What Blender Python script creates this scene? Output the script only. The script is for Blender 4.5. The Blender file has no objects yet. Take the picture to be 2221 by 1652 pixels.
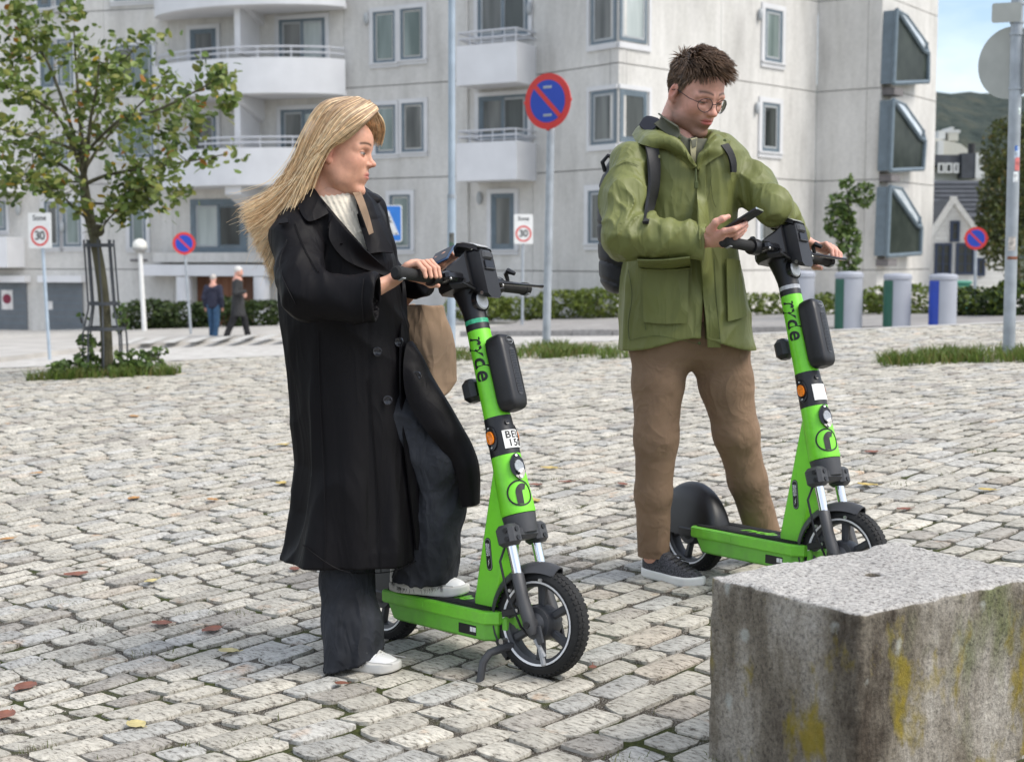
import bpy, bmesh, math, random
import numpy as np
from mathutils import Vector, Matrix, noise as mnoise

SC = bpy.context.scene
COL = SC.collection
R = math.radians
rnd = random.Random(7)

# ---------------------------------------------------------------- camera, sky, sun, exposure
HC = 1.23
PITCH = math.atan(266/3100)
cam_d = bpy.data.cameras.new('camera')
cam = bpy.data.objects.new('camera', cam_d); COL.objects.link(cam)
cam.location = (0, 0, HC); cam.rotation_euler = (R(90)-PITCH, 0, 0)
cam_d.sensor_fit = 'HORIZONTAL'; cam_d.sensor_width = 36.0
cam_d.lens = 36*3100/2220
cam_d.clip_start = 0.1; cam_d.clip_end = 4000
cam_d.dof.use_dof = True; cam_d.dof.focus_distance = 4.4; cam_d.dof.aperture_fstop = 5.0
SC.camera = cam

SUN_EL, SUN_AZ = R(50), R(112)        # azimuth clockwise from +Y (so 90 = +X, the right)
world = bpy.data.worlds.new('World'); SC.world = world; world.use_nodes = True
wn = world.node_tree; wn.nodes.clear()
def WN(t, **k):
    n = wn.nodes.new(t)
    for a, v in k.items(): setattr(n, a, v)
    return n
wo = WN('ShaderNodeOutputWorld'); bg = WN('ShaderNodeBackground')
sky = WN('ShaderNodeTexSky', sky_type='NISHITA', sun_disc=False, sun_elevation=SUN_EL, sun_rotation=SUN_AZ,
         altitude=50, air_density=1.0, dust_density=1.5, ozone_density=1.0)
tc = WN('ShaderNodeTexCoord'); mp = WN('ShaderNodeMapping'); mp.inputs['Scale'].default_value = (1.0, 1.0, 2.6); mp.inputs['Location'].default_value = (4.1, 3.3, 1.9)
nz = WN('ShaderNodeTexNoise'); nz.inputs['Scale'].default_value = 2.3; nz.inputs['Detail'].default_value = 7; nz.inputs['Roughness'].default_value = .55
rp = WN('ShaderNodeValToRGB'); rp.color_ramp.elements[0].position = .35; rp.color_ramp.elements[1].position = .66
mix = WN('ShaderNodeMix', data_type='RGBA'); mix.inputs['B'].default_value = (7.0, 7.25, 7.7, 1)
wn.links.new(tc.outputs['Generated'], mp.inputs['Vector']); wn.links.new(mp.outputs[0], nz.inputs['Vector'])
wn.links.new(nz.outputs['Fac'], rp.inputs['Fac']); wn.links.new(rp.outputs['Color'], mix.inputs['Factor'])
wn.links.new(sky.outputs[0], mix.inputs['A']); wn.links.new(mix.outputs['Result'], bg.inputs['Color'])
bg.inputs['Strength'].default_value = 0.10
wn.links.new(bg.outputs[0], wo.inputs[0])

sun_d = bpy.data.lights.new('sun', 'SUN'); sun_d.energy = 1.5; sun_d.angle = R(28); sun_d.color = (1, .95, .87)
sun = bpy.data.objects.new('sun', sun_d); COL.objects.link(sun)
sdir = Vector((math.sin(SUN_AZ)*math.cos(SUN_EL), math.cos(SUN_AZ)*math.cos(SUN_EL), math.sin(SUN_EL)))
sun.rotation_euler = sdir.to_track_quat('Z', 'Y').to_euler(); sun.location = (20, 0, 30)

SC.view_settings.view_transform = 'Standard'; SC.view_settings.look = 'None'
SC.view_settings.exposure = 1.08; SC.view_settings.gamma = 1.0
SC.render.engine = 'CYCLES'
SC.cycles.use_denoising = True
SC.cycles.max_bounces = 5; SC.cycles.diffuse_bounces = 3; SC.cycles.glossy_bounces = 3; SC.cycles.transmission_bounces = 4
SC.cycles.transparent_max_bounces = 8; SC.cycles.caustics_reflective = False; SC.cycles.caustics_refractive = False

# ---------------------------------------------------------------- survey helpers: a sight line to a point at a known distance
F, CX, CY = 3100.0, 1110.0, 826.0
_cp, _sp = math.cos(PITCH), math.sin(PITCH)
def ray(px, py):
    u, v = (px-CX)/F, (CY-py)/F
    return Vector((u, _cp+v*_sp, v*_cp-_sp))
def at(px, py, Y):
    d = ray(px, py); return Vector((0, 0, HC)) + d*(Y/d.y)
def W3(px, py, Y): return np.array(at(px, py, Y))
def sstep(a, b, t):
    t = min(1, max(0, (t-a)/(b-a))); return t*t*(3-2*t)
def ground(x, y):
    sx = .02+.06*sstep(3.3, 4.4, y)-.035*sstep(6, 13, y)
    xc = max(-13, min(13, x)); yc = max(-2, min(y, 16))
    zn = sx*(xc-.1)+.019*(yc-4.2)
    zf = -.56+.04*max(-16, min(16, x))
    t = sstep(16, 28, y)
    return zn*(1-t)+zf*t
def on_ground(px, py):
    d = ray(px, py); lo, hi = 1.0, 120.0
    f = lambda Y: HC+d.z*Y/d.y-ground(d.x*Y/d.y, Y)
    t = 1.0
    while t < 120:
        if f(t) < 0: break
        lo = t; t += .25
    hi = t
    for _ in range(30):
        m = (lo+hi)/2
        if f(m) > 0: lo = m
        else: hi = m
    x = d.x*lo/d.y
    return Vector((x, lo, ground(x, lo)))

# ---------------------------------------------------------------- materials
MATS = {}
def pm(name, col, rough=.6, metal=0., var=.12, vs=6., bump=0., bs=40., spec=.5, coat=0., sheen=0., col2=None, attr=None, detail=4, stretch=None, bumpd=.01, trans=0., sss=0.):
    if name in MATS: return MATS[name]
    m = bpy.data.materials.new(name); m.use_nodes = True; MATS[name] = m
    nt = m.node_tree; b = nt.nodes['Principled BSDF']
    b.inputs['Roughness'].default_value = rough; b.inputs['Metallic'].default_value = metal
    b.inputs['Specular IOR Level'].default_value = spec
    b.inputs['Coat Weight'].default_value = coat; b.inputs['Sheen Weight'].default_value = sheen
    if trans: b.inputs['Transmission Weight'].default_value = trans
    if sss:
        b.inputs['Subsurface Weight'].default_value = sss; b.inputs['Subsurface Radius'].default_value = (.012, .005, .003); b.inputs['Subsurface Scale'].default_value = 1
    tc = nt.nodes.new('ShaderNodeTexCoord'); vec = tc.outputs['Object']
    if stretch:
        mp = nt.nodes.new('ShaderNodeMapping'); mp.inputs['Scale'].default_value = stretch
        nt.links.new(vec, mp.inputs['Vector']); vec = mp.outputs[0]
    n = nt.nodes.new('ShaderNodeTexNoise'); n.inputs['Scale'].default_value = vs; n.inputs['Detail'].default_value = detail
    nt.links.new(vec, n.inputs['Vector'])
    rp = nt.nodes.new('ShaderNodeValToRGB'); rp.color_ramp.elements[0].position = .32; rp.color_ramp.elements[1].position = .68
    c = Vector(col); c2 = Vector(col2) if col2 else c*(1+var); c1 = c if col2 else c*(1-var)
    rp.color_ramp.elements[0].color = (*c1, 1); rp.color_ramp.elements[1].color = (*c2, 1)
    nt.links.new(n.outputs['Fac'], rp.inputs['Fac'])
    out = rp.outputs['Color']
    if attr:
        a = nt.nodes.new('ShaderNodeAttribute'); a.attribute_name = attr
        mx = nt.nodes.new('ShaderNodeMix'); mx.data_type = 'RGBA'; mx.blend_type = 'MULTIPLY'; mx.inputs['Factor'].default_value = 1
        nt.links.new(out, mx.inputs['A']); nt.links.new(a.outputs['Color'], mx.inputs['B']); out = mx.outputs['Result']
    nt.links.new(out, b.inputs['Base Color'])
    if bump:
        n2 = nt.nodes.new('ShaderNodeTexNoise'); n2.inputs['Scale'].default_value = bs; n2.inputs['Detail'].default_value = 5
        nt.links.new(vec, n2.inputs['Vector'])
        bp = nt.nodes.new('ShaderNodeBump'); bp.inputs['Strength'].default_value = bump; bp.inputs['Distance'].default_value = bumpd
        nt.links.new(n2.outputs['Fac'], bp.inputs['Height']); nt.links.new(bp.outputs[0], b.inputs['Normal'])
    return m
class NT:
    """small helper to write a node material"""
    def __init__(s, name, rough=.7, spec=.4):
        s.m = bpy.data.materials.new(name); s.m.use_nodes = True; MATS[name] = s.m
        s.t = s.m.node_tree; s.b = s.t.nodes['Principled BSDF']
        s.b.inputs['Roughness'].default_value = rough; s.b.inputs['Specular IOR Level'].default_value = spec
        s.tc = s.t.nodes.new('ShaderNodeTexCoord'); s.obj = s.tc.outputs['Object']
    def link(s, a, b): s.t.links.new(a, b)
    def map(s, scale=(1, 1, 1), rot=(0, 0, 0), loc=(0, 0, 0)):
        n = s.t.nodes.new('ShaderNodeMapping'); n.inputs['Scale'].default_value = scale; n.inputs['Rotation'].default_value = rot; n.inputs['Location'].default_value = loc
        s.link(s.obj, n.inputs['Vector']); return n.outputs[0]
    def noise(s, scale, detail=4, rough=.5, vec=None, dist=0):
        n = s.t.nodes.new('ShaderNodeTexNoise'); n.inputs['Scale'].default_value = scale; n.inputs['Detail'].default_value = detail
        n.inputs['Roughness'].default_value = rough; n.inputs['Distortion'].default_value = dist
        s.link(vec or s.obj, n.inputs['Vector']); return n.outputs['Fac']
    def vor(s, scale, vec=None, feature='F1'):
        n = s.t.nodes.new('ShaderNodeTexVoronoi'); n.feature = feature; n.inputs['Scale'].default_value = scale
        s.link(vec or s.obj, n.inputs['Vector']); return n.outputs['Distance']
    def ramp(s, fac, stops):
        n = s.t.nodes.new('ShaderNodeValToRGB'); e = n.color_ramp.elements
        while len(e) < len(stops): e.new(.5)
        for k, (p, c) in enumerate(stops):
            e[k].position = p; e[k].color = (*c, 1) if len(c) == 3 else c
        s.link(fac, n.inputs['Fac']); return n.outputs['Color']
    def mix(s, fac, a, b, blend='MIX'):
        n = s.t.nodes.new('ShaderNodeMix'); n.data_type = 'RGBA'; n.blend_type = blend
        for key, v in (('Factor', fac), ('A', a), ('B', b)):
            if isinstance(v, (int, float)): n.inputs[key].default_value = v
            elif isinstance(v, tuple): n.inputs[key].default_value = (*v, 1) if len(v) == 3 else v
            else: s.link(v, n.inputs[key])
        return n.outputs['Result']
    def attr(s, name):
        n = s.t.nodes.new('ShaderNodeAttribute'); n.attribute_name = name; return n.outputs['Color']
    def sep(s, vec, axis):
        n = s.t.nodes.new('ShaderNodeSeparateXYZ'); s.link(vec, n.inputs[0]); return n.outputs[axis]
    def math(s, op, a, b=0.0):
        n = s.t.nodes.new('ShaderNodeMath'); n.operation = op
        for k, v in ((0, a), (1, b)):
            if isinstance(v, (int, float)): n.inputs[k].default_value = v
            else: s.link(v, n.inputs[k])
        return n.outputs[0]
    def color(s, c): s.link(c, s.b.inputs['Base Color'])
    def bump(s, h, strength=.5, dist=.01, prev=None):
        n = s.t.nodes.new('ShaderNodeBump'); n.inputs['Strength'].default_value = strength; n.inputs['Distance'].default_value = dist
        s.link(h, n.inputs['Height'])
        if prev: s.link(prev, n.inputs['Normal'])
        s.link(n.outputs[0], s.b.inputs['Normal']); return n.outputs[0]

# ---------------------------------------------------------------- object helpers
def tag(o, label=None, cat=None, group=None, kind=None):
    if label: o['label'] = label
    if cat: o['category'] = cat
    if group: o['group'] = group
    if kind: o['kind'] = kind
    return o
def thing(name, label, cat, loc=(0, 0, 0), group=None):
    o = bpy.data.objects.new(name, None); COL.objects.link(o); o.empty_display_size = .2
    o.location = loc
    return tag(o, label, cat, group)
def root_loc(p):
    while p.parent: p = p.parent
    return np.array(p.location)
def copy_tree(o, parent=None):
    c = o.copy(); COL.objects.link(c)
    if parent is not None: c.parent = parent
    for ch in list(o.children): copy_tree(ch, c)
    return c
def frame(origin, xdir, zdir=(0, 0, 1)):
    x = Vector(xdir).normalized(); z = Vector(zdir); z = (z-x*z.dot(x)).normalized(); y = z.cross(x)
    m = Matrix((x, y, z)).transposed().to_4x4(); m.translation = Vector(origin); return m
def along(a, b, up=(0, 0, 1)):
    """frame with z running from a to b"""
    a, b = Vector(a), Vector(b); z = (b-a).normalized()
    u = Vector(up)
    if abs(u.normalized().dot(z)) > .98: u = Vector((1, 0, 0))
    x = u.cross(z).normalized(); y = z.cross(x)
    m = Matrix((x, y, z)).transposed().to_4x4(); m.translation = a; return m
class MB:
    def __init__(s): s.v, s.f, s.mi, s.c, s.M = [], [], [], [], Matrix.Identity(4)
    def add(s, vs, fs, m=0, col=None):
        o = len(s.v)
        for p in vs: s.v.append(tuple(s.M @ Vector(p)))
        for q in fs: s.f.append(tuple(i+o for i in q)); s.mi.append(m)
        if col is not None: s.c.extend([col]*len(vs))
        return s
    def box(s, c, size, T=None, m=0, taper=1.0, bev=0.0):
        hx, hy, hz = [q/2 for q in size]; T = T or Matrix.Identity(4); c = Vector(c)
        if bev <= 0:
            vs = [Vector((x*hx*(taper if z > 0 else 1), y*hy*(taper if z > 0 else 1), z*hz)) for z in (-1, 1) for x, y in ((-1, -1), (1, -1), (1, 1), (-1, 1))]
            fs = [(3, 2, 1, 0), (4, 5, 6, 7), (0, 1, 5, 4), (1, 2, 6, 5), (2, 3, 7, 6), (3, 0, 4, 7)]
        else:
            b = min(bev, hx*.9, hy*.9, hz*.9); vs = []
            def octa(x, y, q): return [(x, -y+q), (x, y-q), (x-q, y), (-x+q, y), (-x, y-q), (-x, -y+q), (-x+q, -y), (x-q, -y)]
            for zz, k in ((-hz, 1), (-hz+b, 0), (hz-b, 0), (hz, 1)):
                tp = taper if zz > 0 else 1
                vs += [Vector((x*tp, y*tp, zz)) for x, y in (octa(hx-b, hy-b, b*.3) if k else octa(hx, hy, b))]
            fs = [tuple(reversed(range(8))), tuple(range(24, 32))]
            for r_ in range(3):
                for i in range(8):
                    j = (i+1) % 8; fs.append((r_*8+i, r_*8+j, (r_+1)*8+j, (r_+1)*8+i))
        return s.add([T @ (p+c) for p in vs], fs, m)
    def cyl(s, a, b, r, n=12, r2=None, m=0, cap=True):
        T = along(a, b); L = (Vector(b)-Vector(a)).length; r2 = r if r2 is None else r2
        vs = [T @ Vector((math.cos(t)*q, math.sin(t)*q, z)) for z, q in ((0, r), (L, r2)) for t in [2*math.pi*i/n for i in range(n)]]
        fs = [(i, (i+1) % n, n+(i+1) % n, n+i) for i in range(n)]
        if cap: fs += [tuple(reversed(range(n))), tuple(range(n, 2*n))]
        return s.add(vs, fs, m)
    def lathe(s, prof, T=None, n=16, m=0, closed=False, arc=None):
        """profile of (radius, z) turned round z"""
        T = T or Matrix.Identity(4); k = len(prof)
        a0, a1 = arc or (0, 2*math.pi); full = arc is None; nn = n if full else n+1
        vs = [T @ Vector((math.cos(a0+(a1-a0)*i/n)*r, math.sin(a0+(a1-a0)*i/n)*r, z)) for i in range(nn) for r, z in prof]
        fs = []
        for i in range(n):
            j = (i+1) % nn
            for q in range(k if closed else k-1):
                p = (q+1) % k; fs.append((i*k+q, j*k+q, j*k+p, i*k+p))
        if not full and closed:
            fs.append(tuple(range(k))); fs.append(tuple(reversed(range(n*k, n*k+k))))
        return s.add(vs, fs, m)
    def prism(s, poly, z0, z1, T=None, m=0):
        T = T or Matrix.Identity(4); n = len(poly)
        ar = sum(poly[i][0]*poly[(i+1) % n][1]-poly[(i+1) % n][0]*poly[i][1] for i in range(n))
        if ar < 0: poly = list(reversed(poly))
        vs = [T @ Vector((x, y, z)) for z in (z0, z1) for x, y in poly]
        fs = [tuple(reversed(range(n))), tuple(range(n, 2*n))]+[(i, (i+1) % n, n+(i+1) % n, n+i) for i in range(n)]
        return s.add(vs, fs, m)
    def tube(s, pts, rad, n=8, m=0, cap=True, flat=1.0, up=(0, 0, 1), col=None):
        pts = [Vector(p) for p in pts]; k = len(pts)
        rad = [rad]*k if isinstance(rad, (int, float)) else rad
        vs = []; x = None
        for i, p in enumerate(pts):
            t = (pts[min(i+1, k-1)]-pts[max(i-1, 0)]).normalized()
            if x is None:
                u = Vector(up); u = Vector((1, 0, 0)) if abs(u.dot(t)) > .95 else u
                x = u.cross(t).normalized()
            else: x = (x-t*x.dot(t)).normalized()
            y = t.cross(x)
            vs += [p+x*math.cos(a)*rad[i]+y*math.sin(a)*rad[i]*flat for a in [2*math.pi*q/n for q in range(n)]]
        fs = [(i*n+q, i*n+(q+1) % n, (i+1)*n+(q+1) % n, (i+1)*n+q) for i in range(k-1) for q in range(n)]
        if cap: fs += [tuple(reversed(range(n))), tuple(range((k-1)*n, k*n))]
        return s.add(vs, fs, m, col)
    def ball(s, c, r, n=12, T=None, m=0, col=None):
        T = T or Matrix.Identity(4); c = Vector(c); r = (r, r, r) if isinstance(r, (int, float)) else r
        h = max(4, n//2); vs = [T @ (c+Vector((0, 0, -r[2])))]
        for i in range(1, h):
            a = -math.pi/2+math.pi*i/h
            vs += [T @ (c+Vector((math.cos(a)*math.cos(2*math.pi*q/n)*r[0], math.cos(a)*math.sin(2*math.pi*q/n)*r[1], math.sin(a)*r[2]))) for q in range(n)]
        vs.append(T @ (c+Vector((0, 0, r[2])))); L = len(vs)-1
        fs = [(0, 1+(q+1) % n, 1+q) for q in range(n)]
        for i in range(h-2): fs += [(1+i*n+q, 1+i*n+(q+1) % n, 1+(i+1)*n+(q+1) % n, 1+(i+1)*n+q) for q in range(n)]
        fs += [(1+(h-2)*n+q, 1+(h-2)*n+(q+1) % n, L) for q in range(n)]
        return s.add(vs, fs, m, col)
    def grid(s, rows, m=0, thick=0.0, col=None):
        """sheet from rows of points, optionally with a back face"""
        nr, nc = len(rows), len(rows[0]); P = [[Vector(p) for p in r] for r in rows]
        vs = [p for r in P for p in r]
        fs = [(i*nc+j, i*nc+j+1, (i+1)*nc+j+1, (i+1)*nc+j) for i in range(nr-1) for j in range(nc-1)]
        if thick:
            N = []
            for i in range(nr):
                for j in range(nc):
                    a = P[i][min(j+1, nc-1)]-P[i][max(j-1, 0)]; b = P[min(i+1, nr-1)][j]-P[max(i-1, 0)][j]
                    q = a.cross(b); N.append(q.normalized() if q.length > 1e-9 else Vector((0, 0, 1)))
            o = len(vs); vs = vs+[p-nrm*thick for p, nrm in zip(vs, N)]
            fs += [tuple(reversed([i+o for i in f])) for f in fs]
            edge = [j for j in range(nc)]+[i*nc+nc-1 for i in range(1, nr)]+[(nr-1)*nc+j for j in range(nc-2, -1, -1)]+[i*nc for i in range(nr-2, 0, -1)]
            for a, b in zip(edge, edge[1:]+edge[:1]): fs.append((b, a, a+o, b+o))
        return s.add(vs, fs, m, col)
    def text(s, body, size, T, shear=0., offset=0., extrude=.0006, m=0, align='CENTER', fn=None, spacing=1.0):
        cu = bpy.data.curves.new('lettering', 'FONT'); cu.body = body; cu.size = size; cu.shear = shear; cu.offset = offset; cu.extrude = extrude
        cu.align_x = align; cu.align_y = 'CENTER'; cu.space_character = spacing; cu.resolution_u = 4
        o = bpy.data.objects.new('lettering', cu); COL.objects.link(o)
        dg = bpy.context.evaluated_depsgraph_get(); me = bpy.data.meshes.new_from_object(o.evaluated_get(dg))
        vs = [v.co.copy() for v in me.vertices]; fs = [tuple(p.vertices) for p in me.polygons]
        if fn: vs = [fn(v) for v in vs]
        s.add([T @ v for v in vs], fs, m)
        bpy.data.objects.remove(o); bpy.data.curves.remove(cu); bpy.data.meshes.remove(me)
        return s
    def build(s, name, mat, parent=None, smooth=True, angle=35, label=None, loc=None):
        me = bpy.data.meshes.new(name)
        off = root_loc(parent) if parent is not None else (np.array(loc) if loc is not None else np.zeros(3))
        me.from_pydata([tuple(np.array(p)-off) for p in s.v], [], s.f)
        mats = mat if isinstance(mat, (list, tuple)) else [mat]
        for q in mats: me.materials.append(q)
        if len(mats) > 1: me.polygons.foreach_set('material_index', s.mi)
        if s.c and len(s.c) == len(s.v):
            a = me.color_attributes.new('tint', 'FLOAT_COLOR', 'POINT')
            a.data.foreach_set('color', np.array([(*c[:3], 1) for c in s.c], dtype=np.float32).ravel())
        bm = bmesh.new(); bm.from_mesh(me)
        if len(s.v) < 60000: bmesh.ops.recalc_face_normals(bm, faces=bm.faces)
        bm.to_mesh(me); bm.free()
        if smooth:
            me.polygons.foreach_set('use_smooth', [True]*len(me.polygons))
            try: me.set_sharp_from_angle(angle=R(angle))
            except Exception: pass
        o = bpy.data.objects.new(name, me); COL.objects.link(o)
        if parent is not None: o.parent = parent
        elif loc is not None: o.location = loc
        if label: o['label'] = label
        return o
def fast_mesh(name, V, Fq, mats, cols=None, smooth=True, mi=None):
    me = bpy.data.meshes.new(name)
    V = np.asarray(V, dtype=np.float32); Fq = np.asarray(Fq, dtype=np.int32); k = Fq.shape[1]
    me.vertices.add(len(V)); me.vertices.foreach_set('co', V.ravel())
    me.loops.add(Fq.size); me.loops.foreach_set('vertex_index', Fq.ravel())
    me.polygons.add(len(Fq)); me.polygons.foreach_set('loop_start', np.arange(0, Fq.size, k, dtype=np.int32))
    try: me.polygons.foreach_set('loop_total', np.full(len(Fq), k, dtype=np.int32))
    except Exception: pass
    for q in (mats if isinstance(mats, (list, tuple)) else [mats]): me.materials.append(q)
    if mi is not None: me.polygons.foreach_set('material_index', np.asarray(mi, dtype=np.int32))
    me.polygons.foreach_set('use_smooth', [smooth]*len(Fq))
    me.update(calc_edges=True)
    if cols is not None:
        a = me.color_attributes.new('tint', 'FLOAT_COLOR', 'POINT')
        C = np.ones((len(V), 4), np.float32); C[:, :3] = cols; a.data.foreach_set('color', C.ravel())
    return me
def link(name, me, parent=None, loc=None):
    o = bpy.data.objects.new(name, me); COL.objects.link(o)
    if parent is not None: o.parent = parent
    if loc is not None: o.location = loc
    return o
# ================================================================ GROUND
def m_joint():
    q = NT('joint_earth', .95, .2)
    n1 = q.noise(3.2, 5, .6); n2 = q.noise(260, 2, .5); n3 = q.noise(38, 4)
    soil = q.ramp(n3, [(.3, (.035, .029, .022)), (.7, (.095, .08, .06))])
    grit = q.ramp(n2, [(.55, (0, 0, 0)), (.66, (1, 1, 1))])
    c = q.mix(grit, soil, (.36, .34, .31))
    moss = q.ramp(n1, [(.48, (0, 0, 0)), (.60, (1, 1, 1))])
    mossc = q.ramp(q.noise(90, 3), [(.3, (.028, .034, .010)), (.7, (.070, .080, .022))])
    q.color(q.mix(moss, c, mossc)); q.bump(q.noise(120, 4), .8, .01); return q.m
def m_stone():
    q = NT('cobble_granite', .82, .3)
    v = q.map((1, 1, 1), (0, 0, R(43)))
    vs = q.t.nodes.new('ShaderNodeMapping'); vs.inputs['Scale'].default_value = (.55, 1.6, 1); q.link(v, vs.inputs['Vector'])
    big = q.ramp(q.noise(9, 4, .6), [(.3, (.80, .79, .77)), (.7, (1.08, 1.06, 1.02))])
    rust = q.ramp(q.noise(5.5, 4, .55), [(.64, (0, 0, 0)), (.76, (.8, .8, .8))])
    c = q.mix(1.0, q.attr('tint'), big, 'MULTIPLY')
    c = q.mix(rust, c, q.mix(1.0, c, (1.12, .78, .55), 'MULTIPLY'))
    sp = q.ramp(q.noise(62, 5, .74, vs.outputs[0]), [(.37, (.24, .22, .20)), (.455, (.78, .765, .74)), (.60, (1.08, 1.07, 1.05))])
    c = q.mix(1.0, c, sp, 'MULTIPLY'); q.color(c)
    h = q.math('ADD', q.noise(70, 5, .65, vs.outputs[0]), q.math('MULTIPLY', q.noise(18, 3), 1.2))
    q.bump(h, .6, .009); return q.m
M_JOINT, M_STONE = m_joint(), m_stone()
def m_far():
    q = NT('distant_cobbles', .85, .3)
    v = q.map((2.6, 4.2, 1), (0, 0, R(-43)))
    c = q.ramp(q.noise(1.6, 4, .7, v), [(.3, (.33, .31, .28)), (.55, (.52, .50, .465)), (.75, (.60, .585, .55))])
    q.color(c); q.bump(q.noise(2, 3, .5, v), .6, .03); return q.m
M_FAR = m_far()
M_ASPH = pm('pavement_asphalt', (.29, .275, .26), .9, var=.16, vs=2.2, bump=.4, bs=150)
M_KERB = pm('kerb_granite', (.30, .285, .27), .85, var=.2, vs=9, bump=.4, bs=90)
M_EARTH = pm('rough_grassland', (.05, .06, .025), .95, var=.4, vs=.05)

def sheet(name, mat, xs, ys, dz, zf=ground):
    V = [(x, y, zf(x, y)+dz) for y in ys for x in xs]; n = len(xs)
    Fq = [(j*n+i, j*n+i+1, (j+1)*n+i+1, (j+1)*n+i) for j in range(len(ys)-1) for i in range(n-1)]
    o = link(name, fast_mesh(name, V, Fq, mat)); o['kind'] = 'structure'; return o
xs = list(np.linspace(-16, 16, 129)); ys = list(np.linspace(-6, 17, 93))
plaza = sheet('plaza_ground', M_JOINT, xs, ys, -.0045)
sheet('road', M_FAR, list(np.linspace(-40, 40, 81)), list(np.linspace(16.0, 60, 89)), -.006)
sheet('terrain', M_EARTH, [-2500, -800, -300, -120, -60, -41, -20, 0, 20, 41, 60, 120, 300, 800, 2500], [-2500, -500, -100, -30, -5, 5, 10, 16, 20, 25, 30, 45, 61, 90, 150, 400, 1000, 2500], -.35)

# cobbles, laid in courses that run away to the right
rr = Vector((math.sin(R(47)), math.cos(R(47)))); qq = Vector((-rr.y, rr.x))
def visible(x, y): return 2.3 < y < 16.6 and abs(x) < .37*y+.9
stones = []; rc = random.Random(3)
q = -14.0
while q < 16:
    pitch = rc.uniform(.112, .140)
    p = -12+rc.uniform(0, .2)
    while p < 26:
        L = rc.choice((rc.uniform(.155, .20), rc.uniform(.17, .24), rc.uniform(.17, .22), rc.uniform(.11, .16)))
        c = rr*(p+L/2)+qq*(q+pitch/2)
        if visible(c.x, c.y): stones.append((c.x, c.y, L, pitch))
        p += L
    q += pitch
def stone_geo(x, y, L, Wd):
    g = rc.uniform(.005, .012); g2 = rc.uniform(.006, .012); hx, hy = L/2-g, Wd/2-g2
    ang = rc.gauss(0, .025); lift = rc.gauss(.0025, .0028); tx, ty = rc.gauss(0, .014), rc.gauss(0, .02)
    ca, sa = math.cos(ang), math.sin(ang); sk = rc.gauss(0, .07); sid = rc.random()*900
    us = (-1, -.72, .0, .72, 1); ws = (-1, -.58, .58, 1); V = []; k = len(us)
    def put(u, w, z):
        lx, ly = u*hx+w*sk*hy, w*hy
        lx += .011*mnoise.noise((sid, u*1.7, w*2)); ly += .009*mnoise.noise((u*1.7, sid, w*2))
        lx, ly = lx*ca-ly*sa, lx*sa+ly*ca
        wx, wy = x+rr.x*lx+qq.x*ly, y+rr.y*lx+qq.y*ly
        V.append((wx, wy, ground(wx, wy)+z))
    for w in ws:
        for u in us:
            cu, cw = u, w
            if abs(u) == 1 and abs(w) == 1: cu, cw = u*.93, w*.89
            e = max(abs(cu)**4, abs(cw)**3)
            put(cu, cw, lift+.0055-.0065*e+tx*u*hx+ty*w*hy+.0035*mnoise.noise((sid, u*2.1, w*2.1+5)))
    Fq = [(j*k+i, j*k+i+1, (j+1)*k+i+1, (j+1)*k+i) for j in range(3) for i in range(4)]
    rim = list(range(5))+[9, 14, 19]+[18, 17, 16, 15]+[10, 5]
    o = len(V); V.extend([V[i] for i in rim]); rim2 = list(range(o, o+len(rim))); o = len(V)
    for i in rim:
        u, w = us[i % 5], ws[i//5]
        cu, cw = (u*.945, w*.91) if abs(u) == 1 and abs(w) == 1 else (u*1.03, w*1.05)
        put(cu, cw, -.035)
    n = len(rim)
    Fq += [(rim2[i], o+i, o+(i+1) % n, rim2[(i+1) % n]) for i in range(n)]
    t = rc.random()
    b = rc.gauss(.53, .045)
    if t < .66: col = (b*1.04, b*1.0, b*.90)
    elif t < .78: col = (b*1.0, b*.99, b*.95)
    elif t < .86: col = (b*.91, b*.91, b*.88)
    elif t < .95: col = (b*.80, b*.76, b*.70)
    else: col = (b*1.03, b*.94, b*.82)
    return V, Fq, col
def shows(st):
    x, y, L, Wd = st
    v = (ground(x, y)-HC); py = CY-F*((v*_cp+y*_sp)/(y*_cp-v*_sp)); px = CX+F*x/y
    inside = -60 < px < 2280 and py < 1720 and not (px > 1600 and py > 1260)
    return L*Wd/y**3*(1 if inside else 0)
stones.sort(key=shows, reverse=True)
BV, BF, BC, base = [], [], [], 0
for i, st in enumerate(stones):
    V, Fq, c = stone_geo(*st)
    if i < 300:
        link('cobble', fast_mesh('cobble', V, Fq, M_STONE, [c]*len(V)), plaza)
    else:
        BV += V; BF += [tuple(a+base for a in f) for f in Fq]; BC += [c]*len(V); base += len(V)
o = link('cobble_paving', fast_mesh('cobble_paving', BV, BF, M_STONE, BC), plaza); o['kind'] = 'stuff'

def far_ground(px, py):
    d = ray(px, py); t = (HC+.56)/(.04*d.x-d.z); p = Vector((0, 0, HC))+d*t
    return Vector((p.x, p.y, ground(p.x, p.y)))
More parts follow.
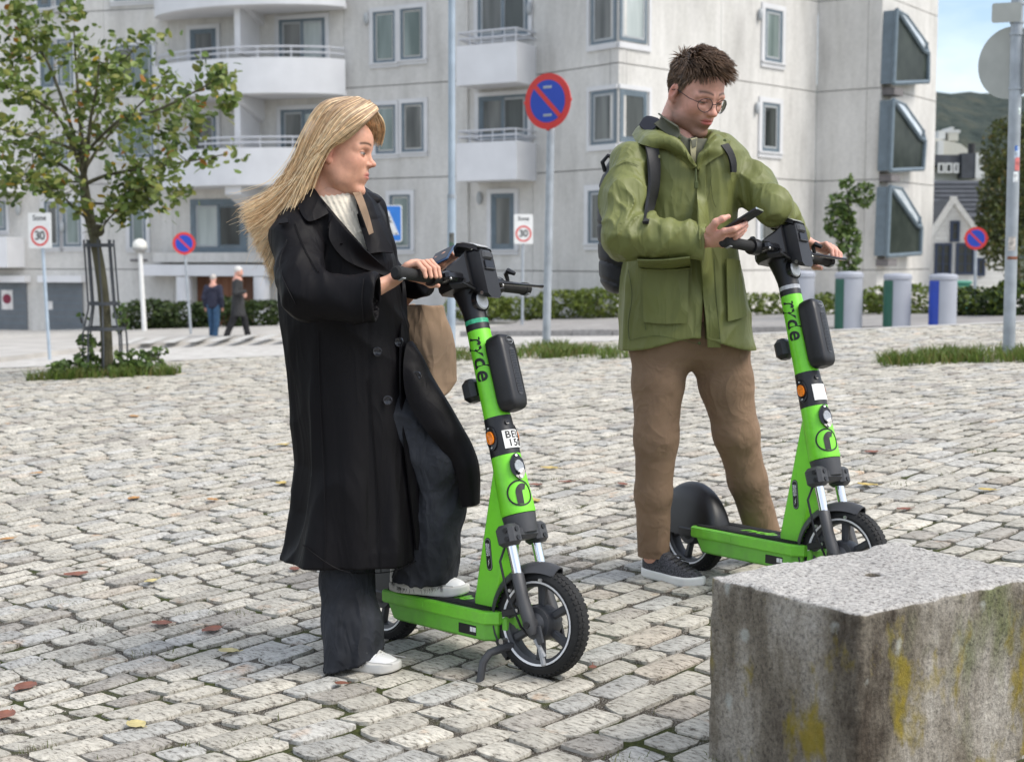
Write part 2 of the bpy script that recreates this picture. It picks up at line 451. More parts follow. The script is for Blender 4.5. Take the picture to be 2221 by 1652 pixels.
# far pavements with granite kerbs
def pave(name, pts, h, mat, kind='structure'):
    mb = MB()
    top = [Vector((p[0], p[1], ground(p[0], p[1])+h)) for p in pts]; n = len(top)
    mb.add(top+[p-Vector((0, 0, h+.2)) for p in top], [tuple(range(n))]+[(i, n+i, n+(i+1) % n, (i+1) % n) for i in range(n)])
    o = mb.build(name, mat, smooth=False); o['kind'] = kind; return o
kl = [far_ground(1000, 729), far_ground(1330, 727), far_ground(1700, 721), far_ground(2050, 720), far_ground(2300, 722), far_ground(2700, 724)]
kin = [p+Vector((.35*6.5, .94*6.5, 0)) for p in kl]
pavement = pave('pavement', [(p.x, p.y) for p in kl]+[(p.x, p.y) for p in reversed(kin)], .11, M_ASPH)
def kerb_run(pts):
    for a, b in zip(pts[:-1], pts[1:]):
        a = Vector((a.x, a.y, 0)); b = Vector((b.x, b.y, 0)); d = b-a; n = max(1, round(d.length/1.0)); u = d.normalized(); w = Vector((-u.y, u.x, 0))
        for i in range(n):
            p0, p1 = a+d*(i/n)+u*.008, a+d*((i+1)/n)-u*.008
            mb = MB(); cs = []
            for zz in (-.2, .125+rc.uniform(-.006, .006)):
                for pt, s_ in ((p0, -.07), (p1, -.07), (p1, .07), (p0, .07)):
                    c = pt+w*s_; cs.append((c.x, c.y, ground(pt.x, pt.y)+zz))
            mb.add(cs, [(3, 2, 1, 0), (4, 5, 6, 7), (0, 1, 5, 4), (1, 2, 6, 5), (2, 3, 7, 6), (3, 0, 4, 7)])
            mb.build('kerb_stone', M_KERB, pavement, smooth=False)
kerb_run(kl[:5])
lk = [far_ground(-260, 796), far_ground(0, 785), far_ground(150, 766), far_ground(330, 752), far_ground(640, 729)]
lin = [far_ground(640, 712), far_ground(300, 722), far_ground(0, 743), far_ground(-260, 745)]
pave('left_pavement', [(p.x, p.y) for p in lk]+[(p.x, p.y) for p in lin], .10, pm('pale_paving', (.42, .40, .37), .9, var=.15, vs=1.2))
mb = MB()
for k in range(9):
    x0 = 255+k*48
    a, b = far_ground(x0, 757-k*1.4), far_ground(x0+26, 756-k*1.4)
    c, d = far_ground(x0+66, 741-k*1.1), far_ground(x0+44, 741-k*1.1)
    mb.add([(p.x, p.y, ground(p.x, p.y)+.115) for p in (a, b, c, d)], [(0, 1, 2, 3)])
o = mb.build('crossing_stripes', pm('road_paint', (.50, .49, .46), .7, var=.06), smooth=False); o['kind'] = 'structure'

# hill behind
def m_hill():
    q = NT('wooded_hill', 1, .1)
    n = q.noise(.055, 6, .65); c = q.ramp(n, [(.3, (.030, .042, .040)), (.5, (.052, .064, .056)), (.7, (.085, .088, .068))])
    q.color(c); q.bump(q.noise(.09, 4), 1, 6); return q.m
hx = np.linspace(-300, 900, 90); rows = []
for j, t in enumerate(np.linspace(0, 1, 26)):
    row = []
    for x in hx:
        top = 130+4*math.sin(x*.011+1.1)+3*math.sin(x*.031)+5*mnoise.noise((x*.02, 1, 0))
        y = 780+t*300
        row.append((x, y, -4+(top*math.sin(t*math.pi/2))+6*mnoise.noise((x*.03, t*8, 3))+2.6*mnoise.noise((x*.13, t*30, 7))))
    rows.append(row)
o = MB().grid(rows).build('hill', m_hill()); o['kind'] = 'structure'
# ================================================================ APARTMENT BUILDING
def m_concrete():
    q = NT('weathered_concrete', .9, .25)
    v = q.map((1, 1, .35))
    c = q.ramp(q.noise(.8, 6, .62, v), [(.28, (.47, .455, .43)), (.5, (.60, .584, .552)), (.72, (.67, .653, .62))])
    st = q.ramp(q.noise(3.2, 5, .6, q.map((1, 1, .12))), [(.35, (.91, .91, .90)), (.6, (1.02, 1.02, 1.02))])
    c = q.mix(1.0, c, st, 'MULTIPLY')
    c = q.mix(1.0, c, q.ramp(q.noise(9, 3), [(.3, (.93, .93, .93)), (.7, (1.03, 1.03, 1.03))]), 'MULTIPLY')
    q.color(c); q.bump(q.noise(30, 4), .25, .01); return q.m
M_CONC = m_concrete()
M_JNT = pm('joint_dark', (.16, .15, .15), .95)
M_WHITE = pm('white_render', (.69, .69, .70), .7, var=.05, vs=1.5)
M_SUR = pm('window_surround', (.60, .60, .605), .7, var=.06, vs=1.2)
M_BLUE = pm('slate_blue_paint', (.125, .165, .195), .5, var=.12, vs=4)
M_SASH = pm('grey_sash', (.36, .38, .39), .5, var=.08)
M_RAIL = pm('railing_paint', (.52, .53, .56), .5, var=.06)
M_DOORG = pm('garage_grey', (.125, .142, .158), .6, var=.10, vs=3)
M_BROWN = pm('brown_timber', (.16, .065, .03), .6, var=.3, vs=3, stretch=(1, 1, .15))
def glass(name, c, c2):
    return pm(name, c, .08, vs=1.6, spec=.35, stretch=(1.6, 1.6, .22), col2=c2, detail=2)
GL = [glass('pane_dark', (.018, .021, .02), (.075, .085, .08)), glass('pane_green', (.10, .135, .125), (.24, .29, .275)), glass('pane_curtain', (.30, .34, .33), (.50, .54, .52)), glass('pane_grey', (.045, .05, .048), (.17, .175, .165))]
PSKY = glass('pane_sky_reflection', (.40, .45, .48), (.62, .66, .68)); PBAY = pm('pane_bay', (.018, .024, .021), .3, vs=1.4, spec=.05, col2=(.045, .055, .046))  # sloping bay panes: reflected sky is painted in as a pale base colour
bld = thing('apartment_building', 'pale grey concrete apartment block with white balconies and blue grey window frames', 'building', (0, 46, -1))
JZ = [-1.6, .86, 3.68, 6.50, 9.32, 12.1]

def wpt(px, d):
    r_ = ray(px, 350); return Vector((r_.x*d/r_.y, d))
class Wall:
    def __init__(s, px0, d0, px1, d1, splits=(), zs=JZ, gap=.028):
        s.a, s.b = wpt(px0, d0), wpt(px1, d1); e = s.b-s.a; s.L = e.length; s.u = e.normalized()
        s.n = Vector((s.u.y, -s.u.x))
        s.T = Matrix(((s.u.x, s.n.x, 0, s.a.x), (s.u.y, s.n.y, 0, s.a.y), (0, 0, 1, 0), (0, 0, 0, 1)))
        us = [0]+[s.hit(px, 350)[0] for px in splits]+[s.L]
        for z0, z1 in zip(zs[:-1], zs[1:]):
            for u0, u1 in zip(us[:-1], us[1:]):
                mb = MB(); g = gap/2
                mb.box(((u0+u1)/2, -.15, (z0+z1)/2), (u1-u0-g, .30, z1-z0-gap), s.T)
                mb.build('wall_panel', M_CONC, bld, smooth=False)
        mb = MB(); mb.box((s.L/2, -.2, (zs[0]+zs[-1])/2), (s.L-.05, .26, zs[-1]-zs[0]-.05), s.T); mb.build('wall_core', M_JNT, bld, smooth=False)
    def hit(s, px, py):
        d = ray(px, py); k = s.n.x*d.x+s.n.y*d.y; t = (s.n.x*s.a.x+s.n.y*s.a.y)/k
        p = Vector((d.x*t, d.y*t)); return (p-s.a).dot(s.u), HC+d.z*t
    def rect(s, x0, y0, x1, y1):
        h = [s.hit(x, y) for x, y in ((x0, y0), (x1, y0), (x1, y1), (x0, y1))]
        return (h[0][0]+h[3][0])/2, (h[1][0]+h[2][0])/2, (h[2][1]+h[3][1])/2, (h[0][1]+h[1][1])/2
    def bx(s, mb, u0, u1, z0, z1, n0, n1): return mb.box(((u0+u1)/2, (n0+n1)/2, (z0+z1)/2), (abs(u1-u0), abs(n1-n0), abs(z1-z0)), s.T)
    def ringbox(s, mb, u0, u1, z0, z1, w, n0, n1):
        s.bx(mb, u0, u1, z0, z0+w, n0, n1); s.bx(mb, u0, u1, z1-w, z1, n0, n1)
        s.bx(mb, u0, u0+w, z0+w, z1-w, n0, n1); s.bx(mb, u1-w, u1, z0+w, z1-w, n0, n1)
    def window(s, rect, leaves=1, glassm=None, sur=.18, fw=.10, sash=True, lean=0.0, transom=None):
        u0, u1, z0, z1 = s.rect(*rect)
        win = MB(); s.ringbox(win, u0, u1, z0, z1, fw, .0, .035)
        w = win.build('window', M_BLUE, bld, smooth=False)
        if sur:
            q = MB(); s.ringbox(q, u0-sur, u1+sur, z0-sur*1.15, z1+sur*.8, sur*.98, -.02, .055); s.bx(q, u0-sur, u1+sur, z0-.05, z0, .0, .10)
            q.build('surround', M_SUR, w, smooth=False)
        step = (u1-u0-2*fw)/leaves
        for k in range(leaves):
            a, b = u0+fw+k*step, u0+fw+(k+1)*step
            if sash:
                q = MB(); s.ringbox(q, a+.012, b-.012, z0+fw+.012, z1-fw-.012, .055, .004, .028); q.build('sash', M_SASH if rnd.random() < .6 else M_BLUE, w, smooth=False)
            g = glassm[k % len(glassm)] if glassm else rnd.choice(GL)
            q = MB(); s.bx(q, a+.05, b-.05, z0+fw+.05, z1-fw-.05, -.01, .012); q.build('pane', g, w, smooth=False)
            if leaves > 1 and k: q = MB(); s.bx(q, a-.04, a+.04, z0+fw, z1-fw, .0, .04); q.build('mullion', M_BLUE, w, smooth=False)
        return w
    def wall_lamp(s, px, py):
        u, z = s.hit(px, py); mb = MB(); mb.ball((u, .08, z), (.09, .08, .2), 10, s.T); mb.build('wall_lamp', M_SASH, bld)
g0, g1, g2, g3 = GL

# far left wing
wl = Wall(-330, 50.5, 372, 47.2, splits=(232,))
for r_ in ((81, -60, 112, 19), (121, -60, 156, 14), (88, 88, 118, 191), (126, 84, 160, 187), (95, 300, 122, 358), (125, 298, 148, 356), (98, 436, 130, 536), (138, 436, 177, 535)):
    wl.window(r_, 1, [rnd.choice((g1, g3, g2))], .14, .07)
for r_ in ((248, -70, 330, 2), (250, 98, 331, 190), (257, 248, 334, 342)): wl.window(r_, 2, None, .14, .07)
wl.window((282, 434, 317, 537), 1, [g1], .14, .07)
for r_ in ((-30, 435, 14, 500), (-60, 100, -5, 190)): wl.window(r_, 1, [g1], .12, .07)
for (y0, y1) in ((352, 416), (514, 580)):
    wl.a = wl.a+wl.n*1.0; u0, u1, z0, z1 = wl.rect(-120, y0, 15, y1); wl.a = wl.a-wl.n*1.0; mb = MB(); wl.bx(mb, u0, u1, z0, z1, -.05, 1.0); mb.build('balcony_front', M_WHITE, bld, smooth=False)
for k, (x0, x1, y0, y1) in enumerate(((-40, 60, 612, 741), (104, 181, 612, 736))):
    u0, u1, z0, z1 = wl.rect(x0, y0, x1, y1); z0 = -1.2
    mb = MB(); wl.bx(mb, u0, u1, z0, z1, .0, .06); door = mb.build('garage_door', M_DOORG, bld, smooth=False)
    for i in range(1, 7):
        zz = z0+(z1-z0)*i/7; mb = MB(); wl.bx(mb, u0+.03, u1-.03, zz-.012, zz+.012, .055, .068); mb.build('door_rib', M_BLUE, door, smooth=False)
    mb = MB(); wl.bx(mb, u0-.15, u1+.15, z1, z1+.22, .0, .35); mb.build('lintel', M_WHITE, bld, smooth=False)
    if k == 0:
        pu, pz = wl.hit(18, 648)
        mb = MB(); wl.bx(mb, pu-.22, pu+.22, pz-.36, pz+.30, .06, .075); pl = mb.build('notice_plate', pm('notice_white', (.7, .68, .66), .6), door, smooth=False)
        mb = MB(); T = wl.T @ Matrix.Translation((pu, .076, pz)) @ Matrix.Rotation(R(-90), 4, 'X'); mb.lathe([(.001, .004), (.17, .004), (.17, 0)], T, 16); mb.build('notice_disc', pm('notice_red', (.22, .02, .05), .6), door, smooth=False)
    else:
        pu, pz = wl.hit(112, 662); mb = MB(); wl.bx(mb, pu-.08, pu+.08, pz-.14, pz+.14, .06, .075); mb.build('notice_plate', MATS['notice_white'], door, smooth=False)
for px in (42, 137): wl.wall_lamp(px, 492 if px > 100 else 455)

# curved balcony bay
wb = Wall(372, 47.2, 748, 45.2)
def balcony_bay(wall, x0, x1, yt, yb, yr, bulge=1.35):
    u0, _ = wall.hit(x0, yt); u1, zt = wall.hit(x1, yt)
    mid = ((x0+x1)/2)
    dd = .94
    # heights measured at the bow of the front
    def zz(py):
        d = ray(mid, py); k = wall.n.x*d.x+wall.n.y*d.y; t = (wall.n.x*wall.a.x+wall.n.y*wall.a.y+bulge)/k; return HC+d.z*t
    zt, zb, zr = zz(yt), zz(yb), zz(yr)
    N = 20; arc = []
    for i in range(N+1):
        t = i/N; s_ = math.sin(math.pi*t); arc.append((u0+(u1-u0)*t, .25+bulge*(s_**.62)))
    P = lambda u, n, z: wall.T @ Vector((u, n, z))
    mb = MB(); mb.grid([[P(u, n, zt) for u, n in arc], [P(u, n, zb) for u, n in arc]], thick=.12)
    b = mb.build('balcony', M_WHITE, bld, angle=30)
    mb = MB(); mb.prism(arc+[(u1, -.05), (u0, -.05)], zb-.02, zb+.16, wall.T); mb.build('slab', M_WHITE, b, smooth=False)
    for h in (.5, 1.0):
        mb = MB(); mb.tube([P(u, n-.06, zt+(zr-zt)*h) for u, n in arc], .032, 6); mb.build('handrail', M_RAIL, b)
    for i in range(1, N, 3):
        u, n = arc[i]; mb = MB(); mb.cyl(P(u, n-.06, zt-.02), P(u, n-.06, zr), .022, 6); mb.build('baluster', M_RAIL, b)
    return u0, u1, zb, zt
balcony_bay(wb, 350, 752, 128, 205, 103)
balcony_bay(wb, 365, 752, 322, 402, 298)
balcony_bay(wb, 350, 752, -62, 14, -90)
for (ya, yb_, yc) in ((-5, 128, 22), (205, 330, 222), (402, 500, 402)):
    ua, za = wb.hit(556, ya); ub, zb_ = wb.hit(556, yb_)
    if ya < 400:
        mb = MB(); wb.bx(mb, ua-.1, ua+.1, zb_, za, .0, 1.25); mb.build('divider_wall', M_WHITE, bld, smooth=False)
    mb = MB(); T = wb.T @ Matrix.Translation((ua-.12, 0, 0))
    prof = [(0.0, za-.9), (0.0, za), (1.5, za), (1.5, za-.35)]
    vs = [T @ Vector((x, n, z)) for x in (-.16, .40) for n, z in prof]
    mb.add(vs, [(3, 2, 1, 0), (4, 5, 6, 7), (0, 1, 5, 4), (1, 2, 6, 5), (2, 3, 7, 6), (3, 0, 4, 7)]); mb.build('bracket_beam', M_WHITE, bld, smooth=False)
for r_, lv in (((414, 62, 470, 150), 1), ((606, 40, 706, 150), 2), ((415, 245, 470, 340), 1), ((610, 236, 706, 340), 2)):
    wb.window(r_, lv, [g3, g2] if lv == 2 else [g3], .14, .10)
wb.window((414, 432, 536, 549), 2, [g2, g0], .0, .20)
u0, u1, z0, z1 = wb.rect(350, 548, 600, 562); mb = MB(); wb.bx(mb, u0, u1, z0-.1, z1, .0, .5); mb.build('ledge', M_CONC, bld, smooth=False)
u0, u1, z0, z1 = wb.rect(335, 574, 610, 598); mb = MB(); wb.bx(mb, u0, u1, z0, z1, .0, .7); mb.build('canopy', M_WHITE, bld, smooth=False)
u0, u1, z0, z1 = wb.rect(430, 600, 566, 720); mb = MB(); wb.bx(mb, u0, u1, -1.3, z1, .0, .05); ed = mb.build('entrance_door', M_BROWN, bld, smooth=False)
for i in range(1, 8):
    uu = u0+(u1-u0)*i/8; mb = MB(); wb.bx(mb, uu-.02, uu+.02, -1.2, z1-.05, .045, .07); mb.build('door_batten', M_BROWN, ed, smooth=False)
for px in (418, 584):
    uu, _ = wb.hit(px, 650); _, zt = wb.hit(px, 600); mb = MB(); mb.cyl(wb.T @ Vector((uu, .5, -1.3)), wb.T @ Vector((uu, .5, zt)), .26, 16); mb.build('column', M_WHITE, bld)
u0, u1, z0, z1 = wl.rect(283, 562, 320, 567); mb = MB(); wl.bx(mb, u0, u1, z0, z1, 0, .03); mb.build('vent_slot', M_JNT, bld, smooth=False)

# middle wing with paired windows
wm = Wall(748, 45.2, 985, 43.4)
for x0, x1, y0, y1, g in ((810, 858, 24, 137, g1), (869, 918, 17, 130, g1), (815, 859, 227, 334, g1), (872, 920, 222, 330, g3), (846, 891, 421, 541, g1)):
    wm.window((x0, y0, x1, y1), 1, [g], .13, .08, sash=False)
wm.wall_lamp(797, 42)
# wing with box balconies
wx = Wall(985, 43.4, 1155, 42.0)
for r_ in ((1037, -30, 1146, 80), (1039, 206, 1145, 300)): wx.window(r_, 2, [g3, g0], .13, .09)
wx.window((1066, 418, 1116, 541), 1, [g3], .14, .09, transom=.3)
for (y0, y1, yr) in ((95, 182, 66), (308, 391, 282)):
    dep = 1.15; wx.a = wx.a+wx.n*dep; u0, _ = wx.hit(989, y0); u1, _ = wx.hit(1120, y0); wx.a = wx.a-wx.n*dep
    def zz(py):
        d = ray(1060, py); k = wx.n.x*d.x+wx.n.y*d.y; t = (wx.n.x*wx.a.x+wx.n.y*wx.a.y+dep)/k; return HC+d.z*t
    zt, zb, zr = zz(y0), zz(y1), zz(yr)
    mb = MB(); wx.bx(mb, u0, u1, zb, zt, dep-.1, dep); wx.bx(mb, u0, u0+.1, zb, zt, 0, dep-.1); wx.bx(mb, u1-.1, u1, zb, zt, 0, dep-.1); wx.bx(mb, u0+.1, u1-.1, zb, zb+.15, 0, dep-.1)
    b = mb.build('balcony', M_WHITE, bld, smooth=False)
    for h in (.52, 1.0):
        z = zt+(zr-zt)*h; mb = MB(); P = lambda u, n: wx.T @ Vector((u, n, z)); mb.tube([P(u0+.05, 0), P(u0+.05, dep-.05)], .03, 6); mb.tube([P(u0+.05, dep-.05), P(u1-.05, dep-.05)], .03, 6); mb.tube([P(u1-.05, dep-.05), P(u1-.05, 0)], .03, 6); mb.build('handrail', M_RAIL, b)
    for i in range(6):
        u = u0+.05+(u1-u0-.1)*i/5; mb = MB(); mb.cyl(wx.T @ Vector((u, dep-.05, zt-.02)), wx.T @ Vector((u, dep-.05, zr)), .02, 6); mb.build('baluster', M_RAIL, b)
for px, py in ((1165, 20), (1042, 430)): wx.wall_lamp(px if px < 1155 else 1150, py)
u, _ = wx.hit(1015, 300); mb = MB(); mb.cyl(wx.T @ Vector((u, .06, -1.2)), wx.T @ Vector((u, .06, 12)), .035, 8); mb.build('drainpipe', M_CONC, bld)
# nose of the building with corner windows
w1 = Wall(1155, 42.0, 1340, 39.3)
w2 = Wall(1340, 39.3, 1768, 46.2, splits=(1560,))
for (ya, yb_) in ((-20, 96), (197, 314)):
    w1.window((1283, ya, 1337, yb_), 1, [g3], 0, .08); w2.window((1343, ya, 1401, yb_-4), 1, [g2 if ya < 0 else g0], 0, .08)
    for wl_, a, b in ((w1, 1274, 1339), (w2, 1341, 1410)):
        u0, u1, z0, z1 = wl_.rect(a, ya-10, b, yb_+13); q = MB()
        wl_.bx(q, u0, u1, z0, z0+.16, -.02, .05); wl_.bx(q, u0, u1, z1-.12, z1, -.02, .05)
        if wl_ is w1: wl_.bx(q, u0, u0+.1, z0+.16, z1-.12, -.02, .05)
        else: wl_.bx(q, u1-.1, u1, z0+.16, z1-.12, -.02, .05)
        q.build('surround', M_SUR, bld, smooth=False)
w1.window((1277, 411, 1322, 528), 1, [g3], .16, .08)
for r_, g in (((1656, 20, 1694, 136), g1), ((1650, 222, 1688, 330), g0), ((1646, 426, 1684, 530), g3)): w2.window(r_, 1, [g], .16, .10)
for px, py in ((1644, 33), (1638, 235)): w2.wall_lamp(px, py)
# return wall and the right-hand gable with its bay windows
w3 = Wall(1768, 46.2, 1906, 45.0, splits=(1876,))
w4 = Wall(1906, 45.0, 2026, 49.0)
for poly in (((1944, 22), (1976, 34), (2013, 92), (2012, 178), (1937, 181)), ((1936, 217), (1972, 227), (2006, 282), (2001, 367), (1930, 370)), ((1929, 405), (1965, 409), (1998, 470), (1995, 550), (1923, 555))):
    dep = .42; w4.a = w4.a+w4.n*dep; uz = [w4.hit(*p) for p in poly]; s2 = w4.hit(poly[2][0]-10, poly[2][1]+19); w4.a = w4.a-w4.n*dep
    cu = sum(p[0] for p in uz)/5; cz = sum(p[1] for p in uz)/5
    # flat-fronted bay with a sloping glazed roof: frame bars along the outline, dark glass within
    (ua, za), (ub, zb_), (uc, zc), (ud, zd), (ue, ze) = uz
    out = [(ua, za), s2, (uc, zc-.35), (ud, zd), (ue, ze)]
    P0_ = lambda p, n: w4.T @ Vector((p[0], n, p[1]))
    mb = MB()
    for (p, q_) in zip(out, out[1:]+out[:1]):
        mb.cyl(w4.T @ Vector((p[0], dep, p[1])), w4.T @ Vector((q_[0], dep, q_[1])), .075, 6)
    mb.cyl(P0_((ub, zb_), dep-.16), P0_((uc, zc), dep-.10), .06, 6); mb.cyl(P0_((uc, zc), dep-.10), P0_((uc, zc-.35), dep), .06, 6); mb.cyl(P0_((ua, za), dep), P0_((ub, zb_), dep-.16), .05, 6); bay = mb.build('bay_window', M_BLUE, bld, smooth=False)
    mb = MB(); mb.prism([(p[0], p[1]) for p in out], -dep+.03, -dep+.06, w4.T @ Matrix.Rotation(R(90), 4, 'X')); mb.build('front_pane', PBAY, bay, smooth=False)
    mb = MB()
    P = lambda p, n: w4.T @ Vector((p[0], n, p[1]))
    mb.add([P((ua, za), dep+.02), P(s2, dep+.02), P((uc, zc), dep-.10), P((ub, zb_), dep-.16)], [(0, 1, 2, 3)]); mb.build('roof_pane', PSKY, bay, smooth=False)
    mb = MB(); mb.add([P((uc, zc), dep), P((ud, zd), dep), P((ud, zd), 0), P((uc, zc), 0)], [(0, 1, 2, 3)]); mb.add([P((ud, zd), dep), P((ue, ze), dep), P((ue, ze), 0), P((ud, zd), 0)], [(0, 1, 2, 3)]); mb.add([P((ua, za), dep), P((ue, ze), dep), P((ue, ze), 0), P((ua, za), 0)], [(0, 1, 2, 3)]); mb.build('cheek', M_BLUE, bay, smooth=False)
    mb = MB(); w4.bx(mb, ue+.15, ue+.9, ze-.32, ze-.1, 0, .4); mb.build('vent_box', M_JNT, bay, smooth=False)
# roof over everything
allp = [wl.a, wl.b, wm.a, wx.a, w1.a, w2.a, w3.a, w4.a, w4.b]
back = [Vector((allp[-1].x+.6, 64)), Vector((allp[0].x, 66))]
mb = MB(); poly = [(p.x, p.y+.3) for p in allp]+[(p.x, p.y) for p in back]; mb.prism(poly, 11.9, 12.05); mb.build('roof', M_JNT, bld, smooth=False)
mb = MB(); a, b = w4.b, back[0]; mb.box(((a.x+b.x)/2-.6, (a.y+b.y)/2+.5, 5.2), (.3, (b-a).length-1.2, 13.2)); mb.build('end_wall', M_CONC, bld, smooth=False)
# ================================================================ ELECTRIC SCOOTER (built standing at the origin, front axle above x=0, heading +x)
def m_green(name, col, rough):
    q = NT(name, rough, .5); q.b.inputs['Coat Weight'].default_value = .2
    c = q.mix(1.0, col, q.ramp(q.noise(9, 6, .65), [(.30, (.80, .82, .80)), (.55, (1.03, 1.02, 1.0))]), 'MULTIPLY')
    sc = q.ramp(q.noise(46, 5, .7, q.map((1, 1, .25), (R(30), R(20), 0))), [(.66, (0, 0, 0)), (.74, (.7, .7, .7))]); c = q.mix(sc, c, (.10, .13, .05))
    low = q.math('MULTIPLY', q.math('SUBTRACT', .42, q.sep(q.obj, 2)), 1.6); low = q.math('MULTIPLY', q.math('MAXIMUM', low, 0), q.noise(26, 5, .7))
    c = q.mix(q.math('MINIMUM', low, .45), c, (.15, .15, .10)); q.color(c); q.bump(q.noise(60, 4), .06, .003); return q.m
M_GREEN = m_green('lime_green_paint', (.20, .72, .028), .40)
M_GREEN2 = m_green('lime_green_plastic', (.155, .58, .03), .52)
M_BLK = pm('satin_black', (.012, .012, .014), .42, var=.2, vs=8, bump=.05, bs=300)
M_BLKG = pm('gloss_black', (.010, .010, .012), .18, var=.2, vs=8)
M_DGREY = pm('dark_grey_alloy', (.050, .051, .055), .5, var=.15, vs=10, bump=.06, bs=200)
M_RUB = pm('rubber', (.014, .014, .014), .8, var=.25, vs=20, bump=.15, bs=160)
M_CHR = pm('chrome', (.75, .76, .78), .12, metal=1., var=.05)
M_STEEL = pm('steel_screw', (.5, .5, .5), .3, metal=1., var=.05)
M_REFL = pm('reflective_white', (.82, .82, .82), .4, var=.03)
M_AMB = pm('amber_lens', (.85, .22, .01), .2, var=.25, vs=160)
M_LENS = pm('clear_lens', (.34, .36, .38), .12, var=.25, vs=120)
M_TXT = pm('black_print', (.008, .008, .008), .5, var=.05)
M_PLATE = pm('plate_white', (.78, .78, .76), .5, var=.04)
M_RING = pm('green_ring_light', (.05, .42, .22), .25, var=.3, vs=60)
M_GREYP = pm('grey_print', (.32, .33, .34), .5, var=.05)
M_MAT = pm('deck_mat', (.016, .016, .017), .75, var=.3, vs=14, bump=.2, bs=90)

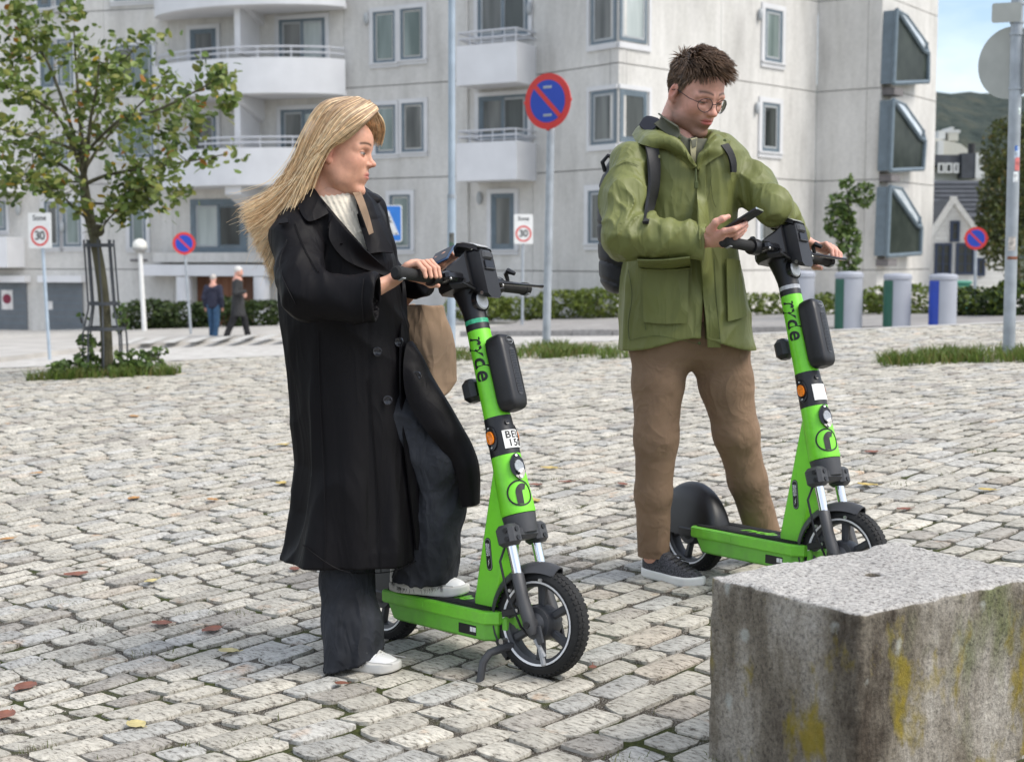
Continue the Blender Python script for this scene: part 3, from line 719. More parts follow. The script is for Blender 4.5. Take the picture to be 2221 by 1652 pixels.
RW = .160; RAKE = R(18)
def scooter(steer, label, with_number=True, ring=M_RING):
    t = thing('electric_scooter', label, 'scooter', (0, 0, 0), 'lime green electric scooters')
    I = Matrix.Identity(4)
    S0 = Matrix.Translation((0, 0, RW)) @ Matrix.Rotation(-RAKE, 4, 'Y')         # axis frame without steering
    S = S0 @ Matrix.Rotation(steer, 4, 'Z')                                       # turned with the handlebar
    part = lambda mb, n, m, p=t, **k: mb.build(n, m, p, **k)
    Ax = Matrix.Rotation(R(90), 4, 'X')                                           # lathe axis -> wheel axle
    def wheel(T, lab=None):
        mb = MB(); mb.ball((0, 0, 0), (.046, .046, .05), 16, T @ Ax); w = part(mb, 'wheel', M_DGREY, label=lab)
        prof = [(.121, -.026), (.133, -.031), (.147, -.027), (.156, -.016), (RW, 0), (.156, .016), (.147, .027), (.133, .031), (.121, .026)]
        mb = MB(); mb.lathe(prof, T @ Ax, 48, closed=True); part(mb, 'tyre', M_RUB, w)
        mb = MB()
        for k in range(58):
            a = 2*math.pi*k/58
            for s_ in (-1, 1):
                Tt = T @ Matrix.Rotation(a+s_*.027, 4, 'Y')
                mb.box((0, 0, 0), (.0100, .0125, .0170), Tt @ Matrix.Translation((0, s_*.0088, RW-.0094)) @ Matrix.Rotation(s_*R(18), 4, 'Z'))
                mb.box((0, 0, 0), (.0085, .0075, .0120), Tt @ Matrix.Translation((0, s_*.0205, RW-.0105)) @ Matrix.Rotation(s_*R(-40), 4, 'X'))
        part(mb, 'tread', M_RUB, w, smooth=False)['kind'] = 'stuff'
        mb = MB(); mb.lathe([(.108, -.020), (.121, -.027), (.123, 0), (.121, .027), (.108, .020), (.106, 0)], T @ Ax, 48, closed=True); part(mb, 'rim', M_DGREY, w)
        for s_ in (-1, 1):
            mb = MB(); mb.lathe([(.1185, s_*.0275), (.1185, s_*.0295), (.1245, s_*.0315), (.1245, s_*.029)], T @ Ax, 48, closed=True); part(mb, 'reflective_ring', M_REFL, w)
        for k in range(6):
            Tk = T @ Matrix.Rotation(2*math.pi*k/6+.3, 4, 'Y')
            mb = MB(); mb.box((0, 0, .074), (.022, .020, .074), Tk, taper=1.25, bev=.005); part(mb, 'spoke', M_DGREY, w)
        mb = MB(); mb.cyl(T @ Vector((0, -.055, 0)), T @ Vector((0, .055, 0)), .020, 16); part(mb, 'hub_cap', M_DGREY, w)
        mb = MB(); mb.lathe([(.001, -.036), (.048, -.034), (.053, -.02), (.053, .02), (.048, .034), (.001, .036)], T @ Ax, 32); part(mb, 'motor', M_DGREY, w)
        return w
    wheel(S)
    RX = -.75; TR = Matrix.Translation((RX, 0, RW-.01)); wheel(TR)
    # front fender
    def fender(T, a0, a1, r0, hw, name, mat, flare=0.0, par=t):
        mb = MB(); rows = []; n = 22
        for i in range(n+1):
            f = i/n; a = a0+(a1-a0)*f; r = r0+flare*(f-.5)**2; e = min(1, .55+2.2*min(f, 1-f)+.0)
            row = []
            for u in np.linspace(-1, 1, 9):
                rad = r-.030*abs(u)**2.6; row.append(T @ Vector((math.cos(a)*rad, u*hw*e, math.sin(a)*rad)))
            rows.append(row)
        mb.grid(rows, thick=.004); return part(mb, name, mat, par)
    fd = fender(S, R(52), R(208), RW+.020, .047, 'front_fender', M_DGREY)
    for s_ in (-1, 1):
        mb = MB(); mb.box((-.068, s_*.044, .045), (.085, .005, .022), S @ Matrix.Rotation(R(4), 4, 'Y'), bev=.002); part(mb, 'fender_strap', M_BLK, fd)
        for (x, z) in ((-.045, .05), (.062, .118), (-.055, .112)):
            mb = MB(); mb.cyl(S @ Vector((x, s_*.044, z)), S @ Vector((x, s_*.052, z)), .0055, 8); part(mb, 'screw', M_STEEL, fd)
    # fork legs
    for s_ in (-1, 1):
        y = s_*.062
        mb = MB(); mb.cyl(S @ Vector((-.004, y, .13)), S @ Vector((-.004, y, .285)), .0155, 16); part(mb, 'fork_stanchion', M_CHR)
        mb = MB(); mb.tube([S @ Vector(p) for p in ((.004, y, -.030), (.004, y, -.012), (.0, y, .03), (-.004, y, .08), (-.004, y, .150), (-.004, y, .155))], [.014, .021, .023, .021, .021, .018], 14, flat=.8)
        lg = part(mb, 'fork_leg', M_DGREY)
        mb = MB(); mb.cyl(S @ Vector((.004, y*.9, 0)), S @ Vector((.004, y+s_*.024, 0)), .010, 10); part(mb, 'axle_bolt', M_BLK, lg)
        mb = MB(); mb.box((.02, y*.86, -.035), (.026, .008, .055), S, bev=.004); part(mb, 'dropout', M_DGREY, lg)
    # crown clamp
    mb = MB()
    mb.cyl(S @ Vector((0, 0, .268)), S @ Vector((0, 0, .325)), .046, 20, r2=.052)
    mb.box((0, 0, .272), (.060, .100, .044), S, bev=.012); cr = part(mb, 'fork_crown', M_DGREY)
    for s_ in (-1, 1):
        mb = MB(); mb.box((-.002, s_*.066, .268), (.064, .056, .064), S, bev=.011); part(mb, 'clamp', M_DGREY, cr)
        for z in (.255, .281):
            mb = MB(); mb.cyl(S @ Vector((.028, s_*.066, z)), S @ Vector((.0335, s_*.066, z)), .0075, 12); part(mb, 'screw', M_BLK, cr)
            mb = MB(); mb.cyl(S @ Vector((.010, s_*.093, z)), S @ Vector((.010, s_*.098, z)), .0075, 12); part(mb, 'screw', M_BLK, cr)
    mb = MB(); mb.tube([S @ Vector(p) for p in ((-.03, -.05, .25), (-.05, -.072, .20), (-.045, -.078, .10), (-.03, -.066, .0), (-.02, -.05, -.03))], .004, 6); part(mb, 'brake_cable', M_BLK)
    mb = MB(); mb.box((.012, -.052, -.10), (.014, .012, .05), S, bev=.003); mb.cyl(S @ Vector((.0, -.05, -.045)), S @ Vector((.02, -.05, -.10)), .007, 8); part(mb, 'valve', M_GREYP)
    # head tube (fixed to the frame) and strut to the deck
    mb = MB(); mb.lathe([(.001, .327), (.052, .327), (.0535, .335), (.050, .42), (.0455, .508), (.001, .508)], S0, 28); ht = part(mb, 'head_tube', M_GREEN)
    prof = [(-.118, .430), (-.158, .60), (-.188, .60), (-.262, .20), (-.258, .172), (-.165, .172), (-.150, .26)]
    mb = MB(); n = len(prof); hw = [.026, .030, .028, .042, .044, .044, .040]
    ring0 = [Vector((x, -w, z)) for (x, z), w in zip(prof, hw)]; ring1 = [Vector((x, w, z)) for (x, z), w in zip(prof, hw)]
    mb.add(ring0+ring1, [tuple(range(n)), tuple(reversed(range(n, 2*n)))]+[(i, n+i, n+(i+1) % n, (i+1) % n) for i in range(n)])
    st = mb.build('frame_strut', M_GREEN, t, angle=28)
    bv = st.modifiers.new('edge', 'BEVEL'); bv.width = .009; bv.segments = 3; bv.limit_method = 'ANGLE'; bv.angle_limit = R(30)
    mb = MB(); mb.box((-.212, 0, .178), (.105, .100, .014), bev=.005); part(mb, 'strut_foot', M_GREEN, st)
    # oval sticker on the strut
    def oval(w, h, n=20):
        r_ = w/2; L = h/2-r_
        return [(math.cos(a)*r_, math.sin(a)*r_+L) for a in np.linspace(0, math.pi, n//2)]+[(math.cos(a)*r_, math.sin(a)*r_-L) for a in np.linspace(math.pi, 2*math.pi, n//2)]
    def sidep(w0):  # frame on the strut's right flank
        return Matrix.Translation((-.195, -.0365, .345)) @ Matrix.Rotation(R(-2), 4, 'X') @ Matrix.Rotation(R(-9), 4, 'Y') @ Matrix.Rotation(R(90), 4, 'X')
    Ts = sidep(0)
    for nm, m, w, h, z in (('sticker', M_TXT, .026, .100, .0022), ('sticker_rim', M_GREYP, .0222, .094, .0030), ('sticker_field', M_TXT, .0195, .090, .0036)):
        mb = MB(); mb.prism(oval(w, h), -.004, z, Ts); part(mb, nm, m, st, smooth=False)
    mb = MB(); Tz = Ts @ Matrix.Translation((0, 0, .0040))
    mb.prism([(-.004, -.036), (.003, -.024), (0, -.024), (.004, -.012), (-.003, -.023), (0, -.023)], 0, .0004, Tz)
    mb.text('ACROSS', .0105, Tz @ Matrix.Translation((-.0035, .014, 0)) @ Matrix.Rotation(R(90), 4, 'Z'), extrude=.0003, offset=.0003)
    mb.text('SCOOTER', .008, Tz @ Matrix.Translation((.005, .014, 0)) @ Matrix.Rotation(R(90), 4, 'Z'), extrude=.0003, offset=.0002)
    part(mb, 'sticker_print', M_REFL, st, smooth=False)
    # helper: wrap flat art round a tube of the axis frame
    def wrap(T, rad, s0, ang0, rot=0.0, lift=.0008, taper=None):
        def fn(v):
            x, y = v.x, v.y
            if rot: x, y = x*math.cos(rot)-y*math.sin(rot), x*math.sin(rot)+y*math.cos(rot)
            s_ = s0+y; r_ = (taper(s_) if taper else rad)+lift+v.z; a = ang0+x/rad
            return Vector((math.cos(a)*r_, math.sin(a)*r_, s_))
        return fn
    def wrapped(poly, z, T, fn, name, m, par):
        mb = MB(); vs = [T @ fn(Vector((x, y, zz))) for zz in (0, z) for x, y in poly]; n = len(poly)
        mb.add(vs, [tuple(reversed(range(n))), tuple(range(n, 2*n))]+[(i, (i+1) % n, n+(i+1) % n, n+i) for i in range(n)]); return part(mb, name, m, par, smooth=False)
    htr = lambda s_: .0535-(s_-.335)*.0455
    # round emblem: ring with a bold r
    fn = wrap(S0, .049, .385, R(-20), lift=.001, taper=htr)
    def strip(pts_o, pts_i):
        mb = MB(); vs = []
        for (a, b) in zip(pts_o, pts_i): vs += [S0 @ fn(Vector((*a, 0))), S0 @ fn(Vector((*b, 0))), S0 @ fn(Vector((*b, .0007))), S0 @ fn(Vector((*a, .0007)))]
        fs = []; n = len(pts_o)
        for i in range(n-1):
            for q in range(4): fs.append((i*4+q, i*4+(q+1) % 4, (i+1)*4+(q+1) % 4, (i+1)*4+q))
        mb.add(vs, fs); return mb
    A = np.linspace(0, 2*math.pi, 41)
    em = part(strip([(math.cos(a)*.0400, math.sin(a)*.0400) for a in A], [(math.cos(a)*.0350, math.sin(a)*.0350) for a in A]), 'emblem', M_TXT, ht, smooth=False)
    po, pi_ = [], []
    for a in np.linspace(math.pi, R(58), 14): po.append((.010+math.cos(a)*.024, -.002+math.sin(a)*.030)); pi_.append((.010+math.cos(a)*.006+.002, -.002+math.sin(a)*.011))
    po = [(-.014, -.032)]+po; pi_ = [(.004, -.034)]+pi_
    part(strip(po, pi_), 'emblem_letter', M_TXT, em, smooth=False)
    # head light on the head tube
    fn2 = wrap(S0, .046, .465, R(-10), taper=htr)
    def pear(w, h): return [(math.cos(a)*w*(1-.28*math.sin(a)*-1 if False else 1)*(1.0 if abs(math.sin(a)) < .55 else .82), math.sin(a)*h) for a in np.linspace(0, 2*math.pi, 25)[:-1]]
    wrapped(pear(.021, .040), .010, S0, fn2, 'lamp_base', M_BLKG, ht); wrapped([(x*.52, y*.50-.002) for x, y in pear(.021, .040)], .016, S0, fn2, 'front_lamp', M_LENS, ht)
    for yy in (.033, -.033): wrapped([(math.cos(a)*.0035, yy+math.sin(a)*.0035) for a in np.linspace(0, 6.28, 9)[:-1]], .0125, S0, fn2, 'screw', M_STEEL, ht)
    # collar with reflectors and number plate
    mb = MB(); mb.lathe([(.001, .508), (.0462, .508), (.0462, .515), (.0425, .628), (.001, .628)], S0, 28); co = part(mb, 'collar', M_BLK)
    ctr = lambda s_: .0462-(s_-.515)*.033
    for sgn in (-1, 1):
        fn3 = wrap(S0, .044, .566, sgn*R(84), taper=ctr)
        wrapped([(math.cos(a)*.019, math.sin(a)*.038) for a in np.linspace(0, 6.28, 21)[:-1]], .006, S0, fn3, 'reflector_base', M_BLKG, co)
        wrapped([(math.cos(a)*.0108, math.sin(a)*.020) for a in np.linspace(0, 6.28, 21)[:-1]], .011, S0, fn3, 'side_reflector', M_AMB, co)
        for yy in (.030, -.030): wrapped([(math.cos(a)*.003, yy+math.sin(a)*.003) for a in np.linspace(0, 6.28, 9)[:-1]], .0085, S0, fn3, 'screw', M_STEEL, co)
    fn4 = wrap(S0, .044, .552, R(9), taper=ctr)
    mb = MB(); gx, gy = np.linspace(-.036, .036, 9), (-.028, .028)
    vs = [S0 @ fn4(Vector((x, y, z))) for z in (0, .0022) for y in gy for x in gx]; k = 9
    mb.add(vs, [(i, i+1, k+i+1, k+i) for i in range(k-1)]+[(2*k+i, 2*k+i+1, 3*k+i+1, 3*k+i) for i in range(k-1)]+[(i, i+1, 2*k+i+1, 2*k+i) for i in range(k-1)]+[(k+i, k+i+1, 3*k+i+1, 3*k+i) for i in range(k-1)]+[(0, k, 3*k, 2*k), (k-1, 2*k-1, 4*k-1, 3*k-1)])
    pl = part(mb, 'number_plate', M_PLATE, co)
    if with_number:
        fn5 = lambda y0: (lambda v: fn4(Vector((v.x, v.y+y0, v.z+.0024))))
        mb = MB(); mb.text('BEU', .031, S0, offset=.0006, fn=fn5(.0125), spacing=1.1); mb.text('150', .031, S0, offset=.0006, fn=fn5(-.0135), spacing=1.1); part(mb, 'plate_lettering', M_TXT, pl, smooth=False)
    fn6 = wrap(S0, .044, .604, R(-8), taper=ctr); wrapped([(math.cos(a)*.007, math.sin(a)*.007) for a in np.linspace(0, 6.28, 13)[:-1]], .005, S0, fn6, 'screw', M_BLKG, co)
    # stem
    str_ = lambda s_: .0415-(s_-.63)*.018
    mb = MB(); mb.lathe([(.001, .628), (.0415, .628), (.0365, .905), (.001, .905)], S, 28); stem = part(mb, 'stem', M_GREEN)
    fnt = wrap(S, .038, .815, R(-74), rot=R(-90), lift=.0012, taper=str_)
    mb = MB(); mb.text('ryde', .074, S, shear=.10, offset=.0012, extrude=.0008, fn=fnt, spacing=1.08); part(mb, 'lettering', M_TXT, stem, smooth=False)
    mb = MB(); mb.lathe([(.001, .905), (.0372, .905), (.0368, .925), (.001, .925)], S, 28); part(mb, 'stem_ring', M_BLK)
    mb = MB(); mb.lathe([(.001, .925), (.0368, .925), (.0368, .939), (.001, .939)], S, 28); part(mb, 'light_ring', ring)
    # black neck that flares towards the bar
    mb = MB(); rows = []
    for s_, x0, x1, w in ((.939, -.0365, .0365, .036), (.96, -.038, .036, .036), (.99, -.045, .034, .035), (1.02, -.054, .034, .036), (1.05, -.066, .038, .04), (1.08, -.070, .046, .045), (1.10, -.060, .05, .045)):
        c, rx = (x0+x1)/2, (x1-x0)/2; rows.append([S @ Vector((c+math.cos(a)*rx, math.sin(a)*w, s_)) for a in np.linspace(0, 2*math.pi, 17)])
    mb.grid(rows); mb.add([p for p in rows[-1][:-1]], [tuple(range(16))]); neck = part(mb, 'neck', M_BLK)
    mb = MB(); Tl = S @ Matrix.Translation((.033, 0, .992)) @ Matrix.Rotation(R(90), 4, 'Y'); mb.lathe([(.001, .012), (.024, .010), (.028, .004), (.028, -.004)], Tl, 24); part(mb, 'head_light', M_REFL, neck)
    mb = MB(); mb.lathe([(.028, -.006), (.028, .006), (.033, .004), (.034, -.01)], Tl, 24, closed=True); part(mb, 'lamp_bezel', M_BLKG, neck)
    # bar, grips, levers
    ZB = 1.072
    mb = MB(); mb.cyl(S @ Vector((-.01, -.20, ZB)), S @ Vector((-.01, .20, ZB)), .0165, 14); bar = part(mb, 'handlebar', M_BLK)
    for s_ in (-1, 1):
        mb = MB(); mb.lathe([(.001, .325), (.015, .325), (.0215, .319), (.0215, .297), (.0185, .295), (.019, .20), (.0185, .168), (.001, .168)], S @ Matrix.Translation((-.01, 0, ZB)) @ Matrix.Rotation(s_*R(-90), 4, 'X'), 18); gr = part(mb, 'grip', M_RUB)
        for y in (.306,):
            mb = MB(); mb.box((-.004, s_*y, ZB-.0215), (.022, .013, .004), S, bev=.001); part(mb, 'grip_mark', M_GREYP, gr)
        mb = MB(); mb.lathe([(.017, .135), (.0275, .135), (.0285, .142), (.0285, .164), (.0275, .170), (.017, .170)], S @ Matrix.Translation((-.01, 0, ZB)) @ Matrix.Rotation(s_*R(-90), 4, 'X'), 20); part(mb, 'grip_collar', M_BLK)
        mb = MB(); mb.box((.016, s_*.098, ZB-.004), (.040, .085, .030), S, bev=.008); lv = part(mb, 'brake_lever', M_BLKG)
        if s_ > 0:
            mb = MB(); mb.tube([S @ Vector(p) for p in ((.022, s_*.10, ZB-.006), (.038, s_*.16, ZB-.010), (.046, s_*.24, ZB-.012), (.046, s_*.30, ZB-.010), (.044, s_*.325, ZB-.008))], [.011, .011, .009, .008, .011], 10, flat=.6); part(mb, 'lever_blade', M_BLKG, lv)
        mb = MB(); mb.ball((.036, s_*.128, ZB-.018), .005, 8, S); part(mb, 'pivot_screw', M_STEEL, lv)
        mb = MB(); mb.tube([S @ Vector(p) for p in ((.036, s_*.06, ZB-.014), (.055, s_*.10, ZB-.036), (.05, s_*.04, ZB-.048), (.02, s_*.03, ZB-.05))], .0042, 6); part(mb, 'brake_cable', M_BLK, lv)
    # centre console: wedge, front block, phone holder hook
    def hull(secs):
        mb = MB(); rows = []
        for x, w, z0, z1 in secs:
            b = .012; rows.append([S @ Vector((x, y, z)) for y, z in ((-w, z0+b), (-w, z1-b), (-w+b, z1), (w-b, z1), (w, z1-b), (w, z0+b), (w-b, z0), (-w+b, z0), (-w, z0+b))])
        mb.grid(rows); mb.add(rows[0][:-1], [tuple(range(8))]); mb.add(rows[-1][:-1], [tuple(reversed(range(8)))]); return mb
    con = part(hull([(-.085, .045, 1.045, 1.082), (-.05, .085, 1.038, 1.100), (.0, .095, 1.036, 1.112), (.03, .062, 1.036, 1.135), (.045, .05, 1.036, 1.15)]), 'console', M_BLK)
    hd = part(hull([(.022, .032, 1.030, 1.135), (.034, .035, 1.015, 1.150), (.075, .035, .990, 1.150), (.092, .032, .985, 1.140)]), 'front_block', M_BLK)
    mb = MB(); mb.box((.092, 0, 1.122), (.016, .046, .030), S, bev=.007); part(mb, 'latch', M_DGREY, hd)
    mb = MB(); mb.box((.0915, 0, 1.092), (.012, .042, .026), S, bev=.002); part(mb, 'recess', M_BLKG, hd)
    mb = MB(); mb.box((.094, 0, 1.077), (.012, .046, .006), S, bev=.002); part(mb, 'latch_sill', M_DGREY, hd)
    mb = MB(); mb.cyl(S @ Vector((.07, -.034, 1.005)), S @ Vector((.07, -.037, 1.005)), .006, 10); part(mb, 'screw', M_STEEL, hd)
    mb = MB(); rows = []
    for x, z, th in ((-.002, 1.158, .010), (-.002, 1.176, .012), (.014, 1.186, .012), (.04, 1.178, .014), (.072, 1.160, .014), (.088, 1.146, .010)):
        rows.append([S @ Vector((x, y, z+dz)) for y, dz in ((-.036, -th), (-.033, 0), (.033, 0), (.036, -th), (-.036, -th))])
    mb.grid(rows); mb.add(rows[0][:-1], [(0, 1, 2, 3)]); hk = part(mb, 'phone_hook', M_BLK, hd, angle=50)
    mb = MB(); rows = []
    for x, z in ((.018, 1.1878), (.04, 1.1802), (.072, 1.1622), (.086, 1.1512)): rows.append([S @ Vector((x, y, z)) for y in (-.029, .029)])
    mb.grid(rows, thick=.0015); part(mb, 'hook_cover', pm('scuffed_clear_plastic', (.50, .50, .50), .22, var=.35, vs=60), hd)
    mb = MB(); mb.tube([S @ Vector(p) for p in ((-.01, .225, ZB+.02), (-.005, .215, ZB+.042), (.012, .208, ZB+.046), (.03, .215, ZB+.03))], [.006, .008, .010, .006], 8); part(mb, 'bell_lever', M_BLK)
    mb = MB(); mb.ball((-.012, -.145, ZB+.030), (.010, .013, .010), 8, S); part(mb, 'bell', M_BLKG)
    # bag-like battery box on the front of the stem, small hook pad behind
    def blob_box(name, m, cx, s0, s1, hx, hy, up):
        mb = MB(); rows = []; n = 20
        for f, k in ((0, .55), (.02, .78), (.06, .93), (.14, 1), (.5, 1.0), (.82, 1), (.92, .96), (.97, .84), (1.0, .58)):
            s_ = s0+(s1-s0)*f; row = []
            for a in np.linspace(0, 2*math.pi, n+1):
                ca, sa = math.cos(a), math.sin(a); e = .42
                row.append(S @ Vector((cx+np.sign(ca)*abs(ca)**e*hx*k, np.sign(sa)*abs(sa)**e*hy*k, s_)))
            rows.append(row)
        mb.grid(rows); mb.add(rows[0][:-1], [tuple(reversed(range(n)))]); mb.add(rows[-1][:-1], [tuple(range(n))]); return part(mb, name, m, angle=45)
    bx_ = blob_box('helmet_box', M_BLK, .068, .632, .868, .036, .040, 1)
    mb = MB(); mb.prism(oval(.026, .150), 0, .0015, S @ Matrix.Translation((.1035, .004, .748)) @ Matrix.Rotation(R(90), 4, 'Z') @ Matrix.Rotation(R(90), 4, 'X')); gl = part(mb, 'box_grille', M_DGREY, bx_, smooth=False)
    for k in range(26):
        mb = MB(); mb.box((.1055, .004, .683+k*.0052), (.0016, .020, .0024), S); part(mb, 'grille_rib', M_BLKG, gl, smooth=False)
    mb = MB(); Tb = S @ Matrix.Translation((.1045, .004, .846)) @ Matrix.Rotation(R(90), 4, 'Z') @ Matrix.Rotation(R(90), 4, 'X'); mb.lathe([(.0115, 0), (.0125, .0008), (.0125, 0)], Tb @ Matrix.Scale(1.3, 4, (1, 0, 0)), 20); mb.text('osto', .012, Tb @ Matrix.Translation((0, 0, .0004)), extrude=.0003); part(mb, 'box_badge', M_GREYP, bx_, smooth=False)
    mb = MB(); mb.box((-.072, 0, .735), (.052, .060, .072), S, bev=.014); part(mb, 'bag_hook', M_BLK)
    # deck
    def deckring(x0, x1, w, c):
        return [(x0, -w+c*.4), (x0+c*.4, -w), (x1-c, -w), (x1, -w+c), (x1, w-c), (x1-c, w), (x0+c*.4, w), (x0, w-c*.4)]
    mb = MB(); L0 = deckring(-.715, -.118, .098, .030)
    rows = [[Vector((x, y, z)) for x, y in deckring(a, b, w, c)]+[Vector((deckring(a, b, w, c)[0][0], deckring(a, b, w, c)[0][1], z))] for a, b, w, c, z in ((-.665, -.121, .094, .028, .182), (-.669, -.117, .098, .030, .178), (-.669, -.117, .098, .030, .148), (-.665, -.121, .095, .030, .143))]
    mb.grid(rows); mb.add(rows[0][:-1], [tuple(range(8))]); deck = mb.build('deck', M_GREEN, t, angle=25)
    mb = MB(); rows = [[Vector((x, y, z)) for x, y in deckring(a, b, w, c)]+[Vector((*deckring(a, b, w, c)[0], z))] for a, b, w, c, z in ((-.645, -.128, .091, .028, .146), (-.615, -.130, .091, .028, .098), (-.60, -.136, .086, .026, .092))]
    mb.grid(rows); mb.add(rows[-1][:-1], [tuple(reversed(range(8)))]); low = mb.build('battery_tray', M_GREEN2, deck, angle=25)
    mb = MB(); mb.prism(deckring(-.655, -.150, .080, .02), .180, .1850); mt = part(mb, 'deck_mat', M_MAT, deck, smooth=False)
    mb = MB()
    for k in range(57):
        x = -.648+k*.0088
        for y0, y1 in ((-.076, -.034), (.034, .076)): mb.box((x, (y0+y1)/2, .186), (.0042, y1-y0, .0035), Matrix.Translation((0, 0, 0)) @ Matrix.Shear('XY', 4, (0, 0)))
    part(mb, 'mat_ribs', M_MAT, mt, smooth=False)['kind'] = 'stuff'
    mb = MB(); mb.text('ryde', .085, Matrix.Translation((-.40, 0, .1862)), offset=.002, shear=.15, extrude=.0004); part(mb, 'mat_lettering', M_GREEN, mt, smooth=False)
    mb = MB(); mb.box((-.52, -.0985, .162), (.15, .002, .022), bev=.001); part(mb, 'side_hatch', M_GREEN, deck)
    mb = MB(); mb.box((-.235, -.0915, .118), (.082, .003, .030), bev=.001); lb = part(mb, 'rating_label', M_TXT, low)
    mb = MB(); mb.box((-.214, -.0932, .121), (.012, .001, .014)); mb.box((-.200, -.0932, .121), (.012, .001, .014)); part(mb, 'label_mark', M_REFL, lb, smooth=False)
    mb = MB(); mb.box((-.112, 0, .145), (.02, .11, .045), bev=.006); part(mb, 'front_plate', M_GREEN2, deck)
    # rear fender dome and arms
    mb = MB(); rows = []
    for a in np.linspace(R(4), R(176), 22):
        row = []
        for u in np.linspace(-1, 1, 15):
            ca, sa = math.cos(a), math.sin(a); h = (1-abs(u)**2.6)**.42; w = .062*(.80+.20*sa)
            row.append(Vector((RX-.006+ca*.168*(.86+.14*h), u*w, .150+(sa*.182)*h-.012*(abs(u) == 1))))
        rows.append(row)
    mb.grid(rows, thick=.004); part(mb, 'rear_fender', M_BLK)
    for s_ in (-1, 1):
        mb = MB(); mb.box((-.70, s_*.058, .150), (.14, .014, .034), bev=.005); part(mb, 'rear_arm', M_BLK)
    # kick stand
    mb = MB(); mb.tube([(-.085, -.02, .085), (-.095, -.07, .080), (-.105, -.115, .070), (-.112, -.135, .045), (-.115, -.142, .0), (-.118, -.150, -.030), (-.118, -.166, -.044)], [.013, .013, .012, .012, .012, .0115, .010], 10); ks = part(mb, 'kickstand', M_DGREY)
    mb = MB(); mb.box((-.118, -.172, -.046), (.030, .034, .014), bev=.004); part(mb, 'stand_foot', M_DGREY, ks)
    mb = MB(); mb.cyl((-.10, -.055, .098), (-.10, -.075, .098), .010, 10); part(mb, 'stand_bolt', M_STEEL, ks)
    return t
def place(o, x, y, heading, lean):
    z = ground(x, y); hx_, hy_ = math.cos(heading), -math.sin(heading)
    rx_, ry_ = x-.75*hx_, y-.75*hy_; pit = math.atan((z-ground(rx_, ry_))/.75)
    o.location = (x, y, z-.002); o.rotation_euler = (Matrix.Rotation(-heading, 4, 'Z') @ Matrix.Rotation(-pit, 4, 'Y') @ Matrix.Rotation(lean, 4, 'X')).to_euler()
STEER = R(11)
SC1 = scooter(STEER, 'lime green scooter with number plate, held by the blonde woman in black coat')
place(SC1, .090, 4.15, R(48), R(-1.6))
SC2 = copy_tree(SC1)
SC2['label'] = 'lime green scooter partly hidden by the granite block, under the man in green jacket'
for o in SC2.children_recursive:
    if o.name.startswith('plate_lettering'): bpy.data.objects.remove(o)
m_clear = pm('clear_ring_light', (.45, .46, .48), .2, var=.2, vs=60)
for o in SC2.children:
    if o.name.startswith('light_ring'): o.data = o.data.copy(); o.data.materials[0] = m_clear
place(SC2, 1.10, 4.67, R(56), R(-2.6))
def bar_frame(o):
    """world frame of a scooter's turned handlebar: x ahead, y left, z up along the stem"""
    return Matrix.Translation(o.location) @ o.rotation_euler.to_matrix().to_4x4() @ Matrix.Translation((0, 0, RW)) @ Matrix.Rotation(-RAKE, 4, 'Y') @ Matrix.Rotation(STEER, 4, 'Z')
def deck_pt(o, x, y, z=.188): return np.array(Matrix.Translation(o.location) @ o.rotation_euler.to_matrix().to_4x4() @ Vector((x, y, z)))
# ================================================================ IMPLICIT-SURFACE MODELLING (bodies and clothes)
def A3(p): return np.asarray(p, dtype=float)
def smin(a, b, k):
    if k <= 0: return np.minimum(a, b)
    h = np.clip(.5+.5*(b-a)/k, 0, 1); return b*(1-h)+a*h-k*h*(1-h)
def smax(a, b, k): return -smin(-a, -b, k)
def cap(P, a, b, ra, rb):
    a, b = A3(a), A3(b); ba = b-a; L = (ba*ba).sum()
    t = np.clip(((P-a)@ba)/L, 0, 1); q = P-a-t[:, None]*ba
    return np.sqrt((q*q).sum(1))-(ra+(rb-ra)*t)
def chain(P, pts, rad, k=.01):
    d = None
    for a, b, ra, rb in zip(pts[:-1], pts[1:], rad[:-1], rad[1:]):
        e = cap(P, a, b, ra, rb); d = e if d is None else smin(d, e, k)
    return d
def spline(pts, n):
    pts = np.array(pts, float); m = len(pts); out = []
    t = np.linspace(0, m-1, n)
    for s in t:
        i = min(int(s), m-2); f = s-i
        p0, p1, p2, p3 = pts[max(i-1, 0)], pts[i], pts[i+1], pts[min(i+2, m-1)]
        out.append(.5*((2*p1)+(-p0+p2)*f+(2*p0-5*p1+4*p2-p3)*f*f+(-p0+3*p1-3*p2+p3)*f**3))
    return np.array(out)
def ell(P, c, r, M=None):
    q = P-A3(c)
    if M is not None: q = q@np.asarray(M)           # columns of M are the ellipsoid axes
    r = A3(r); k0 = np.sqrt(((q/r)**2).sum(1)); k1 = np.sqrt(((q/(r*r))**2).sum(1))
    return k0*(k0-1)/np.maximum(k1, 1e-9)
def fcap(P, a, b, ra, rb, side):
    """flattened capsule: ra, rb are (along side, across side)"""
    a, b, side = A3(a), A3(b), A3(side); ba = b-a; L = np.sqrt((ba*ba).sum()); u = ba/L
    s = side-u*(side@u); s /= np.linalg.norm(s); n = np.cross(u, s)
    h = (P-a)@u; t = np.clip(h/L, 0, 1); o = h-np.clip(h, 0, L)
    r1 = ra[0]+(rb[0]-ra[0])*t; r2 = ra[1]+(rb[1]-ra[1])*t; q = P-a; rm = np.minimum(r1, r2)
    e = np.sqrt((q@s/r1)**2+(q@n/r2)**2+(o/rm)**2); return (e-1)*rm
def half(P, p, n):
    n = A3(n)/np.linalg.norm(n); return (P-A3(p))@n          # negative on the side away from n
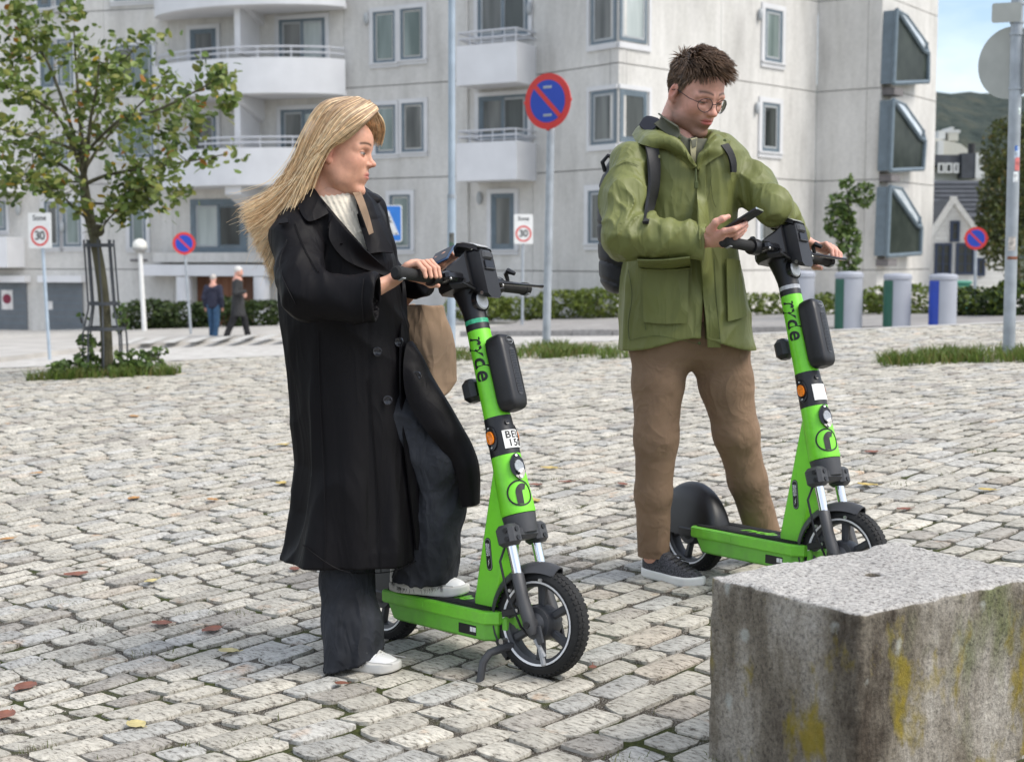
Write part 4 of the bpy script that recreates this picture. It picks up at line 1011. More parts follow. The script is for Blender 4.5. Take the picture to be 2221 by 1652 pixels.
def stack(P, zs, cx, cy, rx, ry, e=2.0):
    """a body given by level sections: centre and half widths by height"""
    z = P[:, 2]; o = np.argsort(zs); zs = np.array(zs)[o]
    f = lambda v: np.interp(z, zs, np.array(v)[o]) if np.ndim(v) else v
    a, b = f(rx), f(ry); x = np.abs(P[:, 0]-f(cx))/a; y = np.abs(P[:, 1]-f(cy))/b
    return ((x**e+y**e)**(1/e)-1)*np.minimum(a, b)
def _h(ix, iy, iz):
    v = np.sin(ix*127.1+iy*311.7+iz*74.7)*43758.5453; return v-np.floor(v)
def vnoise(P):
    i = np.floor(P); f = P-i; f = f*f*f*(f*(f*6-15)+10); i = i.astype(float); r = 0
    for dx in (0, 1):
        for dy in (0, 1):
            for dz in (0, 1):
                w = (f[:, 0] if dx else 1-f[:, 0])*(f[:, 1] if dy else 1-f[:, 1])*(f[:, 2] if dz else 1-f[:, 2])
                r = r+w*_h(i[:, 0]+dx, i[:, 1]+dy, i[:, 2]+dz)
    return r*2-1
def folds(P, scale, seed=0, M=None):
    """soft ridged cloth folds; scale = frequency along each axis"""
    q = P if M is None else P@np.asarray(M)
    q = q*A3(scale)+seed*13.7; w = vnoise(q*.6+5.2)
    n = vnoise(q+w[:, None]*.7); return np.maximum(1-1.25*np.abs(n), 0)**1.6*1.15-.34
def mesh_sdf(fn, lo, hi, h, B=8):
    lo, hi = A3(lo), A3(hi); nb = np.ceil((hi-lo)/(h*B)).astype(int); n = nb*B
    bi = np.stack(np.meshgrid(*[np.arange(k) for k in nb], indexing='ij'), -1).reshape(-1, 3)
    dc = fn(lo+(bi*B+B/2)*h)
    D = np.repeat(np.repeat(np.repeat(dc.reshape(nb), B, 0), B, 1), B, 2).astype(np.float32)
    keep = bi[np.abs(dc) < B*h*1.6]
    off = np.stack(np.meshgrid(*[np.arange(B)]*3, indexing='ij'), -1).reshape(-1, 3)
    for s in range(0, len(keep), 600):
        I = (keep[s:s+600, None, :]*B+off[None]).reshape(-1, 3)
        D[I[:, 0], I[:, 1], I[:, 2]] = fn(lo+I*h)
    S = D < 0
    c = [S[dx:n[0]-1+dx, dy:n[1]-1+dy, dz:n[2]-1+dz] for dx in (0, 1) for dy in (0, 1) for dz in (0, 1)]
    anyv = np.logical_or.reduce(c); allv = np.logical_and.reduce(c); act = anyv & ~allv
    idx = np.argwhere(act); m = len(idx)
    cor = np.array([(dx, dy, dz) for dx in (0, 1) for dy in (0, 1) for dz in (0, 1)])
    val = np.stack([D[idx[:, 0]+a, idx[:, 1]+b, idx[:, 2]+c_] for a, b, c_ in cor], 1)
    acc = np.zeros((m, 3)); cnt = np.zeros(m)
    for i in range(8):
        for j in range(i+1, 8):
            if np.abs(cor[i]-cor[j]).sum() != 1: continue
            a, b = val[:, i], val[:, j]; x = (a < 0) != (b < 0)
            t = np.where(x, a/np.where(x, a-b, 1), 0)
            acc += np.where(x[:, None], cor[i]+(cor[j]-cor[i])*t[:, None], 0); cnt += x
    V = lo+(idx+acc/cnt[:, None])*h
    vid = np.full(act.shape, -1, np.int32); vid[idx[:, 0], idx[:, 1], idx[:, 2]] = np.arange(m)
    Q = []
    for ax in range(3):
        s0 = [slice(1, -1)]*3; s0[ax] = slice(0, n[ax]-1)
        s1 = list(s0); s1[ax] = slice(1, n[ax]); A = S[tuple(s0)]; Bv = S[tuple(s1)]
        e = np.argwhere(A != Bv); flip = A[e[:, 0], e[:, 1], e[:, 2]]
        st = np.ones(3, int); st[ax] = 0; e = e+st
        u, w = [(1, 2), (2, 0), (0, 1)][ax]
        du = np.zeros(3, int); du[u] = 1; dw = np.zeros(3, int); dw[w] = 1
        g = lambda p: vid[np.minimum(p[:, 0], n[0]-2), np.minimum(p[:, 1], n[1]-2), np.minimum(p[:, 2], n[2]-2)]
        q = np.stack([g(e-du-dw), g(e-dw), g(e), g(e-du)], 1); q[~flip] = q[~flip][:, ::-1]; Q.append(q[(q >= 0).all(1)])
    return V, np.concatenate(Q)
def sdf_part(name, fn, lo, hi, h, mat, parent, colfn=None, relax=0, label=None):
    V, Q = mesh_sdf(fn, lo, hi, h)
    cols = colfn(V) if colfn else None
    o = link(name, fast_mesh(name, V-root_loc(parent), Q, mat, cols), parent)
    if label: o['label'] = label
    return o
def strands(name, mat, parent, paths, n=4, flat=1.0):
    """paths: list of (points, radii, colour)"""
    VV, FF, CC, o = [], [], [], 0
    ang = np.linspace(0, 2*np.pi, n, endpoint=False)
    for pts, rad, col in paths:
        pts = np.asarray(pts, float); k = len(pts); rad = np.asarray(rad, float)
        T = np.gradient(pts, axis=0); T /= np.maximum(np.linalg.norm(T, axis=1, keepdims=True), 1e-9)
        X = np.cross(T, (0.13, .21, .97)); X /= np.maximum(np.linalg.norm(X, axis=1, keepdims=True), 1e-9); Y = np.cross(T, X)
        ring = pts[:, None, :]+(X[:, None, :]*np.cos(ang)[None, :, None]*flat+Y[:, None, :]*np.sin(ang)[None, :, None])*rad[:, None, None]
        VV.append(ring.reshape(-1, 3)); i = np.arange(k-1)[:, None]*n; q = np.arange(n)[None, :]
        f = np.stack([i+q, i+(q+1) % n, i+n+(q+1) % n, i+n+q], -1).reshape(-1, 4); FF.append(f+o); o += k*n
        CC.append(np.tile(np.asarray(col, float), (k*n, 1)) if np.ndim(col) == 1 else np.repeat(np.asarray(col), n, 0))
    V = np.concatenate(VV); me = fast_mesh(name, V-root_loc(parent), np.concatenate(FF), mat, np.concatenate(CC)); ob = link(name, me, parent); return ob

def fabric(name, col, rough=.6, spec=.3, wr=9., ws=.5, wd=.02, weave=0., var=.12, stretch=(1, 1, .45), rot=(0, R(25), 0), sheen=0.):
    """cloth: base colour with slight wear, two layers of creases, optional weave"""
    q = NT(name, rough, spec); c = Vector(col)
    q.color(q.ramp(q.noise(5, 4), [(.3, tuple(c*(1-var))), (.7, tuple(c*(1+var)))]))
    v = q.map(stretch, rot); ridge = lambda f: q.math('SUBTRACT', 1.0, q.math('MULTIPLY', q.math('ABSOLUTE', q.math('SUBTRACT', f, .5)), 5.0))
    h1 = q.math('MAXIMUM', ridge(q.noise(wr, 2, .45, v, .8)), 0); h2 = q.math('MAXIMUM', ridge(q.noise(wr*2.6, 2, .5, q.map(stretch, (R(40), -R(30), R(20))), .6)), 0)
    h = q.math('ADD', h1, q.math('MULTIPLY', h2, .35))
    n = q.bump(h, ws, wd)
    if weave: q.bump(q.noise(weave, 2), .25, .0015, n)
    q.b.inputs['Sheen Weight'].default_value = sheen
    return q.m
def m_skin(name):
    q = NT(name, .48, .35); b = q.b
    b.inputs['Subsurface Weight'].default_value = .12; b.inputs['Subsurface Radius'].default_value = (.010, .004, .002); b.inputs['Subsurface Scale'].default_value = 1
    c = q.mix(1.0, q.attr('tint'), q.ramp(q.noise(70, 4), [(.3, (.92, .90, .90)), (.7, (1.05, 1.04, 1.04))]), 'MULTIPLY'); q.color(c)
    q.bump(q.noise(900, 3), .08, .001); return q.m
M_SKIN = m_skin('skin')
def m_hair(name, rough=.42, spec=.35):
    q = NT(name, rough, spec); q.color(q.mix(1.0, q.attr('tint'), q.ramp(q.noise(60, 3), [(.3, (.75, .75, .75)), (.7, (1.1, 1.1, 1.1))]), 'MULTIPLY')); return q.m
M_HAIR = m_hair('hair')

def head_sdf(female):
    def fn(P):                                   # head frame: x forward, y left, z up; metres
        X = P.copy(); X[:, 1] = np.abs(X[:, 1]); Q = X
        d = ell(P, (-.012, 0, .036), (.097, .0745, .088))
        d = smin(d, ell(P, (.040, 0, .042), (.062, .060, .056)) if female else ell(P, (.030, 0, .040), (.056, .060, .054)), .02)
        d = smin(d, ell(P, (.030, 0, -.020), (.062, .060, .078)), .03)
        jw = .043 if female else .049
        d = smin(d, cap(Q, (-.012, jw+.004, -.040), (.022, jw-.004, -.078), .020, .018), .03)
        d = smin(d, cap(Q, (.022, jw-.004, -.078), (.066, .012, -.102), .017, .014), .03)
        d = smin(d, ell(P, (.0695 if female else .070, 0, -.105 if female else -.103), (.0195 if female else .021, .017 if female else .024, .017)), .016)
        d = smin(d, cap(P, (.03, 0, -.06), (.02, 0, -.09), .038, .028), .03)
        d = smin(d, ell(Q, (.058, .036, -.020), (.026, .022, .024)), .02)         # cheek
        d = smin(d, cap(Q, (.086, .010, .020), (.070, .050, .016), .009, .008) if not female else cap(Q, (.083, .012, .020), (.068, .048, .016), .008, .007), .016)  # brow
        d = smax(d, -ell(Q, (.099, .034, .001), (.022, .019, .013)), .012)        # eye hollow
        d = smin(d, ell(Q, (.0735, .032, .001), (.0150, .0165, .0128)), .004)     # lids
        if female: d = smin(d, ell(Q, (.034, .036, -.046), (.034, .019, .034)), .03)
        # nose
        n = cap(P, (.084, 0, .012), (.1015, 0, -.019), .0062, .0078) if female else cap(P, (.084, 0, .012), (.104, 0, -.022), .0065, .0085)
        n = smin(n, ell(P, (.1062, 0, -.0252), (.0105, .0096, .0084)) if female else ell(P, (.108, 0, -.029), (.0125, .0125, .0105)), .008)
        n = smin(n, ell(Q, (.0955, .0098, -.0285), (.0095, .0068, .0066)) if female else ell(Q, (.097, .0115, -.031), (.0105, .0075, .0075)), .006)
        d = smin(d, n, .010)
        d = smax(d, -ell(Q, (.100, .0062, -.0375 if female else -.0405), (.0052, .0030, .0038)), .003)
        # mouth
        d = smin(d, ell(P, (.0735 if female else .077, 0, -.060), (.021, .027, .022)), .018)
        lx = -.0042 if female else 0.
        lip = cap(Q, (.0955+lx, 0.004, -.0550), (.086+lx, .0205, -.0595), .0044, .0022)
        lip = smin(lip, cap(P, (.0942+lx, -.008, -.0650), (.0942+lx, .008, -.0650), .0052, .0052), .004)
        d = smin(d, lip, .005)
        d = smax(d, -cap(Q, (.1015+lx, 0, -.0598), (.088+lx, .024, -.0605), .0020, .0012), .004)
        # ear
        c, s = math.cos(.25), math.sin(.25); M = np.array([[c, 0, s], [0, 1, 0], [-s, 0, c]])
        e = ell(Q, (-.014, .077, -.004), (.0185, .0090, .031), M)
        e = smax(e, -ell(Q, (-.010, .086, .002), (.011, .0065, .018), M), .004)
        e = smin(e, ell(Q, (-.006, .074, -.028), (.008, .007, .010)), .006)
        d = smin(d, e, .005)
        # neck
        nr = .050 if female else .060
        d = smin(d, cap(P, (-.026, 0, -.03), (-.050, 0, -.20), nr, nr+.004), .022)
        return d
    return fn
def hand_sdf(wrist, knuckles, fingers, thumb, palm_n, forearm=None, pr=(.040, .0155), fr=.0094):
    """wrist point, list of knuckle points index..little, finger chains (three points after the knuckle), thumb chain"""
    kc = np.mean(knuckles, 0); side = A3(knuckles[0])-A3(knuckles[-1])
    def fn(P):
        d = fcap(P, A3(wrist)*.75+kc*.25, kc, (pr[0]*.82, pr[1]*1.15), pr, side)
        for k in knuckles: d = smin(d, cap(P, A3(wrist)*.55+A3(k)*.45, k, .012, .0112), .010)
        f = None
        for k, ch in zip(knuckles, fingers):
            n = len(ch); rad = [fr*1.08]+list(np.linspace(fr, fr*.80, n)); e = chain(P, [k]+list(ch), rad, .004); f = e if f is None else np.minimum(f, e)
        d = smin(d, f, .007)
        t = chain(P, thumb, [fr*1.7, fr*1.2, fr*1.08, fr*.86][:len(thumb)], .008); d = smin(d, t, .010)
        if forearm is not None: d = smin(d, fcap(P, wrist, forearm, (.029, .020), (.036, .034), side), .018)
        return d
    return fn
def shoe_parts(t, heel, toe, wid, hgt, m_up, m_sole, up=(0, 0, 1), sole_h=.032, h=.004, names=('shoe', 'sole'), colfn=None, hi_top=.0):
    heel, toe = A3(heel), A3(toe); L = np.linalg.norm(toe-heel); x = (toe-heel)/L; u = A3(up); u = u-x*(u@x); u /= np.linalg.norm(u); y = np.cross(u, x)
    def loc(P): q = P-heel; return np.stack([q@x, q@y, q@u], 1)
    def outline(p, g=0):
        w = np.interp(p[:, 0], [-.01, .0, .04, .11, .17, .22, .25, .27], [.55, .76, .84, .82, .98, 1.0, .80, .40])*wid*(1 if L < .1 else 1)
        return w
    def sole(P):
        p = loc(P)*np.array([.26/L, 1, 1]); e = np.maximum(np.abs(p[:, 0]-.130)-.126, 0)
        b = np.sqrt(np.maximum((p[:, 0]-.13)/.132, 0)**6)
        d2 = (np.power(np.abs((p[:, 0]-.13)/.134), 3.2)+np.power(np.abs(p[:, 1])/outline(p), 3.2))**(1/3.2)-1
        lift = .012*np.clip((p[:, 0]-.20)/.07, 0, 1)**2
        dz = np.abs(p[:, 2]-sole_h/2-lift)-sole_h/2
        return smax(d2*wid, dz, .008)
    def upper(P):
        p = loc(P)*np.array([.26/L, 1, 1])
        top = np.interp(p[:, 0], [0, .05, .10, .14, .19, .24, .265], [hgt+hi_top, hgt+hi_top, hgt*.98, hgt*.80, hgt*.62, hgt*.52, hgt*.34])
        w = outline(p)*np.interp(p[:, 2]/np.maximum(top, 1e-3), [0, .5, 1], [.96, .92, .55])
        d2 = (np.power(np.abs((p[:, 0]-.13)/.131), 3)+np.power(np.abs(p[:, 1])/np.maximum(w, 1e-3), 3))**(1/3)-1
        return smax(smax(d2*wid, p[:, 2]-top, .02), sole_h*.5-p[:, 2], .004)
    c = heel+x*L/2+u*hgt/2; r = L/2+.06
    s = sdf_part(names[0], upper, c-r, c+r, h, m_up, t, colfn)
    sdf_part(names[1], sole, c-r, c+r, h, m_sole, s); return s, (x, y, u)
# ================================================================ WOMAN
M_COAT = fabric('black_gabardine', (.0046, .0040, .0050), .58, .15, 5., .24, .022, 0, .15, (1, 1, .22))
M_DENIM = fabric('black_denim', (.030, .032, .038), .85, .2, 8., .5, .02, 420, .6, (1, 1, .5))
M_FRAY = pm('frayed_denim', (.045, .05, .06), .9, var=.5, vs=60)
M_KNIT = pm('cream_knit', (.70, .64, .53), .9, var=.06, vs=30, bump=.5, bs=120, bumpd=.004)
M_WSHOE = pm('white_leather', (.74, .73, .71), .45, var=.06, vs=12, bump=.1, bs=90)
M_WSOLE = pm('white_rubber', (.64, .62, .58), .6, var=.08, vs=20)
M_CANVAS = fabric('tan_canvas', (.31, .215, .145), .9, .2, 5., .5, .03, 300, .14, (1, 1, .5))
M_BUTTON = pm('dark_horn', (.025, .025, .03), .2, var=.4, vs=90)

def head_frame(c, yaw, pitch, roll, s):
    """yaw 0 = facing right across the picture, positive turns towards the camera; pitch positive looks down"""
    h = Matrix.Rotation(-yaw, 3, 'Z') @ Matrix.Rotation(pitch, 3, 'Y') @ Matrix.Rotation(roll, 3, 'X')
    return np.array(h), np.array(c), s
class Figure:
    def __init__(s, name, label, loc, cat='person'): s.t = thing(name, label, cat, loc); s.parts = []
    def add(s, fn, lo, hi, h, col):
        V, Q = mesh_sdf(fn, lo, hi, h); C = col(V) if callable(col) else np.tile(np.array(col, float), (len(V), 1)); s.parts.append((V, Q, C))
    def add_head(s, fr, female, colfn, h=.0018):
        H, c, k = fr; f = head_sdf(female); lo, hi = np.array((-.14, -.105, -.19)), np.array((.135, .105, .14))
        V, Q = mesh_sdf(lambda P: f(P), lo, hi, h); C = colfn(V); s.parts.append((V*k@H.T+c, Q, C))
    def body(s):
        o = 0; VV, QQ, CC = [], [], []
        for V, Q, C in s.parts: VV.append(V); QQ.append(Q+o); CC.append(C); o += len(V)
        V = np.concatenate(VV)-root_loc(s.t)
        s.b = link('body', fast_mesh('body', V, np.concatenate(QQ), M_SKIN, np.concatenate(CC)), s.t); return s.b
def paint(V, base, items):
    C = np.tile(np.array(base, float), (len(V), 1))
    for m, col in items: m = np.clip(m, 0, 1)[:, None]; C = C*(1-m)+np.array(col)*m
    return C
def gauss(V, c, r, sym=True):
    q = V.copy()
    if sym: q[:, 1] = np.abs(q[:, 1])
    return np.exp(-(((q-np.array(c))/np.array(r))**2).sum(1))
def face_paint(female):
    def fn(V):
        A = V.copy(); A[:, 1] = np.abs(A[:, 1]); x, y, z = A.T; front = x > .06
        lip = np.clip(1.6*np.exp(-((y/.0235)**4+((z+.0602)/.0098)**4))-.3, 0, 1)*np.clip((x-.068)*120, 0, 1)
        by = .0185+(.009-(y-.032)**2*9)
        brow = np.exp(-(((z-by-.004)/(.0036 if female else .0042))**2))*np.clip((y-.008)*260, 0, 1)*np.clip((.056-y)*160, 0, 1)*(x > .045)
        items = [(.45*gauss(V, (.06, .045, -.02), (.03, .02, .02)), (.60, .235, .165) if female else (.66, .27, .215)),
                 (.55*gauss(V, (.11, .0, -.03), (.014, .016, .014)), (.62, .24, .17)),
                 (.75*gauss(V, (-.014, .08, 0), (.025, .02, .035)), (.62, .22, .16))]
        if not female:
            beard = np.clip((-.040-z)*38, 0, 1)*np.clip((x+.022)*40, 0, 1)*np.clip((z+.155)*60, 0, 1)*(1-.9*np.exp(-((z+.04)/.014)**2)*(x > .085)*(y < .03)*.4)
            side = np.exp(-((x-.008)/.016)**2)*np.clip((.020-z)*40, 0, 1)*np.clip((z+.075)*40, 0, 1)*(y > .05)
            items += [(.64*np.maximum(beard, side), (.17, .10, .065))]
        items += [(lip, (.50, .19, .15) if female else (.50, .15, .13)), (brow*(.96 if female else .85), (.060, .034, .018) if female else (.10, .06, .038))]
        ey, ez = y-.0335, z-(.0012 if female else -.0025); op = .0041 if female else .0024
        e = (np.abs(ez)/(op*np.sqrt(np.clip(1-(ey/.0145)**2, 1e-3, 1)))) ; eye = (e < 1)*(np.abs(ey) < .0145)*(x > .070)
        iris = ((ey-(.001))**2+ez**2 < .0062**2)*eye
        lash = (np.abs(ey) < .0165)*(x > .066)*np.clip(1-np.abs(ez-op-.0012+(ey/.0165)**2*op*.8)/.0024, 0, 1)
        items += [(.55*gauss(V, (.082, .033, .004), (.02, .018, .011)), (.36, .17, .115) if female else (.42, .19, .14)), (eye*.9, (.36, .32, .29)), (iris*.95, (.045, .05, .05)), (lash*.9, (.03, .018, .012))]
        return paint(V, (.64, .345, .235) if female else (.66, .36, .275), items)
    return fn

WP = lambda px, py, Y: W3(px, py, Y)
WY = 4.52
wom = Figure('person', 'woman with long windblown blonde hair, long black coat, one white sneaker on scooter', (-.43, WY, ground(-.43, WY)))
WT = wom.t
whead = head_frame(WP(733, 334, 4.46), R(8), R(4), R(-3), 1.05)
wom.add_head(whead, True, face_paint(True))
SKW = (.66, .365, .255)
B1 = bar_frame(SC1); bp = lambda x, y, z: np.array(B1 @ Vector((x, y, z))); ZB = 1.072
def grip_hand(bp, sgn, ys, spread=0.0, drop=0.0):
    kn = [bp(-.026+.006*(i in (1, 2)), sgn*y, ZB+.047-.004*i-.002*(i == 3)) for i, y in enumerate(ys)]
    fg = []
    for i, y in enumerate(ys):
        k = (1, 1.08, 1.02, .86)[i]; y2 = y-.006+spread*i
        fg.append([bp(.014*k, sgn*(y2), ZB+.040-.004*i), bp(.032*k, sgn*(y2-.002), ZB+.012-.003*i), bp(.032*k, sgn*(y2-.003), ZB-.014*k-.002*i-drop)])
    return kn, fg
kn, fg = grip_hand(bp, -1, (.182, .203, .224, .243))
wr = bp(-.112, -.222, ZB+.018)
th = [bp(-.072, -.185, ZB+.022), bp(-.048, -.168, ZB+.004), bp(-.022, -.158, ZB-.020), bp(.0, -.150, ZB-.030)]
fore = WP(760, 650, 4.26)
wom.add(hand_sdf(wr, kn, fg, th, None, forearm=fore, pr=(.036, .0145), fr=.0082), np.minimum(bp(0, -.21, ZB), fore)-.14, np.maximum(bp(0, -.21, ZB), fore)+.14, .002, SKW)
# other hand, behind, with the phone
w2 = WP(918, 606, 4.60); k0 = WP(952, 582, 4.57)
kn2 = [k0+np.array(d) for d in ((.012, -.03, .010), (.006, -.01, .006), (.0, .012, .0), (-.006, .032, -.008))]
fg2 = [[k+np.array((.022, -.004, .018)), k+np.array((.040, -.012, .028)), k+np.array((.050, -.022, .030))] for k in kn2]
wom.add(hand_sdf(w2, kn2, fg2, [w2*.6+k0*.4+np.array((0, -.03, .01)), k0+np.array((-.004, -.05, .026)), k0+np.array((.022, -.052, .042)), k0+np.array((.040, -.050, .050))], None, forearm=WP(865, 650, 4.68), pr=(.034, .014), fr=.0082), k0-.2, k0+.15, .0025, SKW)
# hidden torso and legs, simple but whole
def wtorso(P):
    d = cap(P, WP(715, 450, WY), WP(740, 700, WY), .12, .12)
    d = smin(d, cap(P, WP(715, 400, 4.48), WP(715, 460, WY), .05, .08), .05)
    d = smin(d, chain(P, [WP(740, 760, WY), WP(760, 1100, 4.48), WP(768, 1420, 4.42)], [.10, .06, .04], .03), .05)
    return smin(d, chain(P, [WP(770, 780, WY), WP(945, 985, 4.46), WP(915, 1240, 4.52)], [.09, .06, .04], .03), .05)
wom.add(wtorso, WP(560, 1480, WY)-np.array((.05, .35, .02)), WP(1080, 380, WY)+np.array((0, .3, 0)), .012, SKW)
wom.body()

# jeans
def wjeans(P):
    z = P[:, 2]
    f = folds(P, (9, 9, 3.2), 3)*.010
    a = chain(P, [WP(765, 1100, 4.50), WP(752, 1260, 4.43), WP(764, 1350, 4.39), WP(768, 1452, 4.355)], [.092, .084, .086, .096], .03)
    a = smax(a, -half(P, WP(765, 1425, 4.36), (-.38, -.1, 1)), .004)
    kn = folds(P, (14, 14, 9), 8)*.009
    b = chain(P, [WP(800, 830, 4.53), WP(880, 905, 4.48), WP(950, 990, 4.45), WP(952, 1100, 4.47), WP(932, 1200, 4.49), WP(920, 1262, 4.50)], [.105, .098, .083, .076, .084, .102], .04)
    b = smax(b, -half(P, WP(918, 1252, 4.48), (-.05, -.15, 1)), .004)
    d = np.minimum(a-f*.8, b-f*.6-kn*.8)
    hem = np.exp(-((half(P, WP(765, 1425, 4.36), (-.38, -.1, 1)))/.006)**2)*.003
    return (d-hem)*.8
jeans = sdf_part('jeans', wjeans, WP(660, 1475, 4.41)-np.array((.05, .25, .02)), WP(1040, 780, WY)+np.array((.05, .25, 0)), .0055, M_DENIM, WT)
fr = []
for c, r, n, tilt in ((WP(766, 1425, 4.365), .094, 120, (-.38, -.1)), (WP(918, 1255, 4.49), .098, 120, (-.05, -.15))):
    for i in range(n):
        a = rnd.uniform(0, 2*math.pi); p = c+np.array((math.cos(a)*r, math.sin(a)*r, 0)); p[2] -= -(tilt[0]*(p[0]-c[0])+tilt[1]*(p[1]-c[1]))*-1
        L = rnd.uniform(.004, .016); q = p+np.array((rnd.gauss(0, .004), rnd.gauss(0, .004), -L))
        fr.append(([p+np.array((0, 0, .004)), (p+q)/2+.001, q], [.0009, .0008, .0004], [rnd.uniform(.012, .07)]*3))
strands('frayed_hem', M_HAIR, jeans, fr, 3)['kind'] = 'stuff'

# shoes
M_STITCH = pm('shoe_seam', (.42, .41, .39), .7)
def trainer(hp, tp, hg):
    hp, tp = A3(hp), A3(tp); L = np.linalg.norm(tp-hp); tp = hp+(tp-hp)*min(1, .275/L)
    s, (x, y, u) = shoe_parts(WT, hp, tp, .052, hg, M_WSHOE, M_WSOLE)
    for k in range(5):
        c = hp+x*(.150+.014*k)+u*(hg*.86-.0085*k); mb = MB(); mb.tube([c-y*.027-u*.010, c+u*.004, c+y*.027-u*.010], .0032, 6); mb.build('shoe_lace', M_WSOLE, s)
    for sd in (-1, 1):
        mb = MB(); mb.tube([hp+x*.02+y*sd*.044+u*.036, hp+x*.10+y*sd*.0445+u*.036, hp+x*.18+y*sd*.0525+u*.037, hp+x*.245+y*sd*.043+u*.037], .0016, 5); mb.build('shoe_seam', M_STITCH, s)
        mb = MB(); mb.tube([hp+x*.145+y*sd*.044+u*.045, hp+x*.155+y*sd*.040+u*.062, hp+x*.150+y*sd*.030+u*.080], .0015, 5); mb.build('shoe_seam', M_STITCH, s)
gs = ground(-.45, 4.36)+.006
hp, tp = WP(716, 1452, 4.39), WP(866, 1455, 4.29); hp[2] = tp[2] = gs
trainer(hp, tp, .086)
dz = deck_pt(SC1, -.48, -.05)[2]
hp, tp = WP(850, 1280, 4.55), WP(1032, 1280, 4.42); hp[2] = dz-.004; tp[2] = dz+.004
trainer(hp, tp, .092)

# coat
rows_ = [(400, 668, 782, .085), (418, 652, 800, .115), (440, 634, 818, .140), (470, 616, 832, .155), (510, 606, 840, .162), (560, 606, 850, .166), (620, 606, 864, .17), (700, 612, 880, .175), (800, 626, 896, .18), (900, 640, 904, .19), (1000, 650, 910, .20), (1100, 643, 914, .215), (1170, 628, 917, .228), (1215, 610, 918, .235), (1300, 596, 920, .24)]
cz = [WP(0, r_[0], WY)[2] for r_ in rows_]
ccx = [(WP(r_[1], r_[0], WY)[0]+WP(r_[2], r_[0], WY)[0])/2 for r_ in rows_]
crx = [(WP(r_[2], r_[0], WY)[0]-WP(r_[1], r_[0], WY)[0])/2 for r_ in rows_]
cry = [r_[3] for r_ in rows_]
ZHEM = .284
# chest opening, a V that runs down and round to the front
VX = lambda z: np.interp(z, [WP(0, 550, 4.4)[2], WP(0, 410, 4.4)[2]], [WP(801, 550, 4.4)[0], WP(722, 410, 4.4)[0]])
VW = lambda z: np.interp(z, [WP(0, 552, 4.4)[2], WP(0, 410, 4.4)[2], WP(0, 380, 4.4)[2]], [.0, .058, .075])
def coat_body(P):
    z = P[:, 2]; d = smax(stack(P, cz, ccx, WY, crx, cry, 2.35), z-cz[0]-.005, .02)
    ph = np.arctan2(P[:, 1]-WY, P[:, 0]+.44)
    low = np.clip((.95-z)/.6, 0, 1)
    d = d-low*(.010*np.sin(ph*6+1.2+2*vnoise(P*np.array((3, 3, 1.2))))+.006*np.sin(ph*11+z*3))
    d = d-folds(P, (8, 8, 1.9), 1)*.010*(.6+low)-folds(P, (5, 5, 7), 12, np.array(((.8, 0, .6), (0, 1, 0), (-.6, 0, .8))))*.006*(1-low)
    return d
def coat(P):
    z = P[:, 2]; d = coat_body(P)
    v = np.abs(P[:, 0]-VX(z))-VW(z); v = np.maximum(v, P[:, 1]-(WY-.02))
    d = smax(d, -v, .008)
    sl = chain(P, [WP(648, 466, 4.44), WP(642, 520, 4.36), WP(655, 605, 4.27), WP(668, 640, 4.22)], [.066, .067, .066, .069], .05)
    fa = fcap(P, WP(668, 640, 4.22), WP(806, 648, 4.17), (.066, .058), (.071, .050), (0, 0, 1))
    dist = np.sqrt(((P-WP(668, 640, 4.22))**2).sum(1))
    s = smin(sl, fa, .03)
    cre = folds(P, (9, 6, 10), 4, np.array(((.8, 0, .6), (0, 1, 0), (-.6, 0, .8))))*.012*np.exp(-(dist/.11)**2)
    s = s-folds(P, (8, 6, 10), 6, np.array(((.7, 0, .7), (0, 1, 0), (-.7, 0, .7))))*.009-cre
    ax = WP(806, 648, 4.19)-WP(668, 640, 4.22); s = smax(s, half(P, WP(818, 648, 4.165), ax), .004)
    inn = fcap(P, WP(700, 642, 4.21), WP(830, 648, 4.165), (.050, .046), (.058, .040), (0, 0, 1)); s = smax(s, -np.maximum(inn, -half(P, WP(796, 645, 4.18), ax)), .003)
    far = chain(P, [WP(798, 455, 4.64), WP(812, 540, 4.68), WP(845, 618, 4.68), WP(924, 610, 4.60)], [.058, .056, .054, .050], .04)
    far = smax(far, half(P, WP(926, 609, 4.6), WP(926, 609, 4.6)-WP(868, 622, 4.66)), .004)-folds(P, (9, 9, 8), 9)*.006
    d = smin(d, s, .022); d = smin(d, far, .02)
    d = smax(d, ZHEM-z, .004); return d*.75
cl = WP(570, 1290, 4.3); ch = WP(960, 385, 4.8)
coat_o = sdf_part('coat', coat, (cl[0]-.06, 3.98, ZHEM-.02), (ch[0]+.05, 4.86, 1.78), .0058, M_COAT, WT)
def cloth(name, mat, par, rows, sub=6, thick=.004, wob=.0, seed=0, label=None):
    """smooth draped sheet through a grid of control points"""
    Rr = [spline(r_, sub*(len(r_)-1)+1) for r_ in rows]; C = np.array(Rr)
    C = np.stack([spline(C[:, j], sub*(len(rows)-1)+1) for j in range(C.shape[1])], 1)
    if wob: 
        f = vnoise(C.reshape(-1, 3)*14+seed).reshape(C.shape[:2]); C = C+f[..., None]*wob*np.array((.2, -1, .3))
    mb = MB(); mb.grid([[tuple(p) for p in r_] for r_ in C], thick=thick); return mb.build(name, mat, par, label=label)
LY = 4.335
def on_coat(px, py, off=.012, y0=4.1, y1=4.62):
    """point where a sight line meets the coat front, a little proud of it"""
    ys_ = np.linspace(y0, y1, 260); P = np.array([WP(px, py, y) for y in ys_]); d = coat(P); i = np.argmax(d < .004)
    return P[i]-np.array((0, off, 0)) if d[i] < .004 else None
